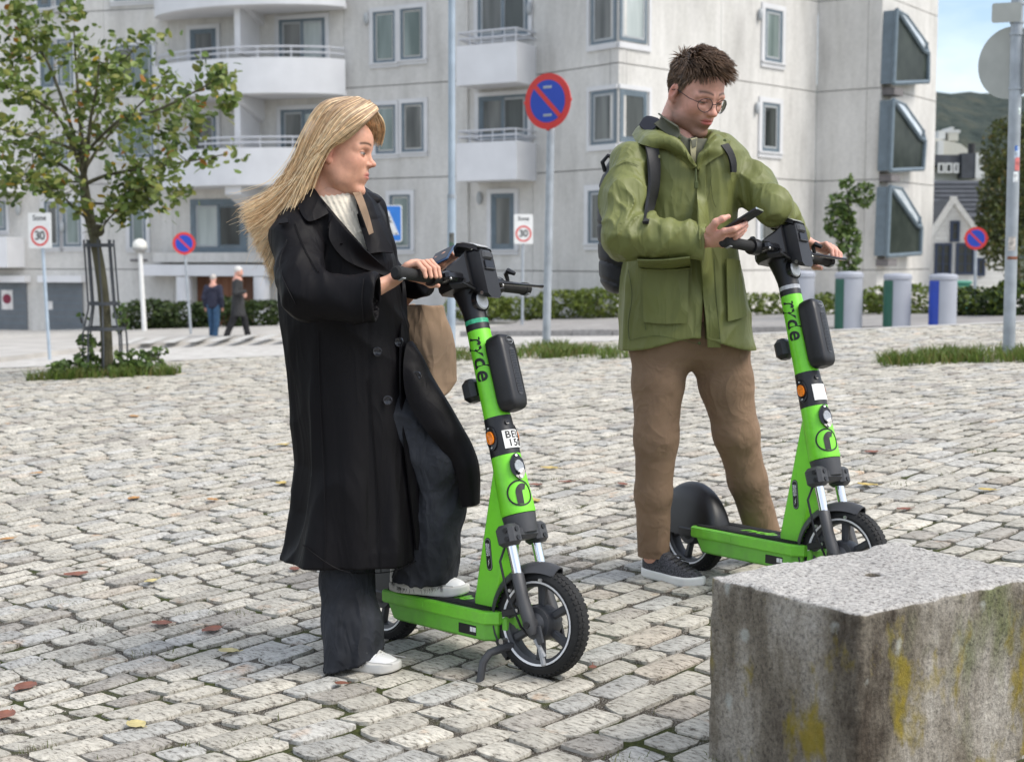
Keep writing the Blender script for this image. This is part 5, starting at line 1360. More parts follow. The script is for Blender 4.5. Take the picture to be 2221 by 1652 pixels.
def oc(px, py, off=.010, fall=LY):
    p = on_coat(px, py, off); return p if p is not None else WP(px, py, fall)
# near collar leaf and lapels
cloth('collar', M_COAT, coat_o, [[WP(678, 404, 4.40), WP(662, 420, 4.375), oc(646, 446, .012)], [WP(690, 420, 4.375), WP(680, 440, 4.355), oc(670, 480, .014)], [WP(701, 440, 4.355), oc(708, 450, .016), oc(714, 463, .016)]], 6, .005)
cloth('lapel', M_COAT, coat_o, [[WP(700, 440, 4.36), oc(708, 450, .010), oc(722, 464, .014)], [WP(738, 486, 4.345), oc(726, 496, .014), oc(715, 514, .020)], [WP(772, 522, 4.335), oc(756, 536, .016), oc(742, 556, .020)], [WP(802, 552, 4.34), oc(790, 566, .014), oc(778, 578, .016)], [oc(846, 590, .006), oc(842, 594, .008), oc(836, 598, .006)]], 6, .005)
cloth('far_collar', M_COAT, coat_o, [[WP(752, 404, 4.52), WP(780, 404, 4.54), WP(812, 424, 4.57)], [WP(758, 424, 4.45), WP(790, 424, 4.47), WP(826, 432, 4.52)], [WP(766, 440, 4.42), WP(794, 440, 4.45), WP(815, 440, 4.50)]], 6, .005)
cloth('far_lapel', M_COAT, coat_o, [[WP(764, 436, 4.43), WP(782, 436, 4.45), WP(806, 440, 4.49)], [WP(782, 494, 4.39), WP(808, 490, 4.40), WP(838, 492, 4.46)], [WP(800, 552, 4.355), WP(824, 548, 4.37), WP(850, 550, 4.42)]], 6, .005)
# sweater in the opening
def sweater(P):
    z = P[:, 2]; d = smax(stack(P, cz, ccx, WY+.004, np.array(crx)-.012, np.array(cry)-.014, 2.3), z-cz[1]-.01, .01)
    v = np.abs(P[:, 0]-VX(z))-VW(z)-.03; d = smax(d, v, .01); d = smax(d, P[:, 1]-(WY+.02), .01)
    nk = cap(P, WP(716, 428, 4.47), WP(722, 412, 4.47), .066, .062); nk = smax(nk, half(P, WP(722, 412, 4.47), (.1, -.35, 1)), .004)
    rib = .0016*np.sin((P[:, 0]*.7+P[:, 2]*.35)*520)
    d = smin(d, nk, .02)-rib; d = smax(d, -ell(P, WP(722, 400, 4.46), (.054, .056, .05)), .004); return d*.7
sw = sdf_part('sweater', sweater, (-.70, 4.26, 1.05), (-.36, 4.64, 1.50), .004, M_KNIT, WT)
for px, py in ((781, 502), (799, 535), (764, 462)):
    c = on_coat(px, py, .006); ys_ = np.linspace(4.2, 4.55, 200); P = np.array([WP(px, py, y) for y in ys_]); i = np.argmax(sweater(P) < 0); c = P[i] if i else WP(px, py, 4.37)
    mb = MB(); mb.ball(tuple(c), (.006, .003, .006), 8); mb.build('sweater_button', M_KNIT, sw)
def cseam(pts, r=.0016):
    mb = MB(); mb.tube([tuple(oc(x, y, .0005)) for x, y in spline(pts, 26)], r, 5); mb.build('seam', M_COAT, coat_o)
for q9 in ([(690, 720), (694, 860), (702, 1020), (706, 1150), (704, 1240)], [(800, 820), (812, 960), (822, 1100), (826, 1240)], [(622, 520), (606, 580), (640, 660)], [(655, 1180), (740, 1236), (840, 1240), (905, 1215)], [(640, 482), (662, 540), (690, 590)]): cseam(q9)
mb = MB(); mb.tube([tuple(oc(x, y, .0008)) for x, y in spline([(788, 604), (784, 650), (788, 698)], 16)], .0018, 5); mb.build('cuff_seam', M_COAT, coat_o)
# front panel edge, coat flap over the raised knee, belt loop, buttons
cloth('front_edge', M_COAT, coat_o, [[oc(872, 610, .004), oc(878, 612, .003)], [oc(866, 740, .010), oc(882, 742, .004)], [oc(868, 880, .010), oc(888, 882, .004)], [oc(884, 1040, .010), oc(903, 1042, .004)], [oc(900, 1190, .010), oc(916, 1192, .004)]], 8, .006)
flap = cloth('coat_flap', M_COAT, coat_o, [[WP(878, 745, 4.40), WP(886, 742, 4.42), WP(892, 742, 4.46), WP(888, 744, 4.56)], [WP(874, 800, 4.375), WP(898, 792, 4.385), WP(920, 790, 4.44), WP(915, 796, 4.57)], [WP(884, 868, 4.365), WP(920, 862, 4.365), WP(957, 858, 4.42), WP(948, 866, 4.58)], [WP(918, 928, 4.36), WP(960, 926, 4.355), WP(1001, 928, 4.41), WP(992, 936, 4.58)], [WP(958, 972, 4.36), WP(1000, 980, 4.35), WP(1028, 985, 4.41), WP(1018, 990, 4.58)], [WP(988, 1020, 4.375), WP(1018, 1034, 4.365), WP(1037, 1040, 4.42), WP(1026, 1044, 4.58)], [WP(1004, 1098, 4.385), WP(1024, 1096, 4.375), WP(1037, 1090, 4.43), WP(1028, 1090, 4.58)]], 7, .006, .012, 3)
cloth('belt_loop', M_COAT, coat_o, [[oc(760, 478, .02), oc(764, 478, .02)], [oc(740, 530, .02), oc(745, 530, .02)]], 4, .003)
for px, py in ((820, 762), (842, 867), (866, 741), (904, 815)):
    c = oc(px, py, .012, 4.36) if px < 890 else WP(px, py, 4.365)
    T = frame(c, (.97, -.22, 0)) @ Matrix.Rotation(R(90), 4, 'X')
    mb = MB(); mb.lathe([(.001, .0015), (.0095, .0022), (.0125, .0045), (.0145, .0040), (.0148, .0), (.0, -.003)], T, 20); bt = mb.build('button', M_BUTTON, coat_o)
    for sx_ in (-.003, .003):
        mb = MB(); mb.cyl(T @ Vector((sx_, 0, .0015)), T @ Vector((sx_, 0, .0032)), .0012, 6); mb.build('button_thread', M_FRAY, coat_o)
cloth('epaulette', M_COAT, coat_o, [[oc(604, 478, .008), oc(628, 476, .012)], [oc(606, 487, .010), oc(628, 485, .014)]], 5, .004)

# hair
def hair_cap(P0):
    H, c, k = whead; P = (P0-c)@H/k
    d = smin(ell(P, (-.012, 0, .040), (.100, .079, .092)), ell(P, (.032, 0, .046), (.058, .060, .056)), .02); X = P.copy(); X[:, 1] = np.abs(X[:, 1])
    d = smin(d, ell(P, (-.060, 0, -.03), (.045, .060, .09)), .04)
    low = np.interp(P[:, 0], [-.12, -.06, -.02, .02, .06, .085, .10], [-.12, -.09, -.02, .030, .075, .098, .12]); d = smax(d, low-P[:, 2], .008)
    return d*.8
def hcap_col(V): return np.tile(np.array((.60, .43, .28)), (len(V), 1))
hair = sdf_part('hair', hair_cap, whead[1]-.16, whead[1]+.17, .004, M_HAIR, WT, hcap_col)
G = np.array([
    [(752, 211), (700, 226), (662, 285), (632, 365), (588, 424), (532, 462)],
    [(778, 211), (722, 240), (682, 308), (646, 388), (598, 452), (540, 492)],
    [(804, 222), (750, 258), (702, 324), (658, 404), (612, 478), (566, 538)],
    [(816, 230), (772, 258), (716, 305), (668, 380), (624, 470), (580, 566)],
    [(820, 238), (792, 266), (746, 299), (688, 326), (645, 412), (586, 596)]], float)
def hpath(t, side, lay, jit, n=20, cut=1.0):
    tt = t*(len(G)-1); i = min(int(tt), len(G)-2); f = tt-i; g = G[i]*(1-f)+G[i+1]*f
    pts = spline(np.c_[g, np.zeros(6)], n)[:, :2]; s = np.linspace(0, 1, n)
    hw = .094*np.sin(min(1, t*1.25+.10)*math.pi/2)*np.interp(s, [0, .18, .35, .5, .75, 1], [.42, .98, 1.0, .82, .52, .42])
    hw = hw+lay
    Y = 4.455+side*hw
    kk = 1 if t < .8 else .45
    wav = kk*(jit[0]*np.sin(s*7+jit[1])*s+jit[2]*s**2)+1.6*np.sin(s*17+t*21)*s
    out = []
    m = max(5, int(n*cut))
    for q in range(m): out.append(WP(pts[q, 0]+wav[q]*1.0, pts[q, 1]+wav[q]*.8+jit[3]*s[q]**2, Y[q]+jit[4]*s[q]**1.5))
    return np.array(out)
hp_ = []
hr = random.Random(11)
def hcol(t):
    q = hr.random(); 
    if q < .42: c = np.array((.97, .77, .51))
    elif q < .64: c = np.array((1.0, .90, .69))
    elif q < .86: c = np.array((.72, .51, .31))
    else: c = np.array((.40, .26, .145))
    c = c*hr.uniform(.85, 1.12)*np.array((1.03, .96, .86)); k = 20
    root = np.array((.44, .295, .19)) if hr.random() < .55 else c
    w = np.clip(np.linspace(-.15, 1, k)*2.6, 0, 1)[:, None]; return root*(1-w)+c*w
for i in range(260):                                    # broad locks underneath
    t = hr.random(); side = -1 if hr.random() < .72 else 1
    p = hpath(t, side, hr.uniform(-.014, .0), (hr.gauss(0, 5), hr.uniform(0, 6), hr.gauss(0, 10), hr.gauss(0, 12), hr.gauss(0, .02)))
    c = hcol(t)*.9; hp_.append((p, np.interp(np.linspace(0, 1, len(p)), [0, .1, .6, 1], [.003, .0055, .0045, .0008]), c[:len(p)]))
for i in range(3300):                                   # fine strands over them
    t = hr.random()**.9; side = -1 if hr.random() < .8 else 1
    loose = hr.random() < .10; cut = 1.0 if hr.random() < .7 else hr.uniform(.6, 1)
    p = hpath(t, side, hr.uniform(-.002, .010), (hr.gauss(0, 9 if loose else 4), hr.uniform(0, 6), hr.gauss(0, 22 if loose else 9), hr.gauss(0, 24 if loose else 10), hr.gauss(0, .025)), cut=cut)
    c = hcol(t); hp_.append((p, np.interp(np.linspace(0, 1, len(p)), [0, .1, .7, 1], [.0007, .0011, .0009, .00025]), c[:len(p)]))
for i in range(420):                                    # lock on the far temple
    e_ = hr.random(); p = spline([WP(762+40*e_, 226-6*e_+hr.uniform(-4, 4), 4.43), WP(782+38*e_, 242+3*e_, 4.44), WP(790+42*e_, 264+hr.uniform(-3, 3), 4.455), WP(796+39*e_, 286, 4.50), WP(800+27*e_+hr.uniform(-2, 2), 312+hr.uniform(-36, 8), 4.53)], 15)
    hp_.append((p, np.interp(np.linspace(0, 1, 15), [0, .2, 1], [.0013, .0016, .0004]), hcol(1)[:15]))
strands('hair_strands', M_HAIR, hair, hp_, 4)['kind'] = 'stuff'

# tote bag and phone
bag = thing('tote_bag', 'tan canvas tote bag hanging behind the black coat of the blonde woman', 'bag', WP(915, 860, 4.66))
def bagf(P):
    c = WP(905, 760, 4.70); q = P-c; z = q[:, 2]
    w = np.interp(z, [-.16, -.10, .0, .15], [.05, .10, .105, .095]); sh = np.interp(z, [-.16, .15], [.04, -.01])
    d = (((np.abs(q[:, 0]-sh)/w)**3+(np.abs(q[:, 1])/(.055+.02*np.cos(q[:, 0]*12)))**2.4)**(1/2.6)-1)*.05
    return (smax(smax(d, z-.147-.03*q[:, 0], .004), -z-.15, .02)-folds(P, (9, 9, 5), 5)*.008)*.7
bg_o = sdf_part('bag_body', bagf, WP(905, 760, 4.70)-np.array((.18, .13, .2)), WP(905, 760, 4.70)+np.array((.2, .13, .2)), .005, M_CANVAS, bag)
cloth('strap', M_CANVAS, bag, [[WP(757, 406, 4.47), WP(774, 404, 4.49)], [WP(770, 430, 4.39), WP(786, 426, 4.40)], [WP(786, 470, 4.36), WP(800, 466, 4.365)], [WP(800, 510, 4.345), WP(810, 505, 4.35)]], 6, .003)
ph = thing('mobile_phone', 'dark blue phone held above the scooter grip by the blonde woman', 'phone', WP(957, 558, 4.52))
T = frame(WP(957, 557, 4.50), WP(980, 546, 4.49)-WP(934, 569, 4.51), (-.30, -.24, .92)); 
mb = MB(); mb.box((0, 0, 0), (.076, .145, .0085), T @ Matrix.Rotation(R(0), 4, 'Z'), bev=.004); mb.build('phone_case', pm('navy_case', (.02, .05, .11), .35), ph)
mb = MB(); mb.box((0, 0, .0046), (.068, .136, .0008), T); mb.build('screen', pm('dark_screen', (.012, .016, .028), .45, spec=.12), ph)
mb = MB(); mb.box((.02, -.045, -.0048), (.03, .03, .002), T, bev=.001); mb.build('camera_bump', M_BLKG, ph)
# ================================================================ MAN
M_PARKA = fabric('olive_rain_fabric', (.160, .174, .056), .52, .34, 6., .40, .022, 0, .14, (1, 1, .28))
M_PARKA2 = pm('olive_trim', (.19, .20, .07), .45, var=.1, vs=8)
M_SEAM = pm('olive_seam', (.060, .078, .018), .6, var=.1)
M_SHIRT = pm('grey_olive_shirt', (.115, .115, .082), .85, var=.15, vs=9, bump=.2, bs=260, bumpd=.002)
M_PLACK = pm('pale_shirt_placket', (.36, .33, .20), .85, var=.15, vs=30)
M_CHINO = fabric('brown_chino', (.215, .140, .090),   .85, .25, 6., .32, .02, 420, .16, (1, 1, .8))
M_PACK = pm('black_nylon', (.012, .012, .015), .6, var=.25, vs=12, bump=.2, bs=200, bumpd=.003)
M_NAVY = pm('navy_lining', (.010, .010, .018), .8, var=.2)
M_KSHOE = pm('charcoal_knit', (.05, .05, .058), .85, var=.9, vs=160, bump=.4, bs=220, bumpd=.004)
MY = 5.18
man = Figure('person', 'man with glasses in green rain jacket and brown trousers looking down at his phone', (.66, MY, ground(.66, MY)))
MT = man.t
mhead = head_frame(WP(1507, 204, 5.14), R(56), R(24), R(0), 1.12)
man.add_head(mhead, False, face_paint(False))
SKM = (.68, .37, .285)
B2 = bar_frame(SC2); bq = lambda x, y, z: np.array(B2 @ Vector((x, y, z)))
# left hand resting on the far grip
kn, fg = grip_hand(bq, 1, (.268, .288, .309, .328), 0, -.004)
kn = [k+np.array((0, 0, .012)) for k in kn]; fg = [[q+np.array((.004, 0, .012)) for q in f] for f in fg]
wr = bq(-.088, .290, ZB+.104)
th = [bq(-.064, .262, ZB+.052), bq(-.050, .244, ZB+.012), bq(-.026, .234, ZB-.024), bq(.0, .230, ZB-.038)]
fore2 = wr+(WP(1676, 446, 5.0)-wr)*.35
man.add(hand_sdf(wr, kn, fg, th, None, forearm=fore2, pr=(.041, .0165), fr=.0096), bq(0, .23, ZB)-.24, bq(0, .23, ZB)+.24, .0022, SKM)
# right hand, palm up, with the phone
w1_ = WP(1536, 520, 4.84)
K = [WP(1570, 502, 4.76), WP(1572, 512, 4.79), WP(1571, 522, 4.82), WP(1567, 530, 4.85)]
FG = [[WP(1592, 497, 4.74), WP(1606, 491, 4.76), WP(1617, 484, 4.78)], [WP(1596, 506, 4.77), WP(1610, 498, 4.79), WP(1618, 490, 4.81)], [WP(1594, 514, 4.80), WP(1607, 506, 4.82), WP(1615, 498, 4.84)], [WP(1587, 523, 4.83), WP(1598, 516, 4.85), WP(1607, 508, 4.87)]]
TH = [WP(1540, 500, 4.80), WP(1552, 482, 4.765), WP(1566, 475, 4.76), WP(1579, 470, 4.765)]
man.add(hand_sdf(w1_, K, FG, TH, None, forearm=WP(1490, 530, 4.90), pr=(.041, .019), fr=.0098), WP(1545, 510, 4.82)-.18, WP(1560, 500, 4.82)+.17, .0022, SKM)
def mtorso(P):
    d = cap(P, WP(1485, 380, MY), WP(1485, 700, MY), .13, .13)
    d = smin(d, cap(P, WP(1482, 290, 5.17), WP(1484, 360, MY), .055, .09), .05)
    d = smin(d, chain(P, [WP(1440, 720, MY), WP(1425, 950, 5.16), WP(1418, 1200, 5.2)], [.09, .06, .045], .03), .05)
    return smin(d, chain(P, [WP(1540, 720, MY), WP(1600, 940, 5.22), WP(1665, 1170, 5.3)], [.09, .06, .045], .03), .05)
man.add(mtorso, WP(1300, 1260, MY)-np.array((0, .3, 0)), WP(1750, 270, MY)+np.array((0, .35, 0)), .012, SKM)
man.body()

# trousers
def chino(P):
    n1 = chain(P, [WP(1430, 735, 5.16), WP(1426, 830, 5.15), WP(1422, 950, 5.14), WP(1416, 1070, 5.17), WP(1417, 1213, 5.21)], [.106, .090, .076, .065, .059], .03)
    n1 = smax(n1, -half(P, WP(1416, 1217, 5.2), (.1, -.2, 1)), .005)
    n2 = chain(P, [WP(1556, 735, 5.20), WP(1574, 830, 5.19), WP(1596, 940, 5.19), WP(1620, 1040, 5.24), WP(1656, 1160, 5.31)], [.106, .094, .079, .069, .064], .03)
    n2 = smax(n2, -half(P, WP(1662, 1168, 5.31), (.2, -.2, 1)), .005)
    top = fcap(P, WP(1440, 722, MY), WP(1545, 722, MY), (.13, .13), (.13, .13), (0, 0, 1))
    d = smin(smin(n1, n2, .02), top, .05)
    for c, r, a in ((WP(1425, 960, 5.05), .12, .013), (WP(1600, 940, 5.1), .14, .014), (WP(1416, 1130, 5.15), .09, .010), (WP(1655, 1120, 5.25), .10, .012), (WP(1490, 810, 5.1), .15, .008)):
        g = np.exp(-(((P-c)/r)**2).sum(1)); d = d-.22*a*g*folds(P, (9, 9, 17), 2, np.array(((.9, 0, .45), (0, 1, 0), (-.45, 0, .9))))
    return (d-.003*folds(P, (7, 7, 2.5), 5))*.8
tr = sdf_part('trousers', chino, WP(1330, 1210, MY)-np.array((0, .32, 0)), WP(1720, 690, MY)+np.array((0, .35, 0)), .006, M_CHINO, MT)
# shoes
hp, tp = WP(1398, 1228, 5.25), WP(1486, 1250, 5.09); g_ = ground(.5, 5.2)+.004; hp[2] = tp[2] = g_
d_ = (tp-hp)/np.linalg.norm(tp-hp); tp = hp+d_*.29
sh, (sx3, sy3, su3) = shoe_parts(MT, hp, tp, .054, .105, M_KSHOE, M_WSHOE, sole_h=.036, hi_top=.01)
for k in range(6):
    f = .145+.017*k; c = hp+sx3*f*1.1+su3*(.094-.0085*k); mb = MB()
    mb.tube([c-sy3*.026+su3*-.004, c+su3*.005, c+sy3*.026+su3*-.004], .0034, 6); mb.build('shoe_lace', M_PACK, sh)
hp, tp = WP(1655, 1185, 5.38), WP(1735, 1190, 5.26); hp[2] = tp[2] = ground(.95, 5.3)+.004
shoe_parts(MT, hp, tp, .054, .105, M_KSHOE, M_WSOLE, sole_h=.034)

# jacket
mr = [(286, 1408, 1566, .10), (305, 1388, 1590, .125), (330, 1362, 1612, .145), (370, 1352, 1612, .155), (430, 1372, 1594, .16), (520, 1362, 1592, .165), (600, 1350, 1604, .17), (680, 1349, 1618, .175), (740, 1350, 1628, .18), (790, 1350, 1634, .18)]
jz = [WP(0, r_[0], MY)[2] for r_ in mr]; jx = [(WP(r_[1], r_[0], MY)[0]+WP(r_[2], r_[0], MY)[0])/2 for r_ in mr]; jr = [(WP(r_[2], r_[0], MY)[0]-WP(r_[1], r_[0], MY)[0])/2 for r_ in mr]; jd = [r_[3] for r_ in mr]
JV = lambda z: np.interp(z, [WP(0, 355, 5.0)[2], WP(0, 280, 5.05)[2]], [WP(1508, 355, 5.0)[0], WP(1505, 280, 5.05)[0]])
JW = lambda z: np.interp(z, [WP(0, 362, 5.0)[2], WP(0, 300, 5.05)[2], WP(0, 270, 5.05)[2]], [0, .050, .085])
rot45 = np.array(((.75, 0, .66), (0, 1, 0), (-.66, 0, .75)))
ELB, CUF, SHO = WP(1352, 512, 4.90), WP(1529, 524, 4.855), WP(1368, 352, 5.08)
ELF, CUFF_, SHF = WP(1676, 446, 5.0), wr+(WP(1676, 446, 5.0)-wr)*.10, WP(1590, 366, 5.20)
def jacket(P):
    z = P[:, 2]; d = smax(stack(P, jz, jx, MY, jr, jd, 2.5), z-jz[0]-.005, .03)
    d = d-.010*folds(P, (7, 7, 2.2), 7)-.009*folds(P, (9, 8, 4), 17, rot45)*np.clip((1.25-z)*3, 0, 1)
    v = np.maximum(np.abs(P[:, 0]-JV(z))-JW(z), P[:, 1]-(MY-.03)); d = smax(d, -v, .008)
    n = smin(chain(P, [SHO, WP(1356, 430, 4.98), ELB], [.076, .075, .072], .05), fcap(P, ELB, CUF, (.070, .066), (.057, .050), (0, 0, 1)), .04)
    de = np.sqrt(((P-ELB)**2).sum(1)); df = np.sqrt(((P-ELF)**2).sum(1))
    ax = CUF-ELB; ax = ax/np.linalg.norm(ax); h = (P-ELB)@ax
    n = n-.011*folds(P, (9, 9, 5), 21, rot45)-.017*np.exp(-((P-(ELB+np.array((.03, -.02, .05))))**2).sum(1)/.012)*folds(P, (18, 9, 13), 4, rot45)
    wv = np.clip(h/.08, 0, 1)*np.clip((.27-h)/.06, 0, 1); n = n-wv*.006*np.maximum(np.sin(h*88+vnoise(P*12)*2.2), -.3)*np.clip((z-ELB[2]+.03)/.05, 0, 1)
    n = smax(n, half(P, CUF, ax), .004); inn = fcap(P, ELB, CUF+ax*.03, (.05, .05), (.046, .038), (0, 0, 1)); n = smax(n, -np.maximum(inn, -(h-np.linalg.norm(CUF-ELB)+.025)), .003)
    f = smin(chain(P, [SHF, WP(1630, 404, 5.13), ELF], [.076, .067, .058], .05), cap(P, ELF, CUFF_, .057, .046), .04)
    ax2 = CUFF_-ELF; ax2 = ax2/np.linalg.norm(ax2); h2 = (P-ELF)@ax2
    f = f-.004*np.maximum(np.sin(h2*70+vnoise(P*9)*2.8), -.4)*np.clip((h2+.16)/.1, 0, 1)*np.clip((.30-h2)/.08, 0, 1)-.013*folds(P, (9, 9, 6), 31, rot45)
    f = smax(f, half(P, CUFF_, ax2), .004)
    d = smin(smin(d, n, .022), f, .022)
    hem = WP(0, 752, 5.0)[2]+.020*np.cos((P[:, 0]-.66)*13)+.012*vnoise(P*5)
    d = smax(d, hem-z, .004)
    slit = np.maximum(np.abs(P[:, 0]-(WP(1527, 700, 5.0)[0]-.010*(z<0)))-np.interp(z, [WP(0, 760, 5)[2], WP(0, 620, 5)[2]], [.012, .0]), P[:, 1]-(MY-.05)); d = smax(d, -slit, .004)
    return d*.72
ja = sdf_part('jacket', jacket, (WP(1285, 600, 4.9)[0], 4.72, WP(0, 790, 5)[2]), (WP(1830, 500, 5)[0], 5.46, WP(0, 270, MY)[2]+.03), .0055, M_PARKA, MT)
def on_m(px, py, off=.010, fn=None, y0=4.6, y1=5.3):
    ys_ = np.linspace(y0, y1, 300); P = np.array([WP(px, py, y) for y in ys_]); d = (fn or jacket)(P); i = np.argmax(d < .003)
    return P[i]-np.array((0, off, 0)) if d[i] < .003 else WP(px, py, 5.02)
om = on_m
# hood collar that lies round the neck
cloth('hood_collar', M_PARKA, ja, [[WP(1372, 296, 5.24), WP(1388, 276, 5.26), WP(1410, 278, 5.26), WP(1425, 290, 5.24)], [om(1392, 316, .01), WP(1404, 300, 5.03), WP(1432, 292, 5.03), WP(1450, 300, 5.07)], [om(1442, 322, .016), WP(1454, 312, 4.995), WP(1466, 306, 5.0), WP(1476, 314, 5.03)], [om(1480, 346, .010), om(1486, 342, .022), WP(1492, 338, 4.985), WP(1497, 345, 5.0)], [om(1500, 366, .006), om(1503, 364, .012), om(1506, 362, .016), om(1508, 364, .006)]], 7, .007, .006, 2)
cloth('hood_collar', M_PARKA, ja, [[WP(1568, 296, 5.24), WP(1560, 284, 5.24), WP(1550, 284, 5.2), WP(1540, 292, 5.2)], [om(1582, 306, .012), WP(1570, 300, 5.07), WP(1553, 297, 5.03), WP(1536, 304, 5.05)], [om(1572, 330, .016), om(1556, 324, .02), WP(1538, 318, 5.0), WP(1524, 324, 5.02)], [om(1540, 350, .014), om(1530, 346, .018), WP(1520, 340, 4.995), WP(1514, 336, 5.0)], [om(1514, 372, .010), om(1512, 368, .014), om(1510, 364, .016), om(1508, 362, .01)]], 7, .007, .006, 5)
cloth('hood_lining', M_NAVY, ja, [[WP(1388, 276, 5.20), WP(1402, 258, 5.24), WP(1424, 262, 5.24)], [WP(1410, 296, 5.08), WP(1430, 276, 5.10), WP(1452, 282, 5.10)]], 7, .01)
mb = MB(); mb.tube([om(1410, 300, .012), om(1418, 318, .014), om(1424, 336, .016)], .004, 6); mb.cyl(tuple(om(1424, 334, .016)), tuple(om(1426, 345, .016)), .0075, 8, r2=.009); mb.build('drawcord', M_PARKA2, ja)
# storm flap, zip, seams, pockets
cloth('storm_flap', M_PARKA, ja, [[om(1515, 366, .012), om(1528, 360, .012)], [om(1510, 430, .012), om(1530, 428, .012)], [om(1515, 520, .012), om(1537, 520, .012)], [om(1522, 620, .012), om(1546, 620, .012)], [om(1530, 700, .012), om(1556, 700, .012)], [om(1534, 752, .012), om(1562, 752, .012)]], 7, .005)
mb = MB(); mb.tube([om(1508, 362, .010), om(1507, 380, .014), om(1508, 400, .016)], .0035, 6); mb.box(tuple(om(1508, 402, .018)), (.014, .006, .026), bev=.002); mb.build('zip_pull', M_SEAM, ja)
def seam(pts, nm='seam', r=.0016, m=M_SEAM): 
    mb = MB(); mb.tube([tuple(om(x, y, .0015)) for x, y in spline(pts, 24)], r, 5, flat=.7); mb.build(nm, m, ja)
seam([(1398, 600), (1394, 650), (1398, 700), (1400, 716)]); seam([(1362, 585), (1370, 640), (1362, 700), (1364, 735)]); seam([(1335, 362), (1358, 352), (1384, 360)], r=.0013)
seam([(1540, 385), (1545, 430), (1552, 450)], r=.0013); seam([(1548, 560), (1552, 640), (1562, 745)], r=.0013)
seam([(1364, 738), (1420, 728), (1480, 738), (1522, 748)], r=.0012)
pk = cloth('pocket', M_PARKA, ja, [[om(1394, 576, .010), om(1440, 578, .012), om(1492, 572, .010)], [om(1394, 640, .010), om(1440, 642, .012), om(1491, 640, .010)], [om(1396, 698, .008), om(1440, 702, .010), om(1490, 700, .008)]], 6, .006)
cloth('pocket_flap', M_PARKA, pk, [[om(1380, 562, .016), om(1436, 562, .016), om(1494, 556, .016)], [om(1384, 576, .020), om(1438, 580, .020), om(1496, 574, .020)], [om(1388, 586, .021), om(1440, 588, .022), om(1494, 584, .020)]], 6, .005)
cloth('pocket', M_PARKA, ja, [[om(1572, 562, .012), om(1588, 562, .014), om(1600, 566, .020)], [om(1574, 630, .010), om(1592, 630, .012), om(1606, 630, .012)], [om(1576, 696, .010), om(1596, 692, .010), om(1616, 686, .010)]], 6, .006)
for px, py in ((1516, 744), (1543, 744), (1570, 306), (1420, 282)):
    c = om(px, py, .016); mb = MB(); mb.ball(tuple(c), (.006, .003, .006), 8); mb.build('snap', M_SEAM, ja)
# shirt
def shirt(P):
    z = P[:, 2]; d = stack(P, jz, jx, MY, np.array(jr)-.02, np.array(jd)-.022, 2.3); d = smax(d, z-jz[1], .01); d = smax(d, np.abs(P[:, 0]-JV(z))-JW(z)-.04, .01); d = smax(d, P[:, 1]-MY, .01)
    n = cap(P, WP(1480, 330, 5.14), WP(1476, 262, 5.14), .088, .074); n = smax(n, half(P, WP(1462, 272, 5.14), (.70, -.35, 1)), .004); n = smax(n, -cap(P, WP(1480, 300, 5.14), WP(1476, 240, 5.14), .07, .068), .003)
    return smin(d, n, .015)*.7
so = sdf_part('shirt', shirt, WP(1380, 420, 5.0)-np.array((0, .05, 0)), WP(1590, 240, 5.3)+np.array((0, .05, .02)), .0045, M_SHIRT, MT)
os_ = lambda px, py, off=.01: on_m(px, py, off, shirt, 4.9, 5.2)
cloth('shirt_collar', M_SHIRT, so, [[WP(1426, 248, 5.10), WP(1434, 256, 5.09), WP(1418, 268, 5.08)], [WP(1446, 262, 5.055), os_(1450, 276, .010), os_(1446, 292, .016)], [WP(1468, 276, 5.03), os_(1472, 288, .012), os_(1470, 304, .018)]], 6, .006)
cloth('shirt_collar', M_SHIRT, so, [[os_(1494, 300, .008), os_(1498, 306, .010), os_(1500, 322, .012)], [os_(1506, 296, .008), os_(1510, 300, .010), os_(1508, 318, .012)]], 6, .005)
cloth('shirt_placket', M_PLACK, so, [[os_(1496, 302, .006), os_(1510, 300, .006)], [os_(1496, 328, .006), os_(1508, 328, .006)], [os_(1500, 352, .006), os_(1508, 352, .006)]], 6, .004)
mb = MB(); mb.ball(tuple(os_(1472, 300, .022)), (.006, .004, .006), 8); mb.build('collar_button', M_SEAM, so)

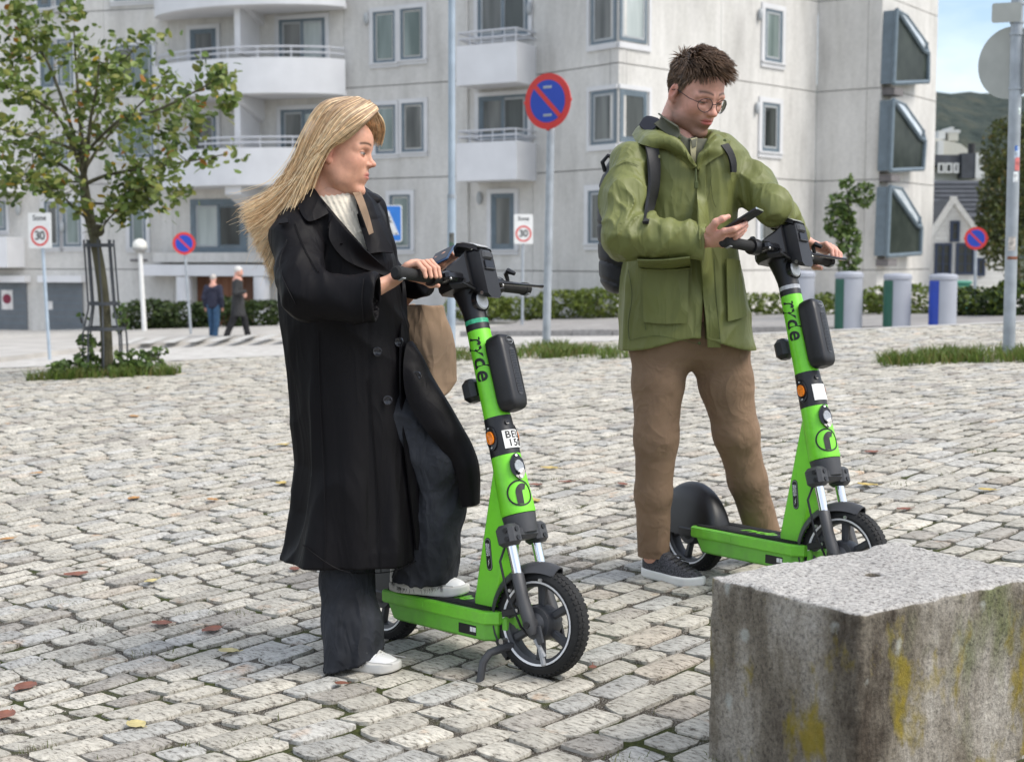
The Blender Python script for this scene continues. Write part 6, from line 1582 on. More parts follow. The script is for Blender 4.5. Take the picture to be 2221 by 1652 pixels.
# hair
def mh_world(p): H, c, k = mhead; return np.asarray(p)*k@H.T+c
def mcap(P0):
    H, c, k = mhead; P = (P0-c)@H/k; X = P.copy(); X[:, 1] = np.abs(X[:, 1])
    d = ell(P, (-.010, 0, .042), (.1005, .0780, .091))
    low = np.interp(P[:, 0], [-.12, -.06, -.02, .01, .04, .075, .1], [-.050, -.045, -.005, .0, .050, .082, .086])   # lower edge of the hair from nape to forehead
    d = smax(d, low-P[:, 2], .006); return d*.8
hm = sdf_part('hair', mcap, mhead[1]-.17, mhead[1]+.19, .004, M_HAIR, MT, lambda V: np.tile(np.array((.060, .036, .023)), (len(V), 1)))
hs = []; hr = random.Random(5)
for i in range(3600):
    a = hr.uniform(-math.pi, math.pi); e = math.asin(hr.uniform(-.75, 1)); u = np.array((math.cos(e)*math.cos(a), math.cos(e)*math.sin(a), math.sin(e)))
    p = np.array((-.010, 0, .042))+u*np.array((.0985, .0765, .0895))
    if p[2] < np.interp(p[0], [-.12, -.06, -.02, .01, .04, .075, .1], [-.046, -.041, -.002, .004, .054, .086, .09]): continue
    top = np.clip((u[2]-.25)/.55, 0, 1); L = .016+.052*top*(.75+.5*np.clip(u[0], 0, 1))
    q = Vector(p*26); cl1, cl2 = mnoise.noise(q), mnoise.noise(q+Vector((9, 4, 2)))                     # neighbours lie alike: tousled clumps
    fl = np.array((.75+.5*cl1, .75*cl2+.1, .18+.35*cl1))*top+np.array((-.10, 0, -.95))*(1-top)
    dirn = u*(.30+.50*top)+fl+np.array([hr.gauss(0, .07) for _ in range(3)]); dirn /= np.linalg.norm(dirn)
    curl = np.array((.2, .5*cl1, -.75))*top+np.array([hr.gauss(0, .08) for _ in range(3)])
    n = 7; s_ = np.linspace(0, 1, n)[:, None]; pts = p+dirn*L*s_+curl*L*s_**2*.55
    c = np.array((.135, .084, .052))*(1+.55*cl2)*hr.uniform(.6, 1.5) if hr.random() < .82 else np.array((.21, .135, .085))
    hs.append((mh_world(pts), np.interp(np.linspace(0, 1, n), [0, .4, 1], [.0019, .0020, .0004]), c))
strands('hair_strands', M_HAIR, hm, hs, 4)['kind'] = 'stuff'
# glasses
M_WIRE = pm('dark_wire', (.03, .03, .035), .3, metal=.6, var=.1)
gl_ = MB(); ml = lambda *p: Vector(mh_world(p))
for s_ in (-1, 1):
    cx_ = (.102, s_*.0335, -.006); pts = []
    for a in np.linspace(0, 2*math.pi, 25): pts.append(ml(cx_[0]-.010*abs(math.cos(a)*.6+s_*0)*0-.012*(s_*math.cos(a) > 0)*abs(math.cos(a)), cx_[1]+math.cos(a)*.0245, cx_[2]+math.sin(a)*.0215))
    gl_.tube(pts, .0014, 6, cap=False)
    gl_.tube([ml(.092, s_*.058, .0), ml(.060, s_*.074, .002), ml(.0, s_*.080, .010), ml(-.018, s_*.082, .002)], .0013, 6)
gl_.tube([ml(.103, -.010, -.002), ml(.108, 0, .002), ml(.103, .010, -.002)], .0014, 6)
glo = gl_.build('eyeglasses', M_WIRE, MT)
mg = bpy.data.materials.new('lens_glass'); mg.use_nodes = True; nt_ = mg.node_tree; nt_.nodes.clear()
o_ = nt_.nodes.new('ShaderNodeOutputMaterial'); tr_ = nt_.nodes.new('ShaderNodeBsdfTransparent'); gs_ = nt_.nodes.new('ShaderNodeBsdfGlossy'); gs_.inputs['Roughness'].default_value = .03
fr_ = nt_.nodes.new('ShaderNodeFresnel'); fr_.inputs['IOR'].default_value = 1.22; mx_ = nt_.nodes.new('ShaderNodeMixShader')
nt_.links.new(fr_.outputs[0], mx_.inputs[0]); nt_.links.new(tr_.outputs[0], mx_.inputs[1]); nt_.links.new(gs_.outputs[0], mx_.inputs[2]); nt_.links.new(mx_.outputs[0], o_.inputs[0])
for s_ in (-1, 1):
    mb = MB(); pts = [ml(.102, s_*.0335, -.006)]+[ml(.102-.012*(s_*math.cos(a) > 0)*abs(math.cos(a)), s_*.0335+math.cos(a)*.0235, -.006+math.sin(a)*.0205) for a in np.linspace(0, 2*math.pi, 25)[:-1]]
    mb.add(pts, [(0, 1+i, 1+(i+1) % 24) for i in range(24)]); mb.build('lens', mg, glo)

# phone, backpack
ph = thing('mobile_phone', 'black phone with a silver edge in the hand of the man in green', 'phone', WP(1608, 480, 4.80))
T = frame(WP(1606, 481, 4.785), WP(1640, 460, 4.76)-WP(1580, 498, 4.80), (-.50, .38, .80))
mb = MB(); mb.box((0, 0, 0), (.150, .072, .0085), T, bev=.003); mb.build('phone_case', M_BLK, ph)
mb = MB(); mb.box((.0752, 0, 0), (.0025, .066, .0075), T); mb.build('edge_band', M_CHR, ph)
mb = MB(); mb.box((0, 0, .0046), (.142, .066, .0008), T); mb.build('screen', M_BLKG, ph)
bk = thing('backpack', 'black quilted backpack on the back of the man in green', 'backpack', WP(1320, 620, 5.22))
def packf(P):
    c = WP(1365, 490, 5.33); q = (P-c)
    z = q[:, 2]; w = np.interp(z, [-.25, -.2, 0, .15, .26], [.08, .105, .115, .11, .07])
    d = ((np.abs(q[:, 0])/w)**3.2+(np.abs(q[:, 1])/.13)**3.2)**(1/3.2)-1
    d = smax(d*.1, np.abs(z)-.245, .035); gq = np.abs(((q[:, 2]+q[:, 0]*.35)/.066) % 1-.5)
    return (d+.006*np.exp(-(gq/.07)**2)-.006*folds(P, (8, 8, 8), 3))*.7
pb = sdf_part('pack_body', packf, WP(1365, 490, 5.33)-np.array((.17, .18, .3)), WP(1365, 490, 5.33)+np.array((.17, .18, .3)), .006, M_PACK, bk)
mb = MB(); mb.tube([WP(1312, 372, 5.30), WP(1306, 352, 5.29), WP(1318, 338, 5.28), WP(1340, 345, 5.28)], .008, 8); mb.build('haul_loop', M_PACK, bk)
cloth('shoulder_strap', M_PACK, bk, [[WP(1384, 290, 5.20), WP(1404, 282, 5.20)], [om(1396, 314, .012), om(1420, 306, .014)], [om(1402, 350, .012), om(1426, 346, .012)], [om(1404, 400, .012), om(1424, 402, .012)], [om(1398, 446, .012), om(1414, 446, .012)], [om(1393, 486, .008), om(1406, 486, .008)]], 6, .010)
cloth('shoulder_strap', M_PACK, bk, [[om(1560, 318, .010), om(1576, 314, .010)], [om(1574, 336, .012), om(1586, 330, .012)], [om(1580, 356, .012), om(1592, 352, .012)], [om(1582, 374, .008), om(1592, 374, .008)]], 6, .010)
# ================================================================ GRANITE BLOCK
def m_block():
    q = NT('lichened_granite', .9, .25)
    g = q.ramp(q.noise(95, 5, .78), [(.35, (.10, .095, .09)), (.46, (.46, .44, .42)), (.60, (.72, .70, .67))])
    up = q.sep(q.tc.outputs['Normal'], 2)
    vz = q.map((1, 1, .28))
    grime = q.ramp(q.noise(5.5, 6, .66, vz), [(.36, (.085, .068, .052)), (.50, (.30, .27, .22)), (.70, (.66, .63, .57))])
    side = q.mix(1.0, g, grime, 'MULTIPLY'); side = q.mix(.22, side, grime, 'MIX')
    green = q.ramp(q.noise(4.2, 5, .6, q.map((1, 1, .4), (0, 0, 0), (3, 1, 0))), [(.54, (0, 0, 0)), (.68, (.8, .8, .8))])
    side = q.mix(green, side, q.mix(1.0, g, (.22, .26, .11), 'MULTIPLY'))
    yel = q.ramp(q.noise(5.2, 5, .62, q.map((1.3, 1.3, .75), (0, 0, 0), (7, 2, 5))), [(.545, (0, 0, 0)), (.64, (.85, .85, .85))])
    side = q.mix(yel, side, q.mix(q.noise(40, 2), (.13, .115, .012), (.32, .235, .02)))
    w = q.vor(7.5, q.map((1.3, 1.3, 1), (0, 0, 0), (1.1, .6, .2))); wn_ = q.math('ADD', w, q.math('MULTIPLY', q.noise(24, 5, .7), .42)); wn_ = q.math('ADD', wn_, q.math('MULTIPLY', q.noise(1.7, 2), .22))
    lich = q.ramp(wn_, [(.37, (.62, .62, .62)), (.46, (0, 0, 0))])
    side = q.mix(lich, side, q.mix(q.noise(60, 3), (.33, .35, .32), (.55, .57, .53)))
    top = q.mix(1.0, g, q.ramp(q.noise(3, 4), [(.3, (.74, .73, .71)), (.7, (.92, .91, .88))]), 'MULTIPLY')
    m = q.ramp(q.math('ADD', up, q.math('MULTIPLY', q.noise(22, 3), .25)), [(.62, (0, 0, 0)), (.82, (1, 1, 1))])
    q.color(q.mix(m, side, top)); q.bump(q.noise(110, 5, .7), .7, .012); return q.m
zt = .476
N0, L0, F0 = at(1858, 1345, 3.02), at(1562, 1247, 3.43), at(1915, 1168, 3.90)
e1, e2 = (L0-N0), (F0-L0)
q1, q2 = Vector((e1.x, e1.y)), Vector((e2.x, e2.y)); sk_ = (q1.angle_signed(q2)); sk_ = (abs(sk_)-math.pi/2)/2*(1 if sk_ > 0 else -1)
print('block corner angle', math.degrees(q1.angle(q2)), q1.length, q2.length)
q2 = Matrix.Rotation(sk_, 2) @ q2; e2 = Vector((q2.x, q2.y, e2.z))
c0 = (N0+F0)/2+Vector((.020, 0, 0)); dirx = Vector((e2.x, e2.y, 0)).normalized(); diry = Vector((-dirx.y, dirx.x, 0))
wx_, wy_ = Vector((e2.x, e2.y)).length, Vector((e1.x, e1.y)).length
zg = ground(c0.x, c0.y)-.06; zt = (N0.z+L0.z+F0.z)/3; cc = np.array((c0.x, c0.y, (zt+zg)/2)); hz_ = (zt-zg)/2
hole = np.array((at(1894, 1245, 3.47).x, at(1894, 1245, 3.47).y, zt))
def blockf(P):
    q = P-cc; u = q@np.array(dirx); v = q@np.array(diry); w = q[:, 2]
    a = np.abs(np.stack([u, v, w], 1))-np.array((wx_/2-.014, wy_/2-.014, hz_-.014))
    d = np.linalg.norm(np.maximum(a, 0), axis=1)+np.minimum(a.max(1), 0)-.014
    d = d-.004*vnoise(P*9)-.0030*vnoise(P*34)-.0018*vnoise(P*90)
    edge = np.exp(-((np.sort(a, 1)[:, 1])/.02)**2); d = d+edge*.007*np.maximum(vnoise(P*17+3), -.1)
    h = np.sqrt((P[:, 0]-hole[0])**2+((P[:, 1]-hole[1])*1.0)**2)
    d = smax(d, -np.maximum(h-.020-.004*vnoise(P*60), zt-.08-P[:, 2]), .006)
    return d*.8
blk = thing('granite_block', 'weathered square granite block with yellow lichen and a hole in its top', 'stone block', (cc[0], cc[1], zg))
r_ = math.hypot(wx_, wy_)/2+.05
sdf_part('stone', blockf, cc-np.array((r_, r_, hz_+.04)), cc+np.array((r_, r_, hz_+.04)), .0075, m_block(), blk)

# ================================================================ SIGNS AND POSTS
M_GALV = pm('galvanised_steel', (.36, .39, .42), .5, metal=.35, var=.16, vs=7)
M_POST = pm('pale_blue_post', (.36, .43, .50), .5, metal=.2, var=.14, vs=4)
M_SRED = pm('sign_red', (.62, .035, .03), .4, var=.05)
M_SBLUE = pm('sign_blue', (.012, .055, .42), .4, var=.05)
M_SWHITE = pm('sign_white', (.74, .74, .72), .45, var=.05)
M_SBACK = pm('sign_back_grey', (.40, .41, .38), .55, var=.08)
M_SBLK = pm('sign_black', (.02, .02, .02), .5)
M_CROSS = pm('sign_bright_blue', (.03, .20, .62), .4, var=.05)
def face(c, yaw, lean=0):
    """frame of a sign face at c: local x to the picture's right, y up, z out of the face; yaw turns the face to picture left (+) or right (-)"""
    n = Vector((-math.sin(yaw), -math.cos(yaw), 0)); x = Vector((math.cos(yaw), -math.sin(yaw), 0)); y = n.cross(x)
    m = Matrix((x, y, n)).transposed().to_4x4(); m.translation = Vector(c); return m
def circ(r, n=40): return [(math.cos(a)*r, math.sin(a)*r) for a in np.linspace(0, 2*math.pi, n+1)[:-1]]
def rrect(w, h, r=.03, n=4):
    return [(sx*(w/2-r)+r*math.cos(a0+i*math.pi/2/n), sy*(h/2-r)+r*math.sin(a0+i*math.pi/2/n)) for sx, sy, a0 in ((1, 1, 0), (-1, 1, math.pi/2), (-1, -1, math.pi), (1, -1, 1.5*math.pi)) for i in range(n+1)]
def post(t, top, base, r, mat, n=16):
    mb = MB(); mb.cyl(base-Vector((0, 0, .1)), top, r, n); p = mb.build('post', mat, t)
    mb = MB(); mb.lathe([(r+.001, 0), (r*.9, r*.35), (.001, r*.5)], Matrix.Translation(top), n); mb.build('post_cap', mat, p); return p
def no_parking(label, cx, cy, px_base, py_base, Y, R_, yaw, pr, pmat, group='no parking signs'):
    b = at(px_base, py_base, Y); b.z = ground(b.x, b.y) if Y > 20 else b.z
    c = at(cx, cy, Y); t = thing('no_parking_sign', label, 'road sign', b, group)
    T = face(c, yaw); N = T.to_3x3() @ Vector((0, 0, 1)); ax_ = c-N*(pr+.03); post(t, ax_+(ax_-b).normalized()*R_*.75, b, pr, pmat)
    mb = MB(); mb.prism(circ(R_), -.012, 0, T); d = mb.build('sign_disc', M_SRED, t, smooth=False)
    mb = MB(); mb.prism(circ(R_*.76), 0, .003, T); mb.build('blue_field', M_SBLUE, d, smooth=False)
    k = R_*.80; w = R_*.085; u = Vector((-.707, .707)); v = Vector((.707, .707))
    pts = [u*k+v*w, u*k-v*w, -u*k-v*w, -u*k+v*w]; mb = MB(); mb.prism([(p.x, p.y) for p in pts], .003, .005, T); mb.build('diagonal_bar', M_SRED, d, smooth=False)
    for s_ in (-1, 1):
        mb = MB(); T2 = T @ Matrix.Translation((0, s_*R_*.5, -.045)); mb.box((0, 0, 0), (pr*2.6, .03, pr*2.4), T2, bev=.005); mb.build('bracket', M_GALV, d, smooth=False)
    for px_, py_ in ((-1, 0), (1, 0), (0, -1)):
        mb = MB(); mb.box((px_*R_*.985, py_*R_*.985, -.004), (.035, .035, .02), T, bev=.004); mb.build('rim_clip', M_SRED, d, smooth=False)
    return t
no_parking('large no parking sign on tall grey post between the woman and the man', 1187, 220, 1184, 752, 15.8, .302, R(36), .044, M_GALV)
no_parking('small no parking sign on thin post left of the walking couple', 399, 528, 415, 728, 38.5, .30, R(-6), .035, M_GALV)
no_parking('small no parking sign in front of the white gabled house', 2116, 517, 2113, 712, 30.0, .235, R(12), .032, M_GALV)
def zone30(label, cx, cy, bx_, by_, Y, w, h, yaw, pmat, r30):
    b = at(bx_, by_, Y); b.z = ground(b.x, b.y); c = at(cx, cy, Y); t = thing('speed_zone_sign', label, 'road sign', b, 'thirty zone signs')
    T = face(c, yaw); N = T.to_3x3() @ Vector((0, 0, 1)); post(t, c-N*.06+Vector((0, 0, h*.40)), b, .034, pmat)
    mb = MB(); mb.prism(rrect(w, h), -.015, 0, T); p = mb.build('sign_plate', M_SWHITE, t, smooth=False)
    Tc = T @ Matrix.Translation((0, -h*.155, 0))
    mb = MB(); mb.lathe([(r30, 0), (r30, .004), (r30*.80, .004), (r30*.80, 0)], Tc, 40, closed=True); mb.build('red_ring', M_SRED, p, smooth=False)
    mb = MB(); mb.text('30', r30*1.22, Tc @ Matrix.Translation((0, 0, .002)), offset=r30*.022, extrude=.002, spacing=.92); mb.build('numerals', M_SBLK, p, smooth=False)
    mb = MB(); mb.text('Sone', w*.30, T @ Matrix.Translation((0, h*.35, .002)), offset=.002, extrude=.002); mb.build('lettering', M_SBLK, p, smooth=False)
    mb = MB(); mb.box((0, 0, -.04), (.09, .04, .06), T, bev=.006); mb.build('bracket', M_GALV, p, smooth=False)
zone30('leaning white 30 zone sign on pale blue post left of the young tree', 86, 500, 108, 770, 31.0, .55, .76, R(14), M_POST, .215)
zone30('white 30 zone sign left of the large no parking sign', 1135, 497, 1132, 720, 36.0, .48, .74, R(-8), M_GALV, .20)
b = at(858, 735, 33.0); b.z = ground(b.x, b.y)
t = thing('crossing_sign', 'blue pedestrian crossing sign behind the shoulder of the blonde woman', 'road sign', b)
c = at(842, 485, 33.0); T = face(c, R(20)); post(t, c+Vector((.1, .07, .3)), b, .036, M_GALV)
w = .84; mb = MB(); mb.prism(rrect(w*.80, w, .05), -.015, 0, T); p = mb.build('sign_plate', M_SWHITE, t, smooth=False)
mb = MB(); mb.prism(rrect(w*.75, w*.94, .04), 0, .003, T); p2 = mb.build('blue_field', M_CROSS, p, smooth=False)
mb = MB(); mb.prism([(-.27, -.26), (.27, -.26), (0, .32)], .003, .006, T); mb.build('white_triangle', M_SWHITE, p, smooth=False)
mb = MB(); mb.prism(circ(.035, 14), .006, .009, T @ Matrix.Translation((.01, .13, 0)))
for poly in ([(-.03, .09), (.04, .09), (.03, -.04), (-.03, -.04)], [(-.03, -.03), (.0, -.04), (-.06, -.22), (-.10, -.22)], [(.0, -.03), (.03, -.04), (.10, -.21), (.06, -.22)], [(-.03, .08), (-.02, .05), (-.09, -.02), (-.10, .01)], [(.03, .08), (.03, .05), (.09, .01), (.10, .03)]): mb.prism(poly, .006, .009, T)
for k in range(5): mb.box((-.2+k*.1, -.235, .0075), (.05, .03, .003), T)
mb.build('walking_figure', M_SBLK, p, smooth=False)
# tall lamp post between, and the pole on the right with sign backs and stickers
b = at(978, 770, 14.6)
t = thing('lamp_post', 'slender pale blue lamp post running up out of the picture behind the scooter', 'lamp post', b)
tp_ = at(981, -60, 14.6); mb = MB(); mb.cyl(b-Vector((0, 0, .1)), b+(tp_-b)*.42, .043, 18); lo = mb.build('pole_base', M_POST, t); mb = MB(); mb.cyl(b+(tp_-b)*.42, tp_+Vector((0, 0, 2)), .036, 18, r2=.033); mb.build('pole', M_POST, t)
mb = MB(); mb.cyl(b+(tp_-b)*.415, b+(tp_-b)*.425, .047, 18); mb.build('pole_collar', M_GALV, t)
for py_, s_, col in ((516, .05, (.10, .10, .09)), (560, .04, (.16, .05, .05)), (575, .05, (.55, .5, .45)), (532, .03, (.06, .12, .08)), (600, .04, (.5, .5, .5))):
    p0 = at(985, py_, 14.6); mb = MB(); T = Matrix.Translation((b.x+(tp_-b).x*(770-py_)/830, 14.6, p0.z)); mb.lathe([(.0445, -s_), (.0445, s_)], T, 6, arc=(R(-120), R(-50))); mb.build('sticker', pm('sticker_%02d' % py_, col, .5, var=.5, vs=30), lo, smooth=False)
b = at(2187, 764, 12.6); tp_ = at(2208, -80, 12.6)
t = thing('sign_post', 'thick grey steel post at the right edge with stickers and the backs of signs', 'sign post', b)
mb = MB(); mb.cyl(b-Vector((0, 0, .1)), tp_, .052, 20); po_ = mb.build('post', M_GALV, t)
def along_post(py_): f = (764-py_)/(764+80); return b+(tp_-b)*f
for py_, s_, a0, a1, col in ((327, .052, -105, -50, (.55, .62, .72)), (318, .022, -100, -70, (.02, .15, .55)), (352, .058, -95, -38, (.60, .16, .15)), (380, .045, -108, -60, (.70, .72, .72)), (238, .03, -75, -40, (.55, .62, .60)), (556, .014, -150, -30, (.22, .08, .04)), (525, .06, -140, -70, (.55, .50, .45))):
    p0 = along_post(py_); mb = MB(); mb.lathe([(.0528, -s_), (.0528, s_)], Matrix.Translation(p0), 6, arc=(R(a0), R(a1))); mb.build('sticker', pm('post_sticker_%d' % py_, col, .5, var=.45, vs=26), po_, smooth=False)
c = along_post(131)+Vector((-.025, .07, 0)); T = face(c, R(50))
mb = MB(); mb.prism(circ(.31), -.0, .010, T); sd = mb.build('sign_disc', M_SBACK, t, smooth=False)
for py_ in (72, 188):
    p0 = along_post(py_); mb = MB(); mb.cyl(p0-Vector((0, 0, .012)), p0+Vector((0, 0, .012)), .060, 18); mb.build('clamp_band', M_GALV, t)
c = along_post(27)+Vector((-.10, -.02, 0)); T = face(c, R(18)); mb = MB(); mb.prism(rrect(.24, .165, .02), 0, .012, T); mb.build('back_plate', M_SBACK, t, smooth=False)
for py_ in (8, 47): p0 = along_post(py_); mb = MB(); mb.cyl(p0-Vector((0, 0, .010)), p0+Vector((0, 0, .010)), .060, 18); mb.build('clamp_band', M_GALV, t)
# globe lamp
b = at(313, 690, 42.0); b.z = ground(b.x, b.y); t = thing('globe_lamp', 'white globe lamp on a leaning white post in the dark hedge', 'lamp', b)
c = at(303, 535, 42.0); mb = MB(); mb.cyl(b, c, .075, 12, r2=.06); mb.build('post', M_SWHITE, t)
mb = MB(); mb.ball(tuple(c+Vector((0, 0, .02))), .215, 18); g_ = mb.build('globe', pm('opal_globe', (.72, .71, .66), .3, var=.04), t)
mb = MB(); mb.lathe([(.217, -.10), (.221, -.05), (.19, -.13), (.10, -.2)], Matrix.Translation(c+Vector((0, 0, .02))), 18); mb.build('globe_holder', pm('smoked_lower_globe', (.36, .36, .35), .4), g_)

# ================================================================ WASTE BINS
M_BIN = pm('bin_grey', (.33, .345, .385), .55, var=.05, vs=3)
M_BING = pm('bin_green_hatch', (.010, .085, .055), .5, var=.1)
M_BINB = pm('bin_blue_hatch', (.010, .045, .34), .5, var=.1)
for px, py0, py1, wpx, Y, hm_, lab in ((1736, 586, 704, 56, 28.6, M_BING, 'grey waste bin with green side, half hidden by the stem of the second scooter'), (1839, 588, 706, 58, 28.2, M_BING, 'grey waste bin with dark green side under the climbing shrub'), (1944, 592, 707, 58, 27.9, M_BING, 'grey waste bin with dark green side next to the blue one'), (2043, 593, 708, 58, 27.6, M_BINB, 'grey waste bin with bright blue side')):
    b = at(px, py1, Y); b.z = ground(b.x, b.y)+.11; r_ = wpx/2/3100*Y; h = at(px, py0, Y).z-b.z
    t = thing('waste_bin', lab, 'bin', b, 'waste bins along the kerb')
    mb = MB(); mb.lathe([(.001, 0), (r_, 0), (r_, h*.88), (.001, h*.88)], Matrix.Translation(b), 28); bd = mb.build('bin_body', M_BIN, t)
    mb = MB(); mb.lathe([(r_*.97, h*.885), (r_*1.05, h*.89), (r_*1.05, h*.95), (r_*.9, h*.985), (.001, h)], Matrix.Translation(b), 28); mb.build('bin_lid', M_BIN, t)
    mb = MB(); mb.lathe([(r_*1.004, .02), (r_*1.03, .05), (r_*1.03, h*.85), (r_*1.004, h*.87)], Matrix.Translation(b), 10, arc=(R(168), R(236))); mb.build('hatch', hm_, t, smooth=False)
b = at(2082, 690, 36); t = thing('wheelie_bin', 'turquoise wheeled rubbish bin beside the white gabled house', 'bin', b)
c = at(2080, 640, 36); mb = MB(); mb.box((c.x, c.y, c.z-.1), (.40, .45, .75), taper=1.1, bev=.03); mb.build('bin_body', pm('turquoise_plastic', (.06, .24, .17), .5), t)
mb = MB(); mb.box((c.x, c.y, c.z+.32), (.48, .54, .09), bev=.03); mb.build('bin_lid', MATS['turquoise_plastic'], t)
for s_ in (-.15, .15): mb = MB(); mb.cyl((c.x+s_, c.y+.2, c.z-.45), (c.x+s_+.05, c.y+.2, c.z-.45), .09, 12); mb.build('wheel', M_RUB, t)

# ================================================================ WALKERS
def walker(label, px, top, foot, Y, facing, coat_c, leg_c, hair_c, stride, longcoat, bald):
    b = at(px, foot, Y); b.z = ground(b.x, b.y)+.01; k = (at(px, top, Y).z-b.z)/1.75
    f = Figure('person', label, b); t = f.t
    H = np.array(Matrix.Rotation(facing, 3, 'Z')); wv = lambda x, y, z: np.array(b)+H@np.array((x, y, z))*k    # x forward, y left
    hf = (H@np.array(Matrix.Rotation(R(6), 3, 'Y')), wv(.03, 0, 1.635), k*1.0); f.add_head(hf, False, face_paint(False), .006)
    hands = [(wv(.16 if longcoat else .02, s_*.24, .86 if not longcoat else 1.12), s_) for s_ in (-1, 1)]
    f.add(lambda P: np.minimum.reduce([smin(cap(P, h, h+H@np.array((.02, 0, -.09))*k, .035*k, .026*k), cap(P, h, h+H@np.array((.05, -s_*.02, -.05))*k, .016*k, .012*k), .01) for h, s_ in hands]+[cap(P, wv(0, 0, .95), wv(0, 0, 1.42), .10*k, .12*k)]), wv(0, 0, 1)-.6, wv(0, 0, 1)+.6, .012, (.55, .30, .23))
    f.body()
    mc = pm(label[:18].replace(' ', '_')+'_coat', coat_c, .9, var=.2, vs=6); ml_ = pm(label[:18].replace(' ', '_')+'_leg', leg_c, .9, var=.25, vs=6)
    def legs(P):
        d = 9
        for s_ in (-1, 1):
            a = chain(P, [wv(0, s_*.09, .92), wv(s_*stride*.5+.02, s_*.09, .49), wv(s_*stride-.03, s_*.09, .07)], [.10*k, .078*k, .070*k], .03); d = np.minimum(d, a)
        return d-.008*folds(P, (7, 7, 4), 3)
    sdf_part('trousers', legs, wv(0, 0, .5)-.75, wv(0, 0, .5)+.75, .014, ml_, t)
    def top_(P):
        d = fcap(P, wv(0, 0, .92), wv(0, 0, 1.36), (.19*k, .13*k), (.20*k, .125*k), H@np.array((0, 1, 0)))
        if longcoat: d = smin(d, fcap(P, wv(0, 0, .60), wv(0, 0, 1.0), (.22*k, .17*k), (.19*k, .14*k), H@np.array((0, 1, 0))), .05); d = smax(d, wv(0, 0, .56)[2]-P[:, 2], .01)
        else: d = smax(d, wv(0, 0, .84)[2]-P[:, 2], .02)
        for h, s_ in hands: d = smin(d, chain(P, [wv(0, s_*.19, 1.40), wv(-.05, s_*.25, 1.13), h+H@np.array((-.01, 0, .03))*k], [.075*k, .062*k, .05*k], .03), .04)
        return d-.010*folds(P, (5, 5, 5), 5)
    sdf_part('coat' if longcoat else 'jumper', top_, wv(0, 0, 1)-.75, wv(0, 0, 1)+.65, .014, mc, t)
    hh = lambda P: smax(ell((P-hf[1])@hf[0]/hf[2], (-.018, 0, .045), (.104, .084, .092)), -ell((P-hf[1])@hf[0]/hf[2], (.11, 0, -.01), (.085, .1, .085) if not bald else (.11, .12, .14)), .01)*hf[2]
    sdf_part('hair', hh, hf[1]-.2, hf[1]+.2, .008, M_HAIR, t, lambda V: np.tile(np.array(hair_c), (len(V), 1)))
    for s_ in (-1, 1):
        h_ = wv(s_*stride-.09, s_*.09, .0); toe = wv(s_*stride+.19, s_*.09, .0); shoe_parts(t, h_, toe, .05*k, .10, M_BLK if not longcoat else M_PACK, M_RUB, h=.012)
    return t
walker('man in navy jumper and blue jeans walking away beside the dark hedge', 464, 596, 729, 37.0, R(80), (.022, .024, .045), (.035, .085, .16), (.50, .46, .42), .10, False, True)
walker('white-haired person in long dark grey coat striding past the hedge', 517, 579, 740, 36.3, R(8), (.030, .030, .031), (.012, .012, .014), (.62, .60, .57), .26, True, False)

# ================================================================ HOUSES ON THE RIGHT
M_BOARD = pm('white_weatherboard', (.66, .66, .64), .8, var=.06, vs=2)
M_TRIM = pm('white_trim', (.66, .66, .64), .7, var=.05)
M_SLATE = pm('slate_roof', (.060, .065, .075), .7, var=.2, vs=2)
M_DARKB = pm('blue_frame', (.020, .035, .075), .5)
def house_pts(px, py, Y): return at(px, py, Y)
Yh = 58.0
gx = lambda px, py: at(px, py, Yh)
hs_ = thing('gabled_house', 'white weatherboarded house with a steep gable and blue-framed windows', 'house', gx(2066, 680))
ap, el, er = gx(2065, 436), gx(2018, 508), gx(2112, 500); bl, br = gx(2018, 690), gx(2112, 690)
mb = MB(); vs = [Vector((p.x, y, p.z)) for y in (Yh, Yh+5) for p in (bl, br, er, ap, el)]; mb.add(vs, [(4, 3, 2, 1, 0), (5, 6, 7, 8, 9)]+[(i, (i+1) % 5, 5+(i+1) % 5, 5+i) for i in range(5)]); mb.build('wall', M_BOARD, hs_, smooth=False)
z = bl.z
while z < ap.z-.3:
    hw0, hw1 = bl.x, br.x
    if z > el.z: f = (z-el.z)/(ap.z-el.z); hw0 = el.x+(ap.x-el.x)*f; hw1 = er.x+(ap.x-er.x)*f
    mb = MB(); mb.box(((hw0+hw1)/2, Yh-.012, z), (hw1-hw0, .03, .165)); mb.build('weatherboard', M_BOARD, hs_, smooth=False); z += .19
mb = MB(); mb.box((ap.x, Yh-.14, ap.z+.02), (.26, .14, .30)); mb.build('apex_board', M_TRIM, hs_, smooth=False)
for a, c in ((el, ap), (er, ap)):
    d = (c-a); a2 = a-d*.10; T = frame((a2+c)/2+Vector((0, Yh*0-.12, .06)), d, (0, -1, 0)); mb = MB(); mb.box((0, 0, 0), (d.length*1.1, .20, .16), T); mb.build('bargeboard', M_TRIM, hs_, smooth=False)
    mb = MB(); n_ = Vector((0, 5.2, 0)); up_ = Vector((0, 0, .10)); mb.add([a2+up_, c+up_, c+up_+n_, a2+up_+n_, a2-up_*.2, c-up_*.2, c-up_*.2+n_, a2-up_*.2+n_], [(0, 1, 2, 3), (7, 6, 5, 4), (0, 4, 5, 1), (1, 5, 6, 2), (2, 6, 7, 3), (3, 7, 4, 0)]); mb.build('roof', M_SLATE, hs_, smooth=False)
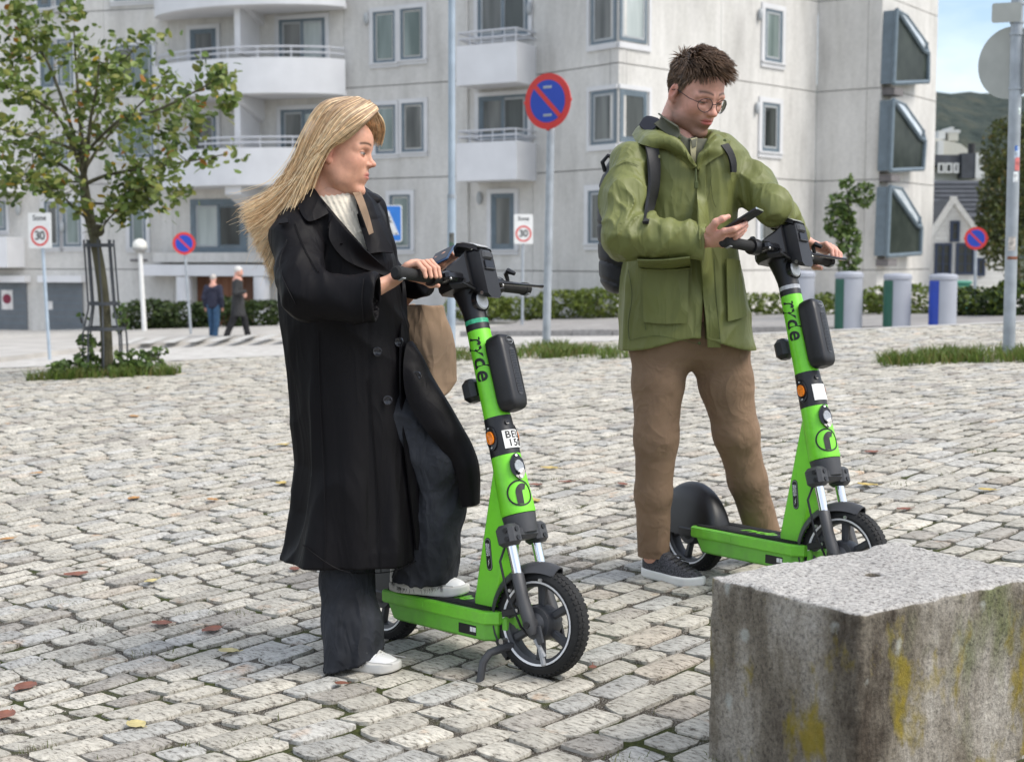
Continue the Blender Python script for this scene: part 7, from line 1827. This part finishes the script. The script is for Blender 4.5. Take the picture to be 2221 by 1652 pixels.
def hwin(par, x0, y0, x1, y1, Y, nv=2, nh=3, fr_m=None):
    a, b_ = at(x0, y1, Y), at(x1, y0, Y); cx_, cz_ = (a.x+b_.x)/2, (a.z+b_.z)/2; w, h = b_.x-a.x, b_.z-a.z
    mb = MB()
    for s_ in (-1, 1): mb.box((cx_+s_*w/2, Y-.05, cz_), (.10, .12, h+.1)); mb.box((cx_, Y-.05, cz_+s_*h/2), (w-.1, .12, .10))
    f = mb.build('window', fr_m or M_DARKB, par, smooth=False)
    mb = MB(); mb.box((cx_, Y-.03, cz_), (w-.08, .04, h-.08)); mb.build('pane', GL[0], f, smooth=False)
    for i in range(1, nv): mb = MB(); mb.box((cx_-w/2+w*i/nv, Y-.055, cz_), (.07, .05, h-.1)); mb.build('glazing_bar', fr_m or M_DARKB, f, smooth=False)
    for i in range(1, nh): mb = MB(); mb.box((cx_, Y-.052, cz_-h/2+h*i/nh), (w-.1, .04, .04)); mb.build('glazing_bar', M_DARKB, f, smooth=False)
hwin(hs_, 2027, 530, 2060, 593, Yh); hwin(hs_, 2073, 530, 2110, 593, Yh); hwin(hs_, 2061, 482, 2077, 522, Yh, 1, 2)
a, b_ = gx(2112, 690), gx(2195, 520); mb = MB(); mb.box(((a.x+b_.x)/2, Yh+2.2, (a.z+b_.z)/2), (b_.x-a.x-.02, 3.8, b_.z-a.z)); mb.build('side_wing', M_BOARD, hs_, smooth=False)
z = a.z
while z < b_.z-.1: mb = MB(); mb.box(((a.x+b_.x)/2, Yh+.29, z), (b_.x-a.x-.1, .03, .165)); mb.build('weatherboard', M_BOARD, hs_, smooth=False); z += .19
hwin(hs_, 2118, 562, 2132, 596, Yh+.28, 1, 1)
Y2 = 72.0
h2 = thing('slate_roofed_house', 'house with a broad dark slate roof behind the white gable', 'house', at(2080, 640, Y2))
a, b_, c, d = at(1990, 470, Y2), at(2150, 470, Y2), at(2140, 392, Y2+5), at(1990, 392, Y2+5)
mb = MB(); mb.add([a, b_, c, d, a-Vector((0, 0, .2)), b_-Vector((0, 0, .2)), c-Vector((0, 0, .2)), d-Vector((0, 0, .2))], [(0, 1, 2, 3), (7, 6, 5, 4), (0, 4, 5, 1), (1, 5, 6, 2), (2, 6, 7, 3), (3, 7, 4, 0)]); mb.build('roof', M_SLATE, h2, smooth=False)
for i in range(1, 8):
    f = i/8; p0, p1 = a+(d-a)*f, b_+(c-b_)*f; mb = MB(); mb.box((p0+p1)/2+Vector((0, -.03, .05)), ((p1-p0).length, .10, .06)); mb.build('slate_course', M_SLATE, h2, smooth=False)
mb = MB(); lo_ = at(2070, 700, Y2).z; mb.box(((a.x+b_.x)/2, Y2+3, (lo_+a.z)/2), (b_.x-a.x-.6, 5, a.z-lo_)); mb.build('wall', M_BOARD, h2, smooth=False)
Y3 = 88.0
h3 = thing('dormer_house', 'dark roofed house with a row of white dormer windows and pale chimney', 'house', at(2070, 640, Y3))
P_ = lambda x, y, Y=Y3: at(x, y, Y)
a, b_ = P_(1990, 400), P_(2128, 335); lo_ = P_(2070, 690).z
mb = MB(); mb.box(((a.x+b_.x)/2, Y3+3, (lo_+a.z)/2+.5), (b_.x-a.x, 6, a.z-lo_+1)); mb.build('wall', M_BOARD, h3, smooth=False)
mb = MB(); mb.box(((a.x+b_.x)/2, Y3+2.5, P_(0, 350).z), (b_.x-a.x+.3, 6.5, P_(0, 336).z-P_(0, 360).z)); mb.build('roof', M_SLATE, h3, smooth=False)
hwin(h3, 2034, 356, 2045, 374, Y3-.8, 1, 1, M_TRIM); hwin(h3, 2050, 356, 2062, 374, Y3-.8, 1, 1, M_TRIM); hwin(h3, 2068, 356, 2076, 374, Y3-.8, 1, 1, M_TRIM)
mb = MB(); c = P_(2092, 362); mb.box((c.x, Y3-.6, c.z), (1.0, .8, 1.5)); mb.build('dormer', M_SLATE, h3, smooth=False)
mb = MB(); c = P_(2113, 362); mb.box((c.x, Y3-.7, c.z), (.55, .7, 1.5)); mb.build('chimney', M_TRIM, h3, smooth=False)
mb = MB(); c = P_(2106, 330); mb.cyl((c.x, Y3, c.z-.6), (c.x, Y3, c.z+.5), .22, 10); mb.build('chimney_pot', M_SBLK, h3)
Y4 = 130.0
h4 = thing('hillside_house', 'cream house with a stepped roofline standing high under the wooded hill', 'house', at(2060, 640, Y4))
P_ = lambda x, y: at(x, y, Y4); lo_ = P_(0, 700).z
M_CREAM = pm('cream_render', (.58, .56, .49), .8, var=.05)
a, b_, c = P_(2028, 300), P_(2100, 340), P_(2060, 300)
vs = [Vector((p.x, y, p.z)) for y in (Y4, Y4+8) for p in (P_(2028, 700), P_(2102, 700), P_(2102, 327), P_(2082, 312), P_(2054, 306), P_(2028, 300))]
mb = MB(); mb.add(vs, [tuple(reversed(range(6))), tuple(range(6, 12))]+[(i, (i+1) % 6, 6+(i+1) % 6, 6+i) for i in range(6)]); mb.build('wall', M_CREAM, h4, smooth=False)
for x0, y0, x1, y1, m in ((2034, 284, 2050, 302, M_TRIM), (2056, 288, 2078, 306, M_CREAM), (2054, 282, 2082, 289, M_TRIM), (2062, 276, 2068, 283, M_TRIM)):
    p, q_ = P_(x0, y1), P_(x1, y0); mb = MB(); mb.box(((p.x+q_.x)/2, Y4+1.5, (p.z+q_.z)/2), (q_.x-p.x, 3, q_.z-p.z)); mb.build('attic', m, h4, smooth=False)
mb = MB(); p, q_ = P_(2030, 306), P_(2044, 340); mb.box(((p.x+q_.x)/2, Y4-.2, (p.z+q_.z)/2), (.5, .4, abs(q_.z-p.z))); mb.build('pilaster', M_TRIM, h4, smooth=False)
# ================================================================ PLANTS
def m_leaf(name='leaf'):
    q = NT(name, .5, .4); q.color(q.attr('tint'))
    t = q.t; tr = t.nodes.new('ShaderNodeBsdfTranslucent'); mx = t.nodes.new('ShaderNodeMixShader'); mx.inputs[0].default_value = .34
    a = t.nodes.new('ShaderNodeAttribute'); a.attribute_name = 'tint'; t.links.new(a.outputs['Color'], tr.inputs['Color'])
    out = t.nodes['Material Output']; t.links.new(q.b.outputs[0], mx.inputs[1]); t.links.new(tr.outputs[0], mx.inputs[2]); t.links.new(mx.outputs[0], out.inputs[0]); return q.m
M_LEAF = m_leaf()
M_BARK = pm('bark', (.085, .078, .045), .9, var=.4, vs=14, bump=.8, bs=50, stretch=(1, 1, .35), bumpd=.02)
M_TWIG = pm('twig', (.05, .04, .03), .9, var=.2)
M_IRON = pm('dark_ironwork', (.045, .05, .058), .5, var=.15)
def leaves(name, parent, C, size, cols, rs, elong=1.7, droop=.5, kind='stuff'):
    """a leaf at each centre: six-sided blade folded along its rib"""
    C = np.asarray(C, float); n = len(C); g = np.random.default_rng(rs)
    a = g.uniform(0, 2*np.pi, n); t = np.stack([np.cos(a), np.sin(a), -droop+g.normal(0, .45, n)], 1); t /= np.linalg.norm(t, axis=1)[:, None]
    u = g.normal(0, 1, (n, 3)); u -= t*(u*t).sum(1)[:, None]; u /= np.linalg.norm(u, axis=1)[:, None]; w = np.cross(t, u)
    s = size*g.uniform(.65, 1.3, n)
    prof = ((0, 0, 0), (.35, .5, .10), (.8, .40, .07), (1.0, 0, -.06), (.8, -.40, .07), (.35, -.5, .10), (.5, 0, 0))
    V = np.stack([C+t*(p[0]-.5)[None] * 0 + t*((p[0]-.5)*s*elong)[:, None]+u*(p[1]*s)[:, None]+w*(p[2]*s)[:, None] if False else C+t*((p[0]-.5)*s*elong)[:, None]+u*(p[1]*s)[:, None]+w*(p[2]*s)[:, None] for p in prof], 1).reshape(-1, 3)
    o = (np.arange(n)*7)[:, None]; F_ = np.concatenate([o+np.array(q)[None] for q in ((0, 1, 2, 6), (6, 2, 3, 3), (0, 6, 4, 5), (6, 3, 3, 4))])
    tri = np.concatenate([o+np.array(q)[None] for q in ((0, 1, 6), (1, 2, 6), (2, 3, 6), (3, 4, 6), (4, 5, 6), (5, 0, 6))])
    idx = g.choice(len(cols), n, p=np.array([c[1] for c in cols])/sum(c[1] for c in cols)); cc_ = np.array([cols[i][0] for i in idx])*g.uniform(.65, 1.35, n)[:, None]
    me = fast_mesh(name, V-(root_loc(parent) if parent is not None else 0), tri, M_LEAF, np.repeat(cc_, 7, 0), smooth=False)
    ob = link(name, me, parent)
    if kind: ob['kind'] = kind
    return ob
# ---- young street tree
tb = at(232, 812, 15.0)
tree = thing('street_tree', 'young tree with green and yellowing leaves growing inside an iron guard', 'tree', tb)
TP = lambda px, py, dy=0: Vector(WP(px, py, 15.0+dy))
trunk = [TP(233, 818), TP(231, 740), TP(226, 660), TP(218, 590), TP(207, 530), TP(196, 480), TP(186, 430), TP(180, 380)]
mb = MB(); mb.tube([tuple(p) for p in spline([tuple(p) for p in trunk], 26)], list(np.interp(np.linspace(0, 1, 26), [0, .12, .4, .68, .8, 1], [.074, .060, .056, .050, .058, .042])), 14); tk = mb.build('trunk', M_BARK, tree)
mb = MB(); mb.ball(tuple(TP(212, 500)), (.075, .075, .07), 10); mb.ball(tuple(TP(198, 478)), (.06, .06, .06), 10); mb.build('burr', M_BARK, tk)
br_r = random.Random(21); ends = []
def branch(a, pts, r0, name='limb', lv=0):
    P = spline([tuple(p) for p in [a]+pts], 14); mb = MB(); mb.tube([tuple(p) for p in P], list(np.linspace(r0*.72, r0*.2, 14)), 7); mb.build(name, M_TWIG if lv else M_BARK, tree)
    return P
limbs = [
 (TP(180, 380), [TP(178, 320), TP(172, 240, .1), TP(165, 150, .2), TP(160, 60, .2)], .042), (TP(182, 390), [TP(190, 330, -.2), TP(196, 260, -.3), TP(210, 190, -.4), (TP(215, 120, -.4))], .036),
 (TP(183, 400), [TP(240, 378, -.2), TP(320, 365, -.4), TP(400, 352, -.4), TP(490, 335, -.3)], .032), (TP(180, 392), [TP(120, 350, .2), TP(60, 320, .4), TP(-20, 300, .5)], .032),
 (TP(180, 378), [TP(130, 260, -.3), TP(70, 215, -.5), TP(10, 180, -.6)], .032), (TP(181, 372), [TP(230, 300, .3), TP(300, 230, .5), TP(370, 165, .6)], .03),
 (TP(190, 440), [TP(240, 440, -.3), TP(290, 410, -.5), TP(360, 408, -.5)], .022), (TP(200, 485), [TP(150, 440, -.4), TP(110, 400, -.6), TP(80, 395, -.6)], .02),
 (TP(178, 340), [TP(260, 260, -.6), TP(340, 240, -.9), TP(440, 190, -.9), TP(488, 160, -.8)], .028), (TP(179, 350), [TP(110, 150, .4), TP(60, 70, .5), TP(30, -20, .5)], .03),
 (TP(178, 330), [TP(220, 230, .7), TP(270, 130, .9), TP(320, 90, .9)], .026), (TP(207, 520), [TP(240, 470, -.2), TP(290, 440, -.3), TP(330, 430, -.3)], .018), (TP(178, 330), [TP(90, 300, -.7), TP(0, 280, -1), TP(-60, 250, -1)], .024), (TP(182, 395), [TP(60, 395, .3), TP(-30, 410, .3)], .018)]
LC = []
for a, pts, r0 in limbs:
    P = branch(a, pts, r0); n = len(P)
    for j in range(3, n, 1):
        for q in range(2 if j > 5 else 1):
            d = np.array([br_r.gauss(0, 1) for _ in range(3)]); d /= np.linalg.norm(d); L = br_r.uniform(.12, .40)
            e = P[j]+d*L*np.array((1, 1, .8)); m_ = (P[j]+e)/2+np.array((0, 0, -.03))
            mb = MB(); mb.tube([tuple(P[j]), tuple(m_), tuple(e)], [.006, .005, .002], 4); mb.build('twig', M_TWIG, tree) if (j % 2 == 0 and q == 0) else None
            for k in range(br_r.randint(7, 13)): s_ = br_r.uniform(.15, 1.1); LC.append(P[j]+(e-P[j])*s_+np.array([br_r.gauss(0, .055) for _ in range(3)]))
for (px, py, r_, n) in ((60, 60, .22, 90), (20, 130, .25, 120), (480, 170, .12, 60), (495, 230, .10, 45), (160, 20, .12, 60), (20, 380, .22, 80), (390, 420, .12, 45), (300, 380, .22, 110), (420, 260, .20, 90), (350, 300, .25, 140), (250, 170, .25, 120), (10, 20, .2, 90)):
    c = np.array(TP(px, py, br_r.uniform(-.4, .4)))
    for k in range(n): LC.append(c+np.array([br_r.gauss(0, r_*.6) for _ in range(3)]))
GC = [((.13, .19, .040), .36), ((.20, .25, .07), .35), ((.07, .115, .03), .12), ((.29, .30, .08), .13), ((.50, .34, .04), .018), ((.45, .20, .04), .012)]
leaves('crown', tree, LC, .054, GC, 4)
# iron guard
tg = thing('tree_guard', 'dark iron guard of slender bars round the trunk of the young tree', 'tree guard', tb)
gc = [WP(228, 815, 15), WP(226, 655, 15), WP(217, 590, 15), WP(212, 510, 15)]
for i in range(8):
    a = 2*math.pi*i/8+.2; ca, sa = math.cos(a), math.sin(a)
    pts = [gc[0]+np.array((ca, sa, 0))*.225, WP(228, 752, 15)+np.array((ca, sa, 0))*.225, WP(227, 722, 15)+np.array((ca, sa, 0))*.22, WP(226, 698, 15)+np.array((ca, sa, 0))*.19, WP(225, 668, 15)+np.array((ca, sa, 0))*.155, WP(214, 520, 15)+np.array((ca, sa, 0))*.150]
    mb = MB(); mb.tube([tuple(p) for p in pts], .0095, 6); mb.build('bar', M_IRON, tg)
for c, r_ in ((WP(227, 712, 15), .215), (WP(225, 658, 15), .158), (WP(214, 532, 15), .155)):
    mb = MB(); mb.lathe([(r_-.006, -.018), (r_+.008, -.018), (r_+.008, .018), (r_-.006, .018)], Matrix.Translation(Vector(c)), 20, closed=True); mb.build('ring', M_IRON, tg)
# ---- plants round the foot, hedges, climbers, trees
def bush(name, label, cat, c, boxes, n, size, cols, seed, group=None, stems=0, ground_z=None):
    t = thing(name, label, cat, c, group); g = random.Random(seed); L = []
    for (p, r_) in boxes:
        m_ = int(n*r_[0]*r_[1]*r_[2]/sum(b[1][0]*b[1][1]*b[1][2] for b in boxes))
        k = 0
        while k < m_:
            q = np.array([g.uniform(-1, 1) for _ in range(3)]); rr_ = (np.abs(q)**2.6).sum()
            if rr_ > 1.05 or (rr_ < .35 and g.random() < .8): continue
            x = np.array(p)+q*np.array(r_); nn = mnoise.noise(Vector(x)*(1.1/max(r_[2], .2)))
            if nn < -.18 and g.random() < .75: continue
            L.append(x); k += 1
    leaves('foliage', t, L, size, cols, seed)
    for i in range(stems):
        p, r_ = boxes[i % len(boxes)]; b0 = Vector((p[0]+g.uniform(-.5, .5)*r_[0], p[1]+g.uniform(-.4, .4)*r_[1], p[2]-r_[2])); e = Vector((p[0]+g.uniform(-.9, .9)*r_[0], p[1]+g.uniform(-.6, .6)*r_[1], p[2]+g.uniform(.2, .8)*r_[2]))
        mb = MB(); mb.tube([b0, (b0+e)/2+Vector((g.gauss(0, .03), 0, 0)), e], [.012, .009, .004], 5); mb.build('stem', M_TWIG, t)
    return t
HG = [((.050, .080, .024), .5), ((.075, .105, .03), .35), ((.024, .04, .013), .15)]
LG = [((.13, .175, .03), .5), ((.19, .23, .045), .3), ((.065, .095, .02), .2)]
SG = [((.085, .14, .035), .5), ((.14, .20, .05), .32), ((.05, .085, .025), .18)]
q_ = lambda px, py, Y: np.array(at(px, py, Y))
bush('shrub', 'leafy saplings sprouting at the foot of the young tree', 'shrub', tb, [(q_(160, 795, 14.8), (.28, .15, .07)), (q_(300, 800, 14.8), (.30, .15, .08)), (q_(190, 770, 15), (.14, .14, .22)), (q_(285, 790, 14.9), (.2, .16, .16)), (q_(340, 770, 15), (.13, .1, .08)), (q_(262, 690, 15), (.07, .07, .17)), (q_(180, 648+40, 15), (.05, .05, .06)), (q_(150, 800, 14.9), (.10, .1, .1))], 760, .042, SG, 31, stems=14)
def hedge_run(label, pts, h, d, n, size, cols, seed, up=0.0):
    boxes = []
    for a, b_ in zip(pts[:-1], pts[1:]):
        a, b_ = Vector(a), Vector(b_); L = (b_-a).length; k = max(1, int(L/1.1))
        for i in range(k):
            p = a+(b_-a)*((i+.5)/k); hh = h*(.82+.36*rnd.random()); boxes.append(((p.x, p.y, ground(p.x, p.y)+up+hh/2), (L/k*.68, d, hh/2)))
    return bush('hedge', label, 'hedge', (pts[0][0], pts[0][1], ground(pts[0][0], pts[0][1])), boxes, n, size, cols, seed, stems=10)
gp = lambda px, py: tuple(far_ground(px, py))[:2]+(0,)
hedge_run('dark green hedge behind the two walking people', [gp(285, 719), gp(440, 716), gp(610, 711)], .85, .45, 4200, .085, HG, 41)
hedge_run('low bright green hedge in front of the pale wall between woman and man', [gp(990, 702), gp(1180, 699), gp(1345, 698)], .74, .5, 4200, .07, LG, 42, .06)
hedge_run('low hedge behind the row of grey bins', [gp(1600, 692), gp(1760, 692), gp(1900, 693), gp(2040, 694), gp(2075, 695)], .62, .4, 3600, .065, LG, 43, .1)
hedge_run('rounded hedge under the white gabled house at right', [gp(2078, 703), gp(2160, 705), gp(2260, 706)], .70, .5, 2600, .07, HG[:1]+[(LG[0][0], .35), (HG[2][0], .15)], 44, .1)
cl_ = bush('climbing_shrub', 'tall loose green shrub growing against the concrete wall above the bins', 'shrub', q_(1840, 690, 33), [(q_(1836, 430, 33), (.16, .25, .55)), (q_(1820, 480, 33), (.34, .25, .40)), (q_(1872, 425, 33), (.26, .25, .30)), (q_(1840, 540, 33), (.28, .25, .65)), (q_(1808, 445, 33), (.18, .2, .28))], 900, .085, SG, 45, stems=12)
mb = MB(); mb.tube([tuple(q_(1842, 696, 33)), tuple(q_(1840, 600, 33)), tuple(q_(1838, 500, 33)), tuple(q_(1836, 400, 33))], [.03, .025, .02, .008], 6); mb.build('stem', M_TWIG, cl_)
AUT = [((.065, .085, .022), .40), ((.10, .11, .03), .25), ((.04, .055, .018), .27), ((.14, .11, .03), .08)]
def big_tree(label, base, boxes, n, size, cols, seed):
    t = bush('broadleaf_tree', label, 'tree', base, boxes, n, size, cols, seed); tp_ = Vector(boxes[0][0])
    b0 = Vector(base); mb = MB(); mb.tube([b0, (b0+tp_)/2+Vector((.2, 0, 0)), tp_], [.22, .16, .06], 8); mb.build('trunk', M_BARK, t)
    g = random.Random(seed)
    for p, r_ in boxes[1:]:
        mb = MB(); mb.tube([b0+(tp_-b0)*g.uniform(.4, .8), Vector(p)], [.07, .02], 5); mb.build('limb', M_BARK, t)
big_tree('brownish autumn tree behind the thick grey post at right', q_(2200, 700, 48), [(q_(2180, 450, 48), (.9, .9, 1.6)), (q_(2150, 500, 47.5), (.5, .6, 1.0)), (q_(2210, 400, 48), (1.0, .8, 1.5)), (q_(2165, 560, 47), (.45, .5, .5)), (q_(2230, 560, 47), (.8, .6, 1.0))], 5200, .085, AUT, 51)
big_tree('darker tree with thinning crown against the wooded hill', q_(2250, 700, 56), [(q_(2190, 330, 56), (1.1, 1, 1.3)), (q_(2150, 420, 55), (.5, .5, .8)), (q_(2250, 350, 56), (1.2, 1, 2))], 3600, .10, AUT, 52)
# ---- grass and moss
def grass(name, patches, n, h, cols, seed):
    g = np.random.default_rng(seed); B = []
    for (px, py, rx, ry, w) in patches:
        c = on_ground(px, py)
        for _ in range(int(n*w)):
            a, r_ = g.uniform(0, 6.28), math.sqrt(g.uniform(0, 1)); x, y = c.x+math.cos(a)*r_*rx, c.y+math.sin(a)*r_*ry
            if mnoise.noise((x*2.2, y*2.2, 1)) < -.02 and g.random() < .85: continue
            B.append((x, y, ground(x, y)-.004))
    B = np.array(B); m = len(B); hh = h*g.uniform(.35, 1.3, m); a = g.uniform(0, 6.28, m); ln = g.normal(0, .45, (m, 2))
    sx = np.stack([np.cos(a), np.sin(a), np.zeros(m)], 1)*(hh*.05)[:, None]+0; tip = B+np.stack([ln[:, 0]*hh, ln[:, 1]*hh, hh], 1); mid = B+np.stack([ln[:, 0]*hh*.35, ln[:, 1]*hh*.35, hh*.6], 1)
    V = np.stack([B-sx, B+sx, mid+sx*.7, mid-sx*.7, tip], 1).reshape(-1, 3); o = (np.arange(m)*5)[:, None]
    T_ = np.concatenate([o+np.array(q)[None] for q in ((0, 1, 2), (0, 2, 3), (3, 2, 4))]); idx = g.choice(len(cols), m, p=np.array([c[1] for c in cols])/sum(c[1] for c in cols))
    ob = link(name, fast_mesh(name, V, T_, M_LEAF, np.repeat(np.array([cols[i][0] for i in idx])*g.uniform(.7, 1.3, m)[:, None], 5, 0), smooth=False)); ob['kind'] = 'stuff'
GR = [((.10, .16, .026), .5), ((.15, .20, .04), .3), ((.20, .18, .06), .2)]
grass('grass', [(232, 815, .42, .35, 1.2), (140, 822, .4, .16, .35), (320, 815, .35, .15, .25), (1180, 772, .55, .35, .9), (1290, 774, .6, .35, .5), (1050, 776, .8, .3, .35), (2190, 776, .8, .5, 1.3), (2080, 780, .7, .4, .7), (2010, 786, .5, .3, .35), (1130, 722, 1.0, .3, .4), (1184, 762, .3, .3, .6), (978, 774, .3, .25, .25)], 2600, .11, GR, 61)
tuf = [(1575, 1648, .05, .05, .35), (1600, 1655, .03, .03, .2)]
tr_ = random.Random(77)
for _ in range(70):
    x, y = tr_.uniform(20, 2200), 900+750*tr_.random()**.8
    if 690 < x < 1300 and y > 1250: continue
    tuf.append((x, y, .05+.06*tr_.random(), .02+.02*tr_.random(), .05))
grass('joint_weeds', tuf, 700, .022, [((.085, .115, .015), .7), ((.14, .14, .03), .3)], 62)
# ---- fallen leaves
lf_cols = {'yellow': (.46, .34, .10), 'orange': (.40, .20, .06), 'rust': (.20, .075, .045), 'pale': (.50, .42, .19)}
M_FALL = {k: pm('fallen_leaf_'+k, v, .7, var=.25, vs=40) for k, v in lf_cols.items()}
def fallen(px, py, s, k, seed, where):
    s = s*.84; c = on_ground(px, py); g = random.Random(seed); a = g.uniform(0, 6.28); mb = MB(); rows = []
    for t in np.linspace(0, 1, 7):
        w = s*.36*math.sin(math.pi*(t*.92+.04))**.7; row = []
        for u in (-1, -.5, 0, .5, 1):
            x, y = (t-.5)*s, u*w*(1+.15*g.uniform(-1, 1)); z = .013+.06*s*(abs(u)**1.5)*g.uniform(.3, 1.1)+.05*s*(t-.5)**2*4*.4
            row.append((c.x+x*math.cos(a)-y*math.sin(a), c.y+x*math.sin(a)+y*math.cos(a), c.z+z))
        rows.append(row)
    mb.grid(rows, thick=.0008); o = mb.build('fallen_leaf', M_FALL[k], None, loc=(c.x, c.y, c.z))
    mb = MB(); mb.tube([rows[-1][2], (c.x+math.cos(a)*s*.75, c.y+math.sin(a)*s*.75, c.z+.02)], .0012, 4); mb.build('leaf_stalk', M_FALL[k], o)
    tag(o, {'yellow': 'yellow', 'orange': 'orange', 'rust': 'rust red', 'pale': 'pale yellow'}[k]+' fallen leaf '+where, 'leaf', k+' fallen leaves')
LEAF_AT = ['left of the coat hem, curling on a pale cobble', 'below the left half of the coat hem, far out left', 'just left of the hem of the jeans', 'a little left of the leaf beside the jeans', 'left of the standing white sneaker', 'near the bottom edge, left of the white sneaker', 'at the left edge, upper of two rust leaves', 'at the left edge, lowest of the rust leaves', 'at the left edge level with the coat hem', 'touching the coat hem on its left', 'behind the orange reflector of the first scooter', 'behind the round emblem of the first scooter', 'between two yellow ones, behind the first scooter lamp', 'nearest to the trouser leg of the man, behind scooter', 'tiny, right of the kickstand of the first scooter', 'on the paving in front of the young tree', 'touching the near trouser leg of the man', 'left of the long black coat at jeans knee height', 'in the left third, level with the raised knee', "right of the second scooter's wheel fork, far out", 'in the grass strip near the right post', 'under the young tree at its left side', 'under the young tree at its right side', "right of the second scooter's lamp", 'below the standing white sneaker', 'left of the coat, level with the amber reflector', 'close left of the coat, level with the number plate', "near the block's far side, right of the second scooter", "at the right edge, level with the second scooter's emblem", 'far left, level with the number plate', 'behind the rear fender of the second scooter']
for i, (x, y, s, k) in enumerate(((328, 1266, .075, 'pale'), (165, 1251, .12, 'rust'), (460, 1372, .10, 'rust'), (350, 1358, .09, 'rust'), (495, 1419, .085, 'pale'), (296, 1580, .085, 'pale'), (55, 1497, .11, 'rust'), (10, 1560, .10, 'rust'), (16, 1174, .085, 'orange'), (638, 1240, .07, 'rust'), (1190, 1020, .12, 'yellow'), (1155, 1090, .11, 'yellow'), (1160, 1056, .09, 'rust'), (1225, 1050, .09, 'rust'), (1285, 1455, .04, 'rust'), (290, 906, .12, 'orange'), (1350, 1055, .08, 'rust'), (610, 1052, .10, 'yellow'), (290, 1085, .10, 'orange'), (1880, 1057, .11, 'yellow'), (2045, 770, .14, 'orange'), (262, 818, .13, 'orange'), (305, 805, .13, 'orange'), (1890, 985, .1, 'rust'), (740, 1490, .05, 'rust'), (460, 1088, .09, 'orange'), (615, 968, .1, 'yellow'), (1960, 1110, .08, 'rust'), (2140, 1068, .09, 'yellow'), (80, 1030, .09, 'orange'), (1400, 1110, .06, 'rust'))):
    fallen(x, y, s, k, 100+i, LEAF_AT[i])
# loose grit in the joints
gg = np.random.default_rng(9); m = 5200
yy = 2.7+7*gg.random(m)**1.5; xx = (gg.random(m)*2-1)*(.38*yy+.2); zz = np.array([ground(a, b) for a, b in zip(xx, yy)]); sz = .0025+.0045*gg.random(m)**2
oct_ = np.array(((1, 0, 0), (0, 1, 0), (-1, 0, 0), (0, -1, 0), (0, 0, .8)))
V = (np.stack([xx, yy, zz-.007], 1)[:, None, :]+oct_[None]*sz[:, None, None]*gg.uniform(.6, 1.3, (m, 5, 1))).reshape(-1, 3); o = (np.arange(m)*5)[:, None]
ob = link('grit', fast_mesh('grit', V, np.concatenate([o+np.array(q)[None] for q in ((0, 1, 4), (1, 2, 4), (2, 3, 4), (3, 0, 4))]), M_STONE, np.repeat(np.stack([gg.uniform(.2, .6, m)]*3, 1)*np.array((1, .97, .92)), 5, 0), smooth=False)); ob['kind'] = 'stuff'

# ---- keep to thing > part > sub-part: deeper pieces hang from their part
bpy.context.view_layer.update()
def depth_of(o):
    k = 0
    while o.parent: o = o.parent; k += 1
    return k
for o in list(SC.objects):
    while depth_of(o) > 2: o.parent = o.parent.parent
